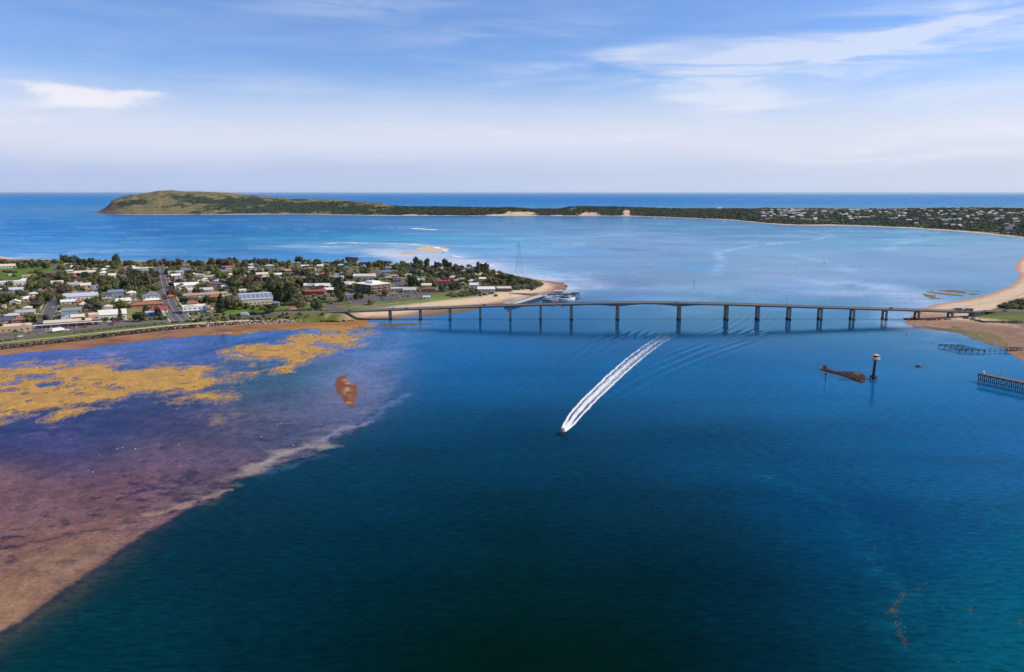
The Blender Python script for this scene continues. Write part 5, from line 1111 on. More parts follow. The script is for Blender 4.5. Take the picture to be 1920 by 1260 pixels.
pier_deck('jetty', G(958, 570.5, 2.8), G(1023, 551.5, 2.8), 8.5, 2.8, 'long white decked jetty running out from the beach to the fishing boats', whitet, timb_d, rail=True)
pier_deck('landing_ramp', G(946, 569.5, 2), G(987, 556.5, 2), 3.2, 2.0, 'narrow white boarding ramp on piles beside the long white jetty', whitet, timb_d, rail=True)
pier_deck('jetty', G(1018, 550.5, 3.6), G(1066, 550.5, 3.6), 11, 3.6, 'dark timber jetty head carrying a small shed behind the fishing boats', timb, timb_d)
pier_deck('jetty', G(1058, 556.5, 3.8), G(1081, 548, 3.8), 10, 3.8, 'blunt dark outer end of the jetty right of the fishing boats', timb_d, timb_d)
pier_deck('landing_stage', G(955, 549.5, 2.6), G(1014, 550.5, 2.6), 5, 2.6, 'long grey landing stage along the foot of the beach', mat('grey_deck', (.22, .20, .19), .9), timb_d)
sx_, sy_ = G(1047, 549, 3.8); shd = empty('jetty_shed', (sx_, sy_, 3.62)); tag(shd, 'small silver-roofed shed standing on the jetty head', 'shed')
part('wall', wall_mesh(10, 5, 2.6, 'gable', 1.0, WM['grey']), shd); part('roof', roof_mesh(10, 5, 2.6, 'gable', 1.0, RM['zinc']), shd)
hullc = {'white': (.70, .69, .67), 'blue': (.06, .14, .30), 'teal': (.05, .22, .24), 'red': (.40, .06, .05), 'cream': (.62, .56, .44)}
HM = {k: mat('hull_' + k, v, .4, .1, .5, 0, 0, 0, .5) for k, v in hullc.items()}
def hull_mesh(L, B, D, m, mdeck):
    b = MB(); n = 9; rings = []
    for k in range(n):
        t = k / (n - 1); x = -L / 2 + L * t; wv_ = B / 2 * (1 - max(0, (t - .45) / .55) ** 2.2) * (.86 + .14 * min(1, t * 4)); sh = D * (1 + .55 * max(0, t - .4) ** 1.5 * 2); wv_ = max(wv_, .06)
        rings.append([(x, -wv_, sh), (x + .02 * L * t, -wv_ * .86, .1), (x, -wv_ * .3, -.5 * D), (x, wv_ * .3, -.5 * D), (x + .02 * L * t, wv_ * .86, .1), (x, wv_, sh)])
    b.loft(rings, 0); b.add([(r[0][0], r[0][1] * .96, r[0][2] - .05 * D) for r in rings] + [(r[5][0], r[5][1] * .96, r[5][2] - .05 * D) for r in rings], [(i, i + 1, n + i + 1, n + i) for i in range(n - 1)], 1)
    return b.mesh('hull', [m, mdeck])
def fishing_boat(px, py, L, rz, hc, label):
    x, y = G(px, py); r = empty('fishing_boat', (x, y, .1), rz); tag(r, label, 'fishing boat', 'fishing boats at the jetty'); B = L * .3; D = L * .13
    part('hull', hull_mesh(L, B, D, HM[hc], HM['cream']), r)
    wh = MB().box(L * .02, L * .24, -B * .3, B * .3, D * .95, D * .95 + 2.5, 0, .1).build('wheelhouse', HM['white'], r)
    MB().box(L * .03 + .05, L * .24 + .02, -B * .31, B * .31, D * .95 + 1.3, D * .95 + 2.0).build('window', glassm, wh); MB().box(-L * .02, L * .28, -B * .36, B * .36, D * .95 + 2.51, D * .95 + 2.7).build('cabin_roof', HM['white'], wh)
    ms = MB().tube((-L * .05, 0, D), (-L * .05, 0, D + L * .55), .16, .08, 6).build('mast', HM['white'], r)
    MB().tube((-L * .05, 0, D + 1.6), (-L * .42, 0, D + 3.4), .10, .08, 5).build('boom', HM['white'], ms)
    b = MB(); [b.tube((-L * .05, 0, D + L * .5), e, .04, None, 3) for e in ((L * .46, 0, D * 1.6), (-L * .45, B * .4, D), (-L * .45, -B * .4, D))]; b.build('rigging', dark_steel, ms)
    MB().box(-L * .4, -L * .2, -B * .25, B * .25, D * .9, D * .9 + .8).build('fish_hold', HM['blue' if hc != 'blue' else 'white'], r)
    b = MB(); [b.tube((L * (.28 + .05 * k), s_ * B * (.38 - .06 * k), D * 1.1), (L * (.28 + .05 * k), s_ * B * (.38 - .06 * k), D * 1.1 + 1.1), .05, None, 4) for k in range(4) for s_ in (-1, 1)]; b.build('bow_rail', steel, r)
    return r
fishing_boat(1024, 558, 15, R(200), 'white', 'white fishing boat lying nearest the white jetty'); fishing_boat(1031, 566, 17, R(190), 'teal', 'teal-hulled fishing boat in front at the left of the moored boats')
fishing_boat(1043, 562, 15, R(14), 'white', 'white fishing boat in the middle of the moored group'); fishing_boat(1052, 567.5, 16, R(8), 'blue', 'blue-hulled fishing boat in the front row of the moored group')
fishing_boat(1066, 563, 18, R(30), 'white', 'largest white fishing boat, outermost of the moored group'); fishing_boat(1039, 568.5, 12, R(185), 'red', 'small red-hulled boat between the teal and blue fishing boats'); fishing_boat(956, 576, 13, R(170), 'blue', 'dark blue boat tied up alone left of the white jetty')
# ------------------------------------------------------------------ trees
LM = {'dark': mat('leaf_dark', (.050, .062, .026), .85, .4, 1.2, .25, 0, 0, .2), 'olive': mat('leaf_olive', (.118, .112, .042), .85, .4, 1.2, .25, 0, 0, .2), 'green': mat('leaf_green', (.088, .112, .030), .85, .35, 1.2, .22, 0, 0, .2), 'bright': mat('leaf_bright', (.125, .15, .034), .85, .3, 1.2, .15, 0, 0, .2),
      'rust': mat('leaf_rust', (.085, .045, .024), .85, .35, 1.2, .15, 0, 0, .2), 'grey': mat('leaf_grey', (.105, .090, .068), .85, .3, 1.2, .15, 0, 0, .2), 'brown': mat('leaf_brown', (.115, .084, .050), .85, .4, 1.2, .2, 0, 0, .2), 'silver': mat('leaf_silver', (.085, .115, .070), .85, .3, 1.2, .15, 0, 0, .2)}
bark = mat('bark', (.10, .075, .055), .95, .3, 2, .2)
IV2, IF2 = ico(2)
def crown_mesh(kind, seed, m):
    r = np.random.RandomState(seed); vs, fs = [], []; n0 = 0
    if kind == 'norfolk': lobes = [((math.cos(k * 2.4) * .12, math.sin(k * 2.4) * .12, .14 + .82 * k / 9), .42 * (1 - k / 10.5) + .05, .42) for k in range(10)]
    elif kind == 'gum': lobes = [((r.uniform(-.6, .6), r.uniform(-.6, .6), r.uniform(.40, .84)), r.uniform(.28, .46), .62) for _ in range(8)]
    elif kind == 'round': lobes = [((r.uniform(-.42, .42), r.uniform(-.42, .42), r.uniform(.32, .70)), r.uniform(.36, .52), .72) for _ in range(7)]
    elif kind == 'cypress': lobes = [((r.uniform(-.3, .3), r.uniform(-.3, .3), .2 + .68 * k / 6), .52 - .05 * k + r.uniform(-.05, .05), .62) for k in range(7)]
    else: lobes = [((r.uniform(-.6, .6), r.uniform(-.6, .6), r.uniform(.1, .45)), r.uniform(.35, .55), .62) for _ in range(6)]
    for c, rad, sq in lobes:
        big = rad > .3; v, f = (IV1, IF1)
        V = v * (1 + .5 * (r.rand(len(v), 1) - .5)) * rad * .86 * np.array([1, 1, sq]) + np.array(c); vs.append(V); fs.append(f + n0); n0 += len(V)
        k = 34                                                    # leaf sprays that roughen the outline
        d = r.normal(size=(k, 3)); d /= np.linalg.norm(d, axis=1)[:, None]; p = d * rad * r.uniform(.82, 1.22, (k, 1)) * np.array([1, 1, sq]) + np.array(c)
        s = r.uniform(.07, .15, (k, 1)); A = r.normal(size=(k, 3)); A /= np.linalg.norm(A, axis=1)[:, None]; B = np.cross(A, d); tri = np.stack([p - A * s, p + A * s, p + B * s * 1.6], 1).reshape(-1, 3)
        vs.append(tri); fs.append(np.arange(3 * k).reshape(-1, 3) + n0); n0 += 3 * k
    return np_mesh('crown', np.concatenate(vs), np.concatenate(fs), [m], False)
def trunk_mesh(kind):
    b = MB(); b.path([(0, 0, -.15), (.02, .01, .2), (-.01, .03, .45), (.02, 0, .62)], [.07, .05, .035, .018], 6)
    if kind in ('gum', 'round'):
        for a in (0.4, 2.3, 4.4): b.path([(0, .02, .26), (.18 * math.cos(a), .18 * math.sin(a), .45), (.36 * math.cos(a), .36 * math.sin(a), .62)], [.035, .025, .012], 5)
    return b.mesh('trunk', [bark])
TRK = {k: trunk_mesh(k) for k in ('gum', 'round', 'cypress', 'norfolk', 'shrub')}
CROWN = {}
NOUN = {'gum': 'spreading tree', 'round': 'round tree', 'cypress': 'upright tree', 'norfolk': 'tall pine', 'shrub': 'bush'}
COLN = {'dark': 'dark green', 'olive': 'olive', 'green': 'mid green', 'bright': 'bright green', 'rust': 'rust-brown', 'grey': 'grey bare', 'brown': 'brownish', 'silver': 'silvery green'}
n_tree = 0
def tree(px, py, w, h, kind, lc, label=None, xyz=None, short=None):
    """w, h in metres"""
    global n_tree
    x, y, z = xyz if xyz else T(px, py); v = (n_tree * 7) % 3; key = (kind, lc, v); n_tree += 1
    if key not in CROWN: CROWN[key] = crown_mesh(kind, 100 + v * 13 + len(CROWN), LM[lc])
    r = empty('bush' if kind == 'shrub' else 'tree', (x, y, z - .1), (n_tree * 2.399) % 6.28); r.scale = (w / 1.7, w / 1.7, h)
    part('trunk', TRK[kind], r); part('crown', CROWN[key], r)
    cat = 'bush' if kind == 'shrub' else 'tree'; tag(r, label, cat, 'bushes of the town' if kind == 'shrub' else 'trees of the town')
    if short: LAND.append((short, px, py - 8))
    if not label: THINGS.append((r, f"{'tall ' if h > 13.5 and kind != 'norfolk' else ''}{COLN[lc]} {NOUN[kind]}", *proj(x, y, z + h / 2), 'tree'))
    return r
tree(637, 566, 19, 27, 'cypress', 'dark', 'huge single dark pine standing by the road between red-canopied shop and apartments', short='huge single pine')
tree(414, 586, 15, 19, 'norfolk', 'dark', 'dark tree with a bare straight trunk beside the white shop block'); tree(461, 540, 13, 13, 'round', 'rust', 'rust-brown round tree among green ones above the large hall', short='rust-brown tree')
tree(229, 578, 14, 10, 'round', 'bright', 'bright yellow-green round tree left of the vacant grass lot', short='bright yellow-green tree'); tree(177, 583, 15, 9, 'gum', 'grey', 'grey leafless spreading tree behind the orange two-storey shop')
tree(261, 603, 13, 10, 'round', 'dark', 'dark round tree on the kerb in front of the vacant grass lot', short='kerbside round tree'); tree(694, 571, 8, 6, 'round', 'olive', 'trimmed boxy olive tree alone on the beach-side lawn'); tree(156, 609, 6, 7, 'cypress', 'dark', 'small dark upright tree before the shop row awning')
tree(226, 601, 8, 12, 'norfolk', 'brown', 'brownish young pine in front of the wide white shed'); tree(86, 607, 8, 9, 'gum', 'brown', 'brownish tree at the left end of the shop row')
rsT = np.random.RandomState(33)
# (x, y, spread x, spread y, number, sort, colours, width, height) surveyed clumps
CL = [(131, 493, 14, 1.5, 6, 'cypress', 'dark', 14, 15), (160, 496, 14, 2, 6, 'gum', 'dark brown', 12, 12), (200, 499, 22, 3, 8, 'gum', 'dark olive brown', 12, 11), (219, 493, 2, .5, 1, 'gum', 'dark', 12, 17), (245, 499, 18, 2, 5, 'round', 'olive dark', 12, 10), (285, 499, 18, 2.5, 7, 'gum', 'dark brown', 12, 11), (306, 497, 5, 1.5, 2, 'gum', 'brown', 12, 14), (330, 500, 14, 2, 5, 'gum', 'dark brown', 11, 11), (366, 500, 14, 2, 5, 'round', 'olive dark', 12, 10), (415, 499, 22, 4, 12, 'gum', 'dark brown', 14, 13), (450, 502, 10, 3, 4, 'gum', 'dark brown', 13, 12), (475, 497, 10, 1.5, 4, 'gum', 'dark', 12, 12), (500, 499, 14, 2.5, 6, 'gum', 'dark brown', 12, 12), (530, 499, 14, 3, 4, 'gum', 'brown olive', 10, 9), (555, 494, 12, .8, 3, 'gum', 'dark', 9, 13), (590, 497, 14, 2, 4, 'gum', 'dark olive', 10, 10), (625, 499, 16, 2.5, 7, 'round', 'green dark olive', 11, 9), (626, 492, 2, .3, 1, 'gum', 'dark', 9, 13), (670, 501, 22, 3, 10, 'round', 'olive dark green', 12, 9), (715, 502, 20, 3, 9, 'gum', 'dark olive', 12, 10), (755, 503, 16, 3, 7, 'round', 'dark olive', 12, 9), (790, 502, 12, 3, 6, 'cypress', 'dark', 15, 15), (832, 504, 16, 3, 7, 'cypress', 'dark', 14, 13),
      (35, 503, 14, 2, 5, 'round', 'green dark', 13, 10), (70, 501, 16, 2, 6, 'gum', 'dark brown', 13, 11), (90, 506, 5, 2, 2, 'gum', 'dark', 12, 13), (70, 512, 12, 1, 3, 'shrub', 'dark olive', 11, 6), (18, 511, 14, 1, 4, 'shrub', 'dark brown', 9, 5), (75, 540, 14, 5, 7, 'round', 'green dark olive', 15, 12), (92, 527, 10, 2, 4, 'gum', 'dark brown', 13, 9), (116, 528, 10, 4, 6, 'gum', 'dark olive', 13, 11), (118, 552, 9, 5, 5, 'gum', 'brown olive', 12, 12), (118, 508, 8, 3, 3, 'round', 'olive', 11, 9), (170, 520, 14, 3, 5, 'gum', 'dark olive', 12, 9), (180, 505, 12, 2, 4, 'gum', 'olive dark', 11, 9), (215, 504, 6, 1, 2, 'round', 'bright', 10, 7),
      (212, 540, 20, 6, 12, 'round', 'olive dark green', 15, 11), (250, 535, 22, 7, 14, 'gum', 'dark olive', 15, 13), (285, 530, 16, 7, 11, 'gum', 'dark brown olive', 15, 13), (296, 545, 6, 3, 3, 'round', 'olive green', 10, 9), (265, 517, 14, 2, 4, 'gum', 'dark', 13, 9), (230, 513, 14, 3, 4, 'gum', 'olive brown', 12, 9), (263, 549, 4, 1, 1, 'round', 'bright', 9, 7),
      (15, 567, 16, 3, 6, 'round', 'green dark', 14, 10), (48, 559, 10, 3, 4, 'round', 'dark olive', 11, 9), (84, 565, 8, 4, 5, 'round', 'green dark', 13, 10), (74, 574, 5, 4, 3, 'gum', 'olive grey', 11, 8), (55, 603, 8, 3, 4, 'round', 'green olive', 12, 9), (70, 590, 4, 8, 4, 'shrub', 'bright olive', 7, 4), (10, 601, 6, 2, 2, 'shrub', 'dark', 8, 4), (50, 619, 4, 1, 1, 'round', 'olive', 9, 6), (2, 622, 3, 1, 1, 'round', 'dark', 9, 9), (112, 568, 5, 4, 3, 'gum', 'olive brown', 10, 8), (184, 575, 8, 3, 4, 'round', 'dark olive', 13, 11), (165, 570, 6, 2, 2, 'round', 'dark', 9, 7), (190, 584, 5, 2, 2, 'round', 'green', 10, 6), (196, 600, 4, 1, 1, 'shrub', 'olive', 6, 4), (215, 603, 5, 1, 2, 'shrub', 'brown grey', 8, 6), (272, 585, 3, 2, 2, 'cypress', 'dark', 7, 8), (297, 594, 3, 1.5, 2, 'cypress', 'dark', 8, 10), (311, 580, 3, 4, 3, 'round', 'olive green', 8, 6), (270, 572, 4, .8, 1, 'shrub', 'dark', 10, 5), (106, 590, 4, 6, 3, 'shrub', 'olive', 6, 4), (170, 557, 14, 2, 3, 'shrub', 'dark olive', 9, 5), (262, 557, 5, 2, 2, 'shrub', 'green', 9, 6), (238, 549, 6, 1, 2, 'shrub', 'olive', 8, 5),
      (318, 512, 8, 4, 5, 'gum', 'dark olive', 12, 9), (330, 537, 10, 6, 7, 'gum', 'dark brown olive', 11, 8), (326, 554, 6, 3, 3, 'round', 'rust brown', 11, 8), (340, 556, 6, 3, 3, 'round', 'brown olive', 10, 7), (362, 519, 14, 4, 7, 'gum', 'dark brown', 12, 8), (374, 538, 10, 3, 4, 'round', 'green olive', 12, 8), (385, 508, 12, 2, 4, 'round', 'dark olive', 12, 9), (396, 503, 4, 2, 2, 'cypress', 'dark', 9, 12), (416, 522, 10, 5, 6, 'round', 'bright green', 12, 9), (408, 515, 6, 3, 3, 'round', 'green', 11, 9), (445, 536, 14, 6, 9, 'gum', 'dark olive brown', 14, 12), (480, 545, 14, 5, 7, 'round', 'green olive', 12, 9), (475, 533, 12, 4, 5, 'gum', 'olive grey', 13, 10), (470, 520, 10, 4, 4, 'gum', 'dark olive', 12, 9), (455, 517, 12, 3, 3, 'gum', 'dark', 12, 9), (505, 530, 14, 5, 6, 'gum', 'olive dark', 13, 10), (530, 545, 18, 8, 15, 'round', 'dark olive', 17, 16), (535, 562, 16, 6, 10, 'cypress', 'dark', 15, 17), (556, 570, 10, 3, 4, 'round', 'dark olive', 13, 11), (546, 536, 14, 3, 4, 'gum', 'olive', 15, 13), (575, 535, 13, 4, 6, 'round', 'dark olive', 15, 13), (570, 515, 18, 3, 7, 'gum', 'dark brown', 13, 9), (592, 525, 8, 3, 3, 'gum', 'dark brown', 12, 9), (438, 578, 9, 4, 5, 'gum', 'olive brown', 13, 12), (355, 567, 16, 2, 5, 'round', 'dark olive', 9, 6), (394, 569, 8, 2, 3, 'round', 'dark', 9, 8), (462, 580, 3, 1, 1, 'round', 'olive', 9, 7), (494, 582, 3, .6, 1, 'round', 'olive', 10, 6), (514, 580, 4, .6, 1, 'round', 'dark', 13, 8), (471, 581, 4, .6, 1, 'cypress', 'brown', 6, 6), (565, 576, 6, 1.5, 3, 'round', 'olive brown', 11, 8), (596, 579, 7, 1.5, 3, 'round', 'dark green', 12, 9), (415, 575, 6, 2, 2, 'round', 'dark', 12, 9),
      (600, 529, 10, 3, 4, 'gum', 'dark', 12, 9), (617, 530, 8, 3, 4, 'round', 'olive dark', 11, 8), (612, 512, 10, 3, 4, 'round', 'olive green', 11, 8), (640, 511, 12, 2, 4, 'round', 'dark olive', 11, 8), (690, 509, 12, 2, 4, 'round', 'olive dark', 11, 8), (655, 521, 8, 2, 3, 'round', 'olive', 11, 8), (715, 551, 4, 1.5, 2, 'gum', 'brown', 9, 8), (755, 553, 4, 2, 2, 'cypress', 'dark', 12, 15), (775, 536, 8, 3, 5, 'cypress', 'dark', 13, 14), (757, 516, 8, 3, 4, 'round', 'brown olive', 12, 9), (762, 510, 8, 2, 3, 'round', 'silver', 12, 9), (778, 514, 6, 2, 2, 'round', 'silver', 13, 10), (790, 519, 6, 1.5, 2, 'round', 'bright', 11, 7), (815, 514, 12, 3, 6, 'gum', 'brown dark', 13, 10), (838, 520, 12, 4, 6, 'gum', 'dark olive', 13, 12), (857, 511, 10, 4, 6, 'gum', 'dark brown', 12, 10), (818, 538, 4, 1.5, 2, 'round', 'brown olive', 9, 7), (828, 547, 3, 1.5, 2, 'round', 'dark', 10, 9), (853, 541, 8, 2, 3, 'round', 'olive dark', 10, 7), (790, 551, 7, 1.5, 3, 'round', 'brown olive', 11, 9), (808, 549, 3, 1, 1, 'round', 'olive', 9, 8), (675, 561, 6, 1, 2, 'round', 'dark', 11, 8), (688, 560, 4, .8, 1, 'round', 'dark', 10, 7), (721, 555, 4, 1, 2, 'gum', 'brown', 10, 8), (850, 555, 6, 1.5, 4, 'shrub', 'grey olive', 9, 6), (870, 554, 12, 2, 7, 'shrub', 'grey olive', 9, 6), (890, 552, 8, 1.5, 4, 'shrub', 'grey olive', 8, 6), (880, 526, 8, 4, 5, 'gum', 'dark brown', 11, 8),
      (903, 509, 10, 3, 6, 'cypress', 'dark', 13, 12), (880, 516, 12, 4, 6, 'gum', 'dark', 12, 9), (915, 520, 14, 5, 8, 'gum', 'dark olive', 12, 8), (940, 522, 10, 3, 5, 'round', 'olive dark', 11, 8), (955, 522, 6, 1.5, 3, 'cypress', 'dark', 11, 8), (930, 532, 14, 3, 6, 'round', 'dark olive', 11, 7), (962, 531, 12, 3, 6, 'shrub', 'olive dark', 11, 6), (985, 530, 12, 3, 7, 'shrub', 'dark olive', 11, 6), (975, 540, 14, 2.5, 6, 'shrub', 'olive green', 10, 5), (1002, 535, 9, 3, 6, 'shrub', 'dark olive', 10, 5), (992, 541, 6, 2, 3, 'shrub', 'grey', 10, 5), (1010, 531, 4, 1.5, 3, 'shrub', 'olive', 8, 4)]
jobs = []
for cx_, cy_, sx, sy, n, sort, cols_, w, h in CL:
    cs = cols_.split()
    for k in range(n):
        px, py = cx_ + rsT.uniform(-1, 1) * sx, cy_ + rsT.uniform(-1, 1) * sy
        jobs.append((px, py, w * rsT.uniform(.72, 1.15), h * rsT.uniform(.72, 1.12), sort if rsT.rand() < .75 else rsT.choice(['gum', 'round']) if sort != 'shrub' else 'shrub', cs[rsT.randint(len(cs))]))
jobs.sort(key=lambda j: -j[1])
HEDGE = [(476, 589), (487, 588.5), (497, 587.5), (507, 587), (517, 586.5), (527, 586), (537, 586), (547, 585.5), (557, 585), (567, 585), (577, 585), (587, 585), (597, 585.5), (606, 586), (435, 592), (448, 591), (330, 604), (355, 602), (372, 600), (396, 598), (410, 597)]
spare = []; nt_ = nb_ = 0
for j in jobs:
    x, y, z = T(j[0], j[1])
    if sdf(np.array([x]), np.array([y]), TOWN)[0] < 3: continue
    bad = any(dist_line(np.array([x]), np.array([y]), L)[0][0] < w * .35 for L, w in ROADS)
    bad = bad or any((x - a) ** 2 + (y - b) ** 2 < (c * .5) ** 2 for a, b, c in FOOT)
    if bad: continue
    if j[4] == 'shrub': nb_ += 1; tree(*j[:2], j[2], j[3], j[4], j[5], None, (x, y, z))
    elif nt_ < 286: nt_ += 1; tree(*j[:2], j[2], j[3], j[4], j[5], None, (x, y, z))
    else: spare.append((j, x, y, z))
for k, (px, py) in enumerate(HEDGE):
    tree(px, py + 1, 9.5 if k < 14 else 6.5, 5.2 if k < 14 else 3, 'shrub', ('dark', 'dark', 'green')[k % 3])
# garden scrub between the houses, and the trees of the back shore beyond the first three hundred
ps, rr, mi = [], [], []
def join_trees(name, items):
    V, Q, M = [], [], []; n0 = 0; ms = []
    for x, y, z, w, h, kind, lc in items:
        key = (kind, lc, 0)
        if key not in CROWN: CROWN[key] = crown_mesh(kind, 300 + len(CROWN), LM[lc])
        me = CROWN[key]; v = np.empty(len(me.vertices) * 3, np.float32); me.vertices.foreach_get('co', v); v = v.reshape(-1, 3); f = np.empty(len(me.polygons) * 3, np.int32); me.loops.foreach_get('vertex_index', f)
        a = rsT.uniform(0, 6.28); c, s_ = math.cos(a), math.sin(a); v = np.stack([(v[:, 0] * c - v[:, 1] * s_) * w / 1.7 + x, (v[:, 0] * s_ + v[:, 1] * c) * w / 1.7 + y, v[:, 2] * h + z], 1)
        if LM[lc] not in ms: ms.append(LM[lc])
        V.append(v); Q.append(f.reshape(-1, 3) + n0); n0 += len(v); M.append(np.full(len(f) // 3, ms.index(LM[lc])))
    me = np_mesh(name, np.concatenate(V), np.concatenate(Q), ms, False); me.polygons.foreach_set('material_index', np.concatenate(M).astype(np.int32))
    return tag(link(bpy.data.objects.new(name, me)), kind='stuff')
extra = [(x, y, z, j[2], j[3], j[4], j[5]) for j, x, y, z in spare]
for _ in range(3000):
    if len(extra) > len(spare) + 420: break
    px, py = rsT.uniform(0, 900), 492 + 60 * rsT.rand() ** 1.3; x, y, z = T(px, py)
    if px > 640 and py > 545: continue
    if sdf(np.array([x]), np.array([y]), TOWN)[0] < 4: continue
    if any(dist_line(np.array([x]), np.array([y]), L)[0][0] < w / 2 + 3 for L, w in ROADS) or any(inside(np.array([x]), np.array([y]), N)[0] for N in NOGO[:3]) or any((x - a) ** 2 + (y - b) ** 2 < (c * .75) ** 2 for a, b, c in FOOT): continue
    extra.append((x, y, z, rsT.uniform(6, 11), rsT.uniform(4.5, 8.5), rsT.choice(['gum', 'round', 'round']), rsT.choice(['olive', 'dark', 'brown', 'green', 'bright', 'silver'], p=[.36, .24, .18, .14, .05, .03])))
join_trees('back_woodland', extra)
ps, rr, mi = [], [], []
k = 0
for _ in range(9000):
    px, py = rsT.uniform(-10, 1010), rsT.uniform(490, 606); x, y, z = T(px, py)
    if sdf(np.array([x]), np.array([y]), TOWN)[0] < 5: continue
    if px > 620 and py > 556 or (px > 930 and py > 546): continue
    if any(dist_line(np.array([x]), np.array([y]), L)[0][0] < w / 2 + 2.5 for L, w in ROADS): continue
    if any(inside(np.array([x]), np.array([y]), N)[0] for N in NOGO[:4]): continue
    if any((x - a) ** 2 + (y - b) ** 2 < (c * .82) ** 2 for a, b, c in FOOT): continue
    n_ = 1 + int(rsT.rand() < .5)
    for q in range(n_): s_ = rsT.uniform(.9, 2.6); ps.append((x + rsT.normal(0, 1.5), y + rsT.normal(0, 1.5), z + s_ * .5)); rr.append(s_); mi.append(rsT.choice(4, p=[.36, .3, .16, .18]))
    k += 1
    if k > 1500: break
clumps('garden_shrubbery', np.array(ps), np.array(rr), [LM['dark'], LM['olive'], LM['brown'], LM['green']], .8, .4, 14, np.array(mi))
# low saltbush between road and path
ps, rr, mi = [], [], []
L = densify((MAIN[:-4] + PT([(-300, 705), (-120, 663), (0, 643.5), (60, 637), (140, 628.5), (220, 619.5), (320, 609.8), (400, 603.5), (450, 600.5)])[:len(MAIN[:-4])]) / 2 if False else PT([(0, 639.5), (60, 633.5), (140, 624), (220, 615), (320, 606), (400, 600)]), 1.5)
for p in L:
    for q in range(2):
        if fbm(np.array([p[0] / 30]), np.array([p[1] / 30]), 3)[0] < -.12: continue
        a = p + rsT.normal(0, 1.6, 2); ps.append((*a, gz(*a) + .3)); rr.append(rsT.uniform(.6, 1.5)); mi.append(rsT.choice(4, p=[.3, .4, .15, .15]))
L2 = densify(PT([(30, 630), (100, 620), (160, 612), (215, 607), (270, 601)]), 2.0)
for p in L2:
    if rsT.rand() < .6: a = p + rsT.normal(0, 1.0, 2); ps.append((*a, gz(*a) + .3)); rr.append(rsT.uniform(.5, 1.1)); mi.append(rsT.choice(4, p=[.2, .4, .1, .3]))
clumps('saltbush', np.array(ps), np.array(rr), [LM['dark'], LM['olive'], LM['brown'], LM['green']], .7, .4, 15, np.array(mi))
# bushes on the right-hand bank
k = 0
for px, py in ((1882, 577), (1893, 573), (1905, 569), (1916, 566), (1890, 579), (1902, 576), (1914, 573), (1909, 580), (1922, 579), (1924, 569)):
    x, y = G(px, py, 5); tree(px, py, 13, 5.5, 'shrub', ('dark', 'olive')[k % 2], None, (x, y, hzr(x, y))); k += 1
# ------------------------------------------------------------------ vehicles
paint = {k: mat('car_' + k, v, .35, .04, 1, 0, 0, 0, .6) for k, v in {'white': (.72, .72, .72), 'silver': (.38, .40, .42), 'black': (.02, .02, .025), 'red': (.36, .03, .03), 'blue': (.05, .10, .28), 'grey': (.16, .17, .18), 'maroon': (.20, .02, .04)}.items()}
tyre = mat('tyre', (.02, .02, .02), .9); carglass = mat('car_glass', (.02, .025, .03), .1, .02, 1, 0, 0, 0, .7)
def car_body(L, W, Hb, m):
    b = MB(); s = [(-L / 2, .45, .75), (-L / 2 + .1, .32, Hb * .98), (L * .18, .30, Hb), (L / 2 - .15, .34, Hb * .86), (L / 2, .45, .62)]
    b.loft([[(x, -W / 2, z0), (x, W / 2, z0), (x, W / 2 * .94, z1), (x, -W / 2 * .94, z1)] for x, z0, z1 in s]); return b.mesh('body', [m])
wheelme = MB().tube((0, -.11, 0), (0, .11, 0), .34, None, 10).mesh('wheel', [tyre])
cabme = MB().loft([[(-1.95, -.78, .92), (1.0, -.78, .92), (1.0, .78, .92), (-1.95, .78, .92)], [(-1.55, -.64, 1.42), (.35, -.64, 1.42), (.35, .64, 1.42), (-1.55, .64, 1.42)]]).mesh('windows', [carglass])
bodies = {k: car_body(4.5, 1.82, .95, m) for k, m in paint.items()}
roofs = {k: MB().box(-1.58, .38, -.66, .66, 1.425, 1.50).mesh('roof', [m]) for k, m in paint.items()}
def car(x, y, z, rz, c, label=None, bridge_=False, name='car'):
    r = empty(name, (x, y, z), rz)
    part('body', bodies[c], r); part('windows', cabme, r); part('roof', roofs[c], r)
    for sx in (-1.4, 1.4):
        for sy in (-.8, .8): part('wheel', wheelme, r, (sx, sy, .34))
    tag(r, label, 'car', 'cars about the town and bridge')
    if not label: THINGS.append((r, f"{c} car", *proj(x, y, z + .7), 'car'))
    return r
def along(L, px):
    best = min(range(len(L) - 1), key=lambda k: abs(proj(*(L[k] + L[k + 1]) / 2, 3)[0] - px)); a, b = L[best], L[best + 1]; return a, b
def on_road(L, px, off, c, label=None, flip=0):
    D = densify(np.asarray(L), 4.0)
    for _ in range(6): D[1:-1] = (D[:-2] + 2 * D[1:-1] + D[2:]) / 4
    k = min(range(1, len(D) - 1), key=lambda i: abs(proj(D[i][0], D[i][1], 3)[0] - px)); d = D[k + 1] - D[k - 1]; a = math.atan2(d[1], d[0]); x, y = D[k] + np.array([-math.sin(a), math.cos(a)]) * off
    return car(x, y, gz(x, y) + .2, a + flip * math.pi, c, label)
on_road(MAIN, 31, -3, 'white', 'white car on the main road at the far left'); on_road(MAIN, 164, 2.5, 'maroon', 'maroon car on the main road below the shop row'); on_road(MAIN, 211, 2.5, 'black', 'black car on the main road near the wide white shed'); on_road(MAIN, 415, -2.5, 'red', 'red car on the main road beside the low hedge'); on_road(MAIN, 124, -3, 'white', 'white car following the white box truck')
on_road(SERV, 28, 3, 'black', 'black car parked before the apricot corner shop'); on_road(SERV, 112, 3.5, 'white', 'white car parked before the left end of the shop row'); on_road(SERV, 172, 0, 'white', 'white car on the service road under the blue awning'); on_road(SERV, 179, -3, 'grey', 'grey car parked opposite the orange two-storey shop'); on_road(SERV, 205, 3, 'white', 'white car parked before the wide white shed')
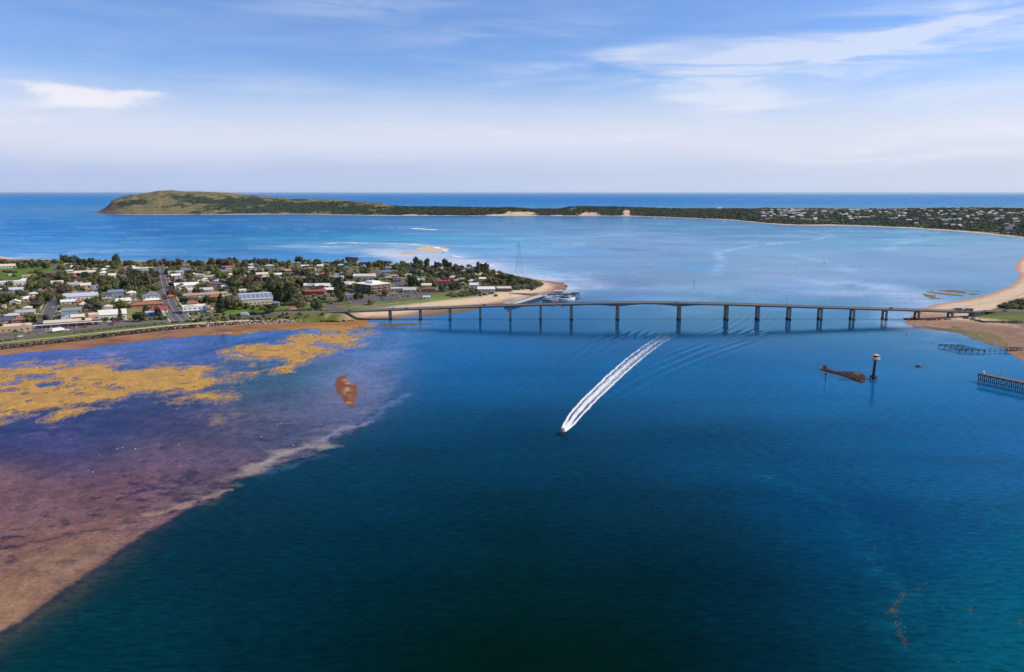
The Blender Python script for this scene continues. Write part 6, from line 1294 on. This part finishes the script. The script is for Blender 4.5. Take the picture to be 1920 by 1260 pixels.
for px, c in ((227, 'silver'), (234, 'black'), (240, 'white'), (247, 'grey'), (213, 'red'), (300, 'white'), (306, 'blue')): on_road(SERV, px, 3.5 if px != 213 else -3, c)
for t_, off, c in ((.2, 4, 'silver'), (.3, 4, 'black'), (.33, -4.5, 'grey'), (.55, 4, 'white')): p = SIDE_A[0] * (1 - t_) + SIDE_A[-1] * t_; car(p[0] + off, p[1], gz(*p) + .2, ROT_W + math.pi / 2, c)
for t_, off, c in ((.12, 4.6, 'white'), (.24, 5, 'black'), (.3, -4.6, 'blue'), (.4, 5, 'silver'), (.62, 5, 'grey')): p = SIDE_B[0] * (1 - t_) + SIDE_B[-1] * t_; car(p[0] + off, p[1], gz(*p) + .2, ROT_W + math.pi / 2, c)
for px, py, c in ((715, 558.5, 'black'), (727, 556.5, 'white'), (737, 555, 'red'), (745, 553.5, 'silver'), (756, 552, 'white'), (662, 564, 'silver'), (672, 561, 'white'), (749, 558, 'white'), (757, 557, 'grey'), (765, 556, 'black'), (657, 567.5, 'white'), (718, 562, 'grey'), (770, 549, 'white'), (779, 550, 'blue'), (735, 561, 'silver'), (880, 540, 'white'), (886, 541, 'silver'), (905, 549.5, 'white'), (911, 549.3, 'white'), (917, 549, 'grey'), (922, 548.8, 'silver'), (927, 548.6, 'white'), (600, 560, 'black'), (610, 558, 'blue'), (620, 561, 'white'), (590, 562, 'grey'), (380, 588, 'blue'), (408, 587, 'black'), (395, 588, 'silver'), (370, 589, 'white')):
    x, y, z = T(px, py); car(x, y, z + .25, town_rot(px) + (math.pi / 2 if px > 640 else 0), c)
for px, off, c, lb in ((830, -2.2, 'white', 'white car on the bridge above the beach'), (907, 2.2, 'black', 'black car on the bridge left of the jetty'), (1117, -2.2, 'white', 'white car on the bridge left of the channel spans'), (1677, 2.2, 'black', 'black car on the bridge above the beacon tower'), (1741, -2.2, 'white', 'white car nearing the right end of the bridge'), (1270, 2.2, 'silver', 'silver car over the widest span of the bridge'), (735, 2.2, 'silver', 'silver car at the left end of the bridge over the sand'), (762, -2.2, 'grey', 'grey car at the left end of the bridge over the sand'), (655, -2.2, 'grey', 'grey car coming off the bridge at the hedge')):
    x = bx(px, 577); car(x, YM + off, deck_z(x) + .03, 0 if off < 0 else math.pi, c, lb)
for px, c, lb in ((1851, 'white', 'white car on the embankment road right of the bridge'), (1888, 'grey', 'grey car on the embankment road at the right edge')):
    x = bx(px, 583); car(x, YM - 2.3, 8.42, 0, c, lb)
def truck(x, y, z, rz, label, boxm, cabm_, name='truck', L=9.0):
    r = empty(name, (x, y, z), rz); tag(r, label, 'truck', 'lorries and vans')
    MB().box(-L / 2, L / 2 - 2.4, -1.2, 1.2, .95, 3.6).build('box_body', boxm, r); MB().box(-L / 2, L / 2 - .2, -.5, .5, .55, .94).build('chassis', tyre, r)
    cb = MB().loft([[(L / 2 - 2.3, -1.15, .6), (L / 2, -1.15, .6), (L / 2, 1.15, .6), (L / 2 - 2.3, 1.15, .6)], [(L / 2 - 2.3, -1.15, 1.7), (L / 2, -1.15, 1.7), (L / 2, 1.15, 1.7), (L / 2 - 2.3, 1.15, 1.7)], [(L / 2 - 2.3, -1.05, 2.7), (L / 2 - .6, -1.05, 2.7), (L / 2 - .6, 1.05, 2.7), (L / 2 - 2.3, 1.05, 2.7)]]).build('cab', cabm_, r)
    MB().box(L / 2 - .42, L / 2 + .02, -1.0, 1.0, 1.72, 2.3).build('windscreen', carglass, cb)
    for sx in (-L / 2 + 1.2, -L / 2 + 2.4, L / 2 - 1.4):
        for sy in (-1.0, 1.0): part('wheel', wheelme, r, (sx, sy, .48), 0, (1.4, 1.4, 1.4))
    return r
dk = paint['grey']
for px, lb, bm in ((1797, 'white-cabbed lorry with a dark load, first of two crossing the bridge end', dk), (1818, 'dark lorry following the first over the right bridge end', dk)):
    x = bx(px, 582); truck(x, YM - 2.3, deck_z(x) + .03, math.pi, lb, bm, paint['white'] if px < 1800 else dk, L=9.5)
p0 = on_road(MAIN, 104, -3, 'white', 'x'); loc, rz = p0.location.copy(), p0.rotation_euler.z
for ch in list(p0.children): bpy.data.objects.remove(ch)
bpy.data.objects.remove(p0)
truck(loc.x, loc.y, loc.z, rz, 'white box truck on the main road below the apricot and red shop row', paint['white'], paint['white'], L=11)
p0 = on_road(MAIN, 455, 1.5, 'white', 'x'); loc, rz = p0.location.copy(), p0.rotation_euler.z
for ch in list(p0.children): bpy.data.objects.remove(ch)
bpy.data.objects.remove(p0)
truck(loc.x, loc.y, loc.z, rz, 'white van with trailer on the main road left of the hedge', paint['white'], paint['white'], 'van', 8)
# ------------------------------------------------------------------ poles
polem = mat('pole_timber', (.20, .17, .15), .9)
for px, py, h, lb in ((132, 602, 9, 'timber power pole behind the shop row'), (318, 561, 10, 'power pole right of the wide side street, lower'), (334, 563, 9, 'power pole beside the cream-roofed bungalow'), (303, 515, 12, 'power pole at the top of the wide side street'), (550, 582, 10, 'power pole in front of the big dark trees'), (598, 583, 11, 'power pole above the end of the hedge'), (635, 570, 11, 'pale pole in front of the huge single pine'), (680, 575, 9, 'pole on the beach-side lawn, left'), (740, 569, 9, 'pole on the beach-side lawn, middle'), (822, 560, 9, 'pole on the lawn right of the kiosk'), (938, 529, 14, 'tall pole standing among the scrub behind the boat shed'), (221, 613, 10, 'pole on the kerb below the wide white shed'), (352, 597, 9, 'pole beside the main road at the wide street mouth'), (289, 599, 9, 'pole before the small blue shop'), (644, 521, 10, 'pole between the apartment block and back woods'), (196, 501, 10, 'pole on the back shore left of the tall dark tree'), (768, 536, 11, 'pole left of the red pavilion'), (12, 641, 6, 'short pole beside the seaside path at the left edge')):
    x, y, z = T(px, py); r = empty('power_pole', (x, y, z)); tag(r, lb, 'pole', 'street and power poles')
    MB().tube((0, 0, -.3), (0, 0, h), .19, .13, 6).build('pole', polem, r); MB().box(-1.2, 1.2, -.08, .08, h - .9, h - .72).build('cross_arm', polem, r)
# shade sails, tents, playground specks of colour
for px, py, c, lb in ((186, 543, (.55, .04, .20), 'small pink shade canopy beside the light blue shed'), (506, 574, (.60, .38, .03), 'yellow shade sail in front of the large hall'), (311, 525, (.55, .07, .05), 'small red canopy at the upper end of the wide side street')):
    x, y, z = T(px, py); r = empty('shade_canopy', (x, y, z)); tag(r, lb, 'canopy')
    MB().add([(-3.5, -3, 2.6), (3.5, -3, 2.9), (3.5, 3, 2.6), (-3.5, 3, 2.9), (0, 0, 3.8)], [(0, 1, 4), (1, 2, 4), (2, 3, 4), (3, 0, 4)]).build('sail', mat('sail_%d' % px, c, .8), r)
    for sx, sy in ((-3.4, -2.9), (3.4, -2.9), (3.4, 2.9), (-3.4, 2.9)): MB().tube((sx, sy, -.2), (sx, sy, 2.75), .08, None, 5).build('post', steel, r)
# ------------------------------------------------------------------ far village on the bay shore
rv = np.random.RandomState(77); farme = {}
def far_house_mesh(rc, wc, k):
    w, d, h = (14, 10, 4.2) if k else (18, 11, 6); rise = d * .2; b = MB(); b.box(-w / 2, w / 2, -d / 2, d / 2, -3, h)
    for s_ in (-1, 1): b.add([(-w / 2 - .5, s_ * (d / 2 + .5), h - .2), (w / 2 + .5, s_ * (d / 2 + .5), h - .2), (w / 2 + .5, 0, h + rise), (-w / 2 - .5, 0, h + rise)], [(0, 1, 2, 3)], 1)
    for s_ in (-1, 1): b.add([(s_ * w / 2, -d / 2, h), (s_ * w / 2, d / 2, h), (s_ * w / 2, 0, h + rise)], [(0, 1, 2)])
    return b.mesh('far_house', [WM[wc], RM[rc]])
spots = []
for _ in range(4000):
    if len(spots) >= 135: break
    px = rv.choice([rv.uniform(1425, 1500), rv.uniform(1480, 1640), rv.uniform(1600, 1920), rv.uniform(1720, 1930)]); v = rv.uniform(.10, .85) if px > 1700 else rv.uniform(.22, .8) if px > 1480 else rv.uniform(.3, .7)
    if any(abs(px - a) < 4 and abs(v - b) < .06 for a, b in spots): continue
    spots.append((px, v))
for px, v in spots:
    x, y, z = far_z(px, v); rc = rv.choice(['white', 'cream', 'zinc', 'terracotta', 'grey', 'tan'], p=[.22, .30, .14, .10, .08, .16]); wc = rv.choice(['white', 'cream', 'tan', 'grey'], p=[.34, .4, .2, .06]); k = int(rv.rand() < .6)
    if (rc, wc, k) not in farme: farme[(rc, wc, k)] = far_house_mesh(rc, wc, k)
    o = part('far_house', farme[(rc, wc, k)], None, (x, y - 6, z + 2.8), R(rv.uniform(-30, 30))); o.scale = (1.08, 1.0, .85); tag(o, None, 'house', 'houses of the far village')
    rn_ = {'white': 'white', 'zinc': 'silvery'}.get(rc, rc); THINGS.append((o, f"{'larger' if k == 0 else 'tiny'} {wc} house with {rn_} roof".replace('  ', ' '), px, proj(x, y, z)[1], 'far'))
o = part('far_house', far_house_mesh('white', 'white', 0), None, (*far_z(1349, .8)[:2], far_z(1349, .8)[2] + 3)); tag(o, 'lone white house on the skyline of the low far isthmus', 'house')
# woods of the far village's own gaps are part of far_woodland
# ------------------------------------------------------------------ boats on the bay
def bay_boat(px, py, L, rz, label):
    x, y = G(px, py); r = empty('moored_boat', (x, y, .1), rz); tag(r, label, 'boat', 'small boats on the bay')
    part('hull', hull_mesh(L, L * .3, L * .11, HM['white'], HM['cream']), r); MB().box(-L * .1, L * .2, -L * .1, L * .1, L * .1, L * .26, 0, .1).build('cabin', HM['white'], r); MB().tube((0, 0, L * .25), (0, 0, L * .8), .1, .06, 5).build('mast', HM['white'], r)
bay_boat(1226, 409.5, 13, R(20), 'small white boat moored off the far beach, left'); bay_boat(1267, 411.5, 11, R(160), 'small white boat moored off the far beach, right of its fellow'); bay_boat(1357, 415.5, 10, R(40), 'small white boat close in by the far beach where it bends'); bay_boat(1547, 492, 8, R(10), 'small white boat alone in the middle of the right-hand bay'); bay_boat(398, 413.5, 15, R(185), 'white boat pushing spray below the headland')
# ------------------------------------------------------------------ the speedboat and its wake
wl_ = [(1055, 812), (1064, 800), (1080, 778), (1104, 752), (1135, 722), (1165, 694), (1196, 668), (1224, 647), (1248, 632), (1272, 622)]
L = densify(P(wl_), 1.2)
for _ in range(12): L[1:-1] = (L[:-2] + 2 * L[1:-1] + L[2:]) / 4
d = np.gradient(L, axis=0); d /= np.hypot(d[:, 0], d[:, 1])[:, None]; nr_ = np.stack([-d[:, 1], d[:, 0]], 1); acc = np.concatenate([[0], np.cumsum(np.hypot(*np.diff(L, axis=0).T))]); T_ = acc / acc[-1]
half = np.interp(T_, [0, .015, .05, .15, .35, .7, 1], [.9, 2.0, 3.2, 4.4, 5.2, 6.2, 6.6]); S_ = np.linspace(-1.25, 1.25, 61)
px_ = (L[:, None] + nr_[:, None] * (S_[None, :, None] * half[:, None, None])); fxx, fyy = px_[..., 0].ravel(), px_[..., 1].ravel()
tt = np.repeat(T_, len(S_)); sg = np.tile(S_, len(L)); aa = np.repeat(acc, len(S_)); so = sg * np.repeat(half, len(S_))
n1 = fbm(aa / 9, so / .8, 5, .6, ox=601); n2 = fbm(aa / 1.6, so / .9, 4, .6, ox=611); n3 = fbm(aa / 30, so / 1.2, 4, .6, ox=621)
sgw = sg + .16 * fbm(aa / 14, so / 6, 4, .6, ox=631) * ss(0, .15, tt) + .07 * n2
def band(c, w): return np.exp(-((sgw - c) / w) ** 2)
age = ss(.1, 1, tt)
al = 1.15 * band(-.84, .20 + .04 * tt) + 1.15 * band(.84, .20) + 1.2 * band(.0, .33) + .42 * band(-.42, .12) * ss(.1, .3, tt) + .38 * band(.40, .12) * ss(.05, .2, tt) + 1.4 * ss(.09, .0, tt) * band(0, .85)
al = al * (1 - .58 * age) - .08 - .08 * age + (.42 + .4 * age) * n1 + (.30 + .3 * age) * n2 + .25 * n3
al = ss(.02, .95, al) * ss(1.22, .98, np.abs(sg) + .12 * n2) * (1 - ss(.70, 1.0, tt))
wz2 = .34 + .16 * band(-.86, .2) + .16 * band(.86, .2) + .10 * n2 * al + .5 * ss(.05, .0, tt) * band(0, .8)
fm = bpy.data.materials.new('foam'); fm.use_nodes = True; t = NT(fm.node_tree); nt = fm.node_tree; nt.nodes.remove(nt.nodes['Principled BSDF']); vc = t.n('ShaderNodeVertexColor', layer_name='bed')
oc = t.n('ShaderNodeTexCoord').outputs['Object']; fn = t.noise(oc, 1.3, 5, .7)
dfm = t.n('ShaderNodeBsdfDiffuse'); dfm.inputs[0].default_value = (.80, .81, .82, 1); tr = t.n('ShaderNodeBsdfTransparent'); mx = t.n('ShaderNodeMixShader')
t.put(mx.inputs[0], t.math('MULTIPLY', vc.outputs[1], t.remap(fn, .25, .55, .55, 1.0), clamp=True)); t.put(mx.inputs[1], tr.outputs[0]); t.put(mx.inputs[2], dfm.outputs[0]); t.put(nt.nodes['Material Output'].inputs[0], mx.outputs[0])
def foam(name, V, nr, nc, alpha):
    Q = grid_quads(nr, nc); m = (alpha[Q] > .01).any(1); Q = Q[m]; C = np.concatenate([np.ones((len(alpha), 3)), alpha[:, None]], 1); V, Q, C = compact(V, Q, C)
    return tag(link(bpy.data.objects.new(name, np_mesh(name, V, Q, [fm], True, C))), kind='stuff')
foam('wake_foam', np.stack([fxx, fyy, wz2], 1), len(L), len(S_), al)
def surf(pts, w, dens, seed, name='surf_foam'):
    D = densify(P(pts), 6.0); dd = np.gradient(D, axis=0); dd /= np.hypot(dd[:, 0], dd[:, 1])[:, None] + 1e-9; nn = np.stack([-dd[:, 1], dd[:, 0]], 1); s = np.linspace(-1, 1, 15); q = D[:, None] + nn[:, None] * (s[None, :, None] * w)
    x, y = q[..., 0].ravel(), q[..., 1].ravel(); a = np.repeat(np.arange(len(D)) * 6.0, 15); e = np.repeat(np.minimum(np.arange(len(D)), np.arange(len(D))[::-1]) / max(1, len(D) / 5), 15)
    n = fbm(a / 40, np.tile(s, len(D)) * w / 18, 5, .6, ox=seed); al = ss(-.05, .5, dens - .4 + n * 1.2 - .6 * np.abs(np.tile(s, len(D))) ** 2) * np.clip(e, 0, 1)
    foam(name, np.stack([x, y, .25 + .2 * al], 1), len(D), 15, al)
for pts, w, dn, sd in (([(592, 459), (640, 455), (700, 457)], 14, .8, 701), ([(560, 464), (600, 463), (660, 462)], 14, .5, 703), ([(690, 456), (760, 457), (800, 461)], 14, .8, 705), ([(763, 428), (790, 429.5), (823, 431.8)], 20, 1.0, 707), ([(690, 428), (720, 427), (745, 426)], 14, .5, 709), ([(788, 462), (815, 463), (834, 470), (842, 474)], 9, .9, 711), ([(846, 479), (868, 484)], 7, .9, 713), ([(870, 490), (905, 494), (938, 504)], 6, .8, 715), ([(385, 413), (412, 413.6)], 14, .75, 717), ([(172, 399.5), (200, 402.4), (215, 403)], 12, .5, 719), ([(0, 478), (60, 477), (110, 474)], 14, .25, 721), ([(196, 389.5), (206, 391.5)], 20, .5, 723), ([(720, 425), (780, 425.5)], 12, .35, 725)): surf(pts, w, dn, sd)
bxp, byp = L[0]; hd = math.atan2(-d[1][1], -d[1][0])
mbt = empty('motor_boat', (bxp + math.cos(hd) * 1.4, byp + math.sin(hd) * 1.4, .35), hd); tag(mbt, 'small speedboat with dark bow heading towards the viewer ahead of its white wake', 'motor boat')
dkh = mat('hull_dark', (.02, .025, .035), .35, .05, 1, 0, 0, 0, .5)
part('hull', hull_mesh(6.6, 2.5, .9, dkh, HM['white']), mbt).rotation_euler = (0, -.07, 0)
MB().box(-1.0, .5, -.85, .85, .75, 1.35, 0, .15).build('console', HM['white'], mbt)
MB().add([(.55, -.8, 1.3), (.55, .8, 1.3), (.1, .7, 1.9), (.1, -.7, 1.9), (.62, -.8, 1.3), (.62, .8, 1.3), (.17, .7, 1.9), (.17, -.7, 1.9)], [(0, 1, 2, 3), (4, 7, 6, 5), (0, 4, 5, 1), (2, 6, 7, 3)]).build('windscreen', carglass, mbt)
cn_ = MB().box(-1.7, .3, -.95, .95, 2.25, 2.33).build('canopy', dkh, mbt); b = MB(); [b.tube((sx, sy, .8), (sx, sy, 2.25), .04, None, 4) for sx in (-1.6, .2) for sy in (-.9, .9)]; b.build('canopy_pole', steel, cn_)
eng = MB().box(-3.75, -3.2, -.28, .28, .75, 1.45, 0, .06).build('outboard_motor', dkh, mbt); MB().box(-3.55, -3.35, -.1, .1, -.5, .75).build('drive_leg', dkh, eng)
for sy in (-.5, .5): MB().box(-1.5, -1.0, sy - .25, sy + .25, .75, 1.15).box(-1.62, -1.5, sy - .25, sy + .25, .75, 1.7).build('seat', HM['cream'], mbt)
# ------------------------------------------------------------------ birds on the flats, drift weed
wing = MB().add([(0, 0, .18), (.35, .1, .30), (.9, .05, .22), (.4, -.12, .26), (-.35, .1, .30), (-.9, .05, .22), (-.4, -.12, .26)], [(0, 1, 2, 3), (0, 6, 5, 4)]).mesh('wing', [HM['white']])
bbody = MB().loft([[(.12 * k * math.cos(a), y_, .2 + .12 * k * math.sin(a)) for a in np.arange(6) * 1.047] for y_, k in ((-.35, .2), (-.15, .9), (.1, 1), (.3, .6), (.42, .45), (.5, .15))]).mesh('body', [HM['white']])
for k, (px, py, lb) in enumerate(((220, 842.5, 'upper left of a pair of seabirds on the dark blue shallows'), (230, 840, 'upper right of a pair of seabirds on the dark blue shallows'), (254, 842, 'single seabird right of the pair on the dark shallows'), (165, 883, 'left of two seabirds low on the purple seagrass'), (174, 886, 'right of two seabirds low on the purple seagrass'), (520, 796, 'left of two seabirds below the sand bar'), (528, 794, 'right of two seabirds below the sand bar'), (490, 820, 'single seabird left of the dark green weed patch'), (186, 853, 'seabird between the two resting pairs'), (550, 836, 'seabird above the pale sand plume'), (645, 770, 'seabird just below the brown sand bar'), (335, 835, 'seabird on the brownish shoal far from the others'))):
    x, y = G(px, py); r = empty('seabird', (x, y, .05), k * 1.3); tag(r, 'white ' + lb, 'bird', 'seabirds resting on the flats'); part('body', bbody, r, sc=(1.0,) * 3); part('wing', wing, r, sc=(.8,) * 3)
dw = np.random.RandomState(91); ps, rr = [], []
for px, py, s_, n in ((1692, 1118, 8, 34), (1680, 1130, 7, 24), (1672, 1146, 10, 70), (1684, 1170, 8, 30), (1690, 1188, 9, 30), (1696, 1205, 8, 22), (1722, 1106, 6, 12), (1736, 1095, 4, 6), (1819, 1143, 4, 22), (1768, 1139, 3, 6), (1912, 1169, 6, 18), (1797, 1240, 4, 8), (1579, 943, 4, 9), (1590, 978, 5, 6), (1640, 1025, 2.5, 6), (1630, 1050, 8, 8), (1650, 1070, 7, 7), (1664, 1064, 3, 5), (1444, 895, 3, 4), (1494, 919, 3, 3), (1620, 1165, 5, 4)):
    for k in range(n): x, y = G(px + dw.normal(0, s_ * .55), py + dw.normal(0, s_ * .6)); ps.append((x, y, .03)); rr.append(dw.uniform(.08, .28))
clumps('drifting_weed', np.array(ps), np.array(rr), [mat('drift_weed', lin((126, 118, 88)) * .36, .9, .3, 2)], .25, .5, 17)

# ------------------------------------------------------------------ labels that tell look-alikes apart
def relation(px, py):
    best = min(LAND, key=lambda l: (l[1] - px) ** 2 + (2.6 * (l[2] - py)) ** 2); dx_, dy_ = px - best[1], (py - best[2]) * 2.6
    rel = ('right of' if dx_ > 0 else 'left of') if abs(dx_) > abs(dy_) else ('in front of' if dy_ > 0 else 'behind')
    return f"{rel} the {best[0]}"
FARZ = ((1500, 'where the isthmus widens'), (1580, 'above the dark beach stretch'), (1660, 'left of mid far village'), (1740, 'in mid far village'), (1830, 'right of mid far village'), (9999, 'at the right edge of far village'))
groups = {}
for o, look, px, py, sort in THINGS:
    if sort == 'far': where = next(n for e, n in FARZ if px < e)
    elif px > 1500: where = 'on the grassy bank right of the bridge'
    else: where = relation(px, py)
    groups.setdefault(f"{look} {where}", []).append((px, py, o))
ORD = ['second', 'third', 'fourth', 'fifth', 'sixth', 'seventh', 'eighth', 'ninth', 'tenth', 'eleventh', 'twelfth', 'thirteenth', 'fourteenth', 'fifteenth']
for base_, mem in groups.items():
    mem.sort(key=lambda m: m[0])
    for k, (px, py, o) in enumerate(mem):
        if len(mem) == 1: o['label'] = base_
        elif len(mem) == 2: o['label'] = f"{base_}, {'left' if k == 0 else 'right'} of two"
        else: o['label'] = f"{base_}, " + ('leftmost' if k == 0 else 'rightmost' if k == len(mem) - 1 else f"{ORD[min(k - 1, 13)]} from left")

# ------------------------------------------------------------------ sea air
hm = bpy.data.materials.new('sea_air'); hm.use_nodes = True; t = NT(hm.node_tree); hm.node_tree.nodes.remove(hm.node_tree.nodes['Principled BSDF'])
pv = t.n('ShaderNodeVolumePrincipled'); pv.inputs['Color'].default_value = (.70, .84, 1.0, 1); pv.inputs['Density'].default_value = 0.6e-5; pv.inputs['Anisotropy'].default_value = .2
hm.node_tree.links.new(pv.outputs[0], hm.node_tree.nodes['Material Output'].inputs['Volume'])
tag(MB().box(-320000, 320000, -2500, 330000, -4.0, 165.0).build('haze', hm), kind='stuff')
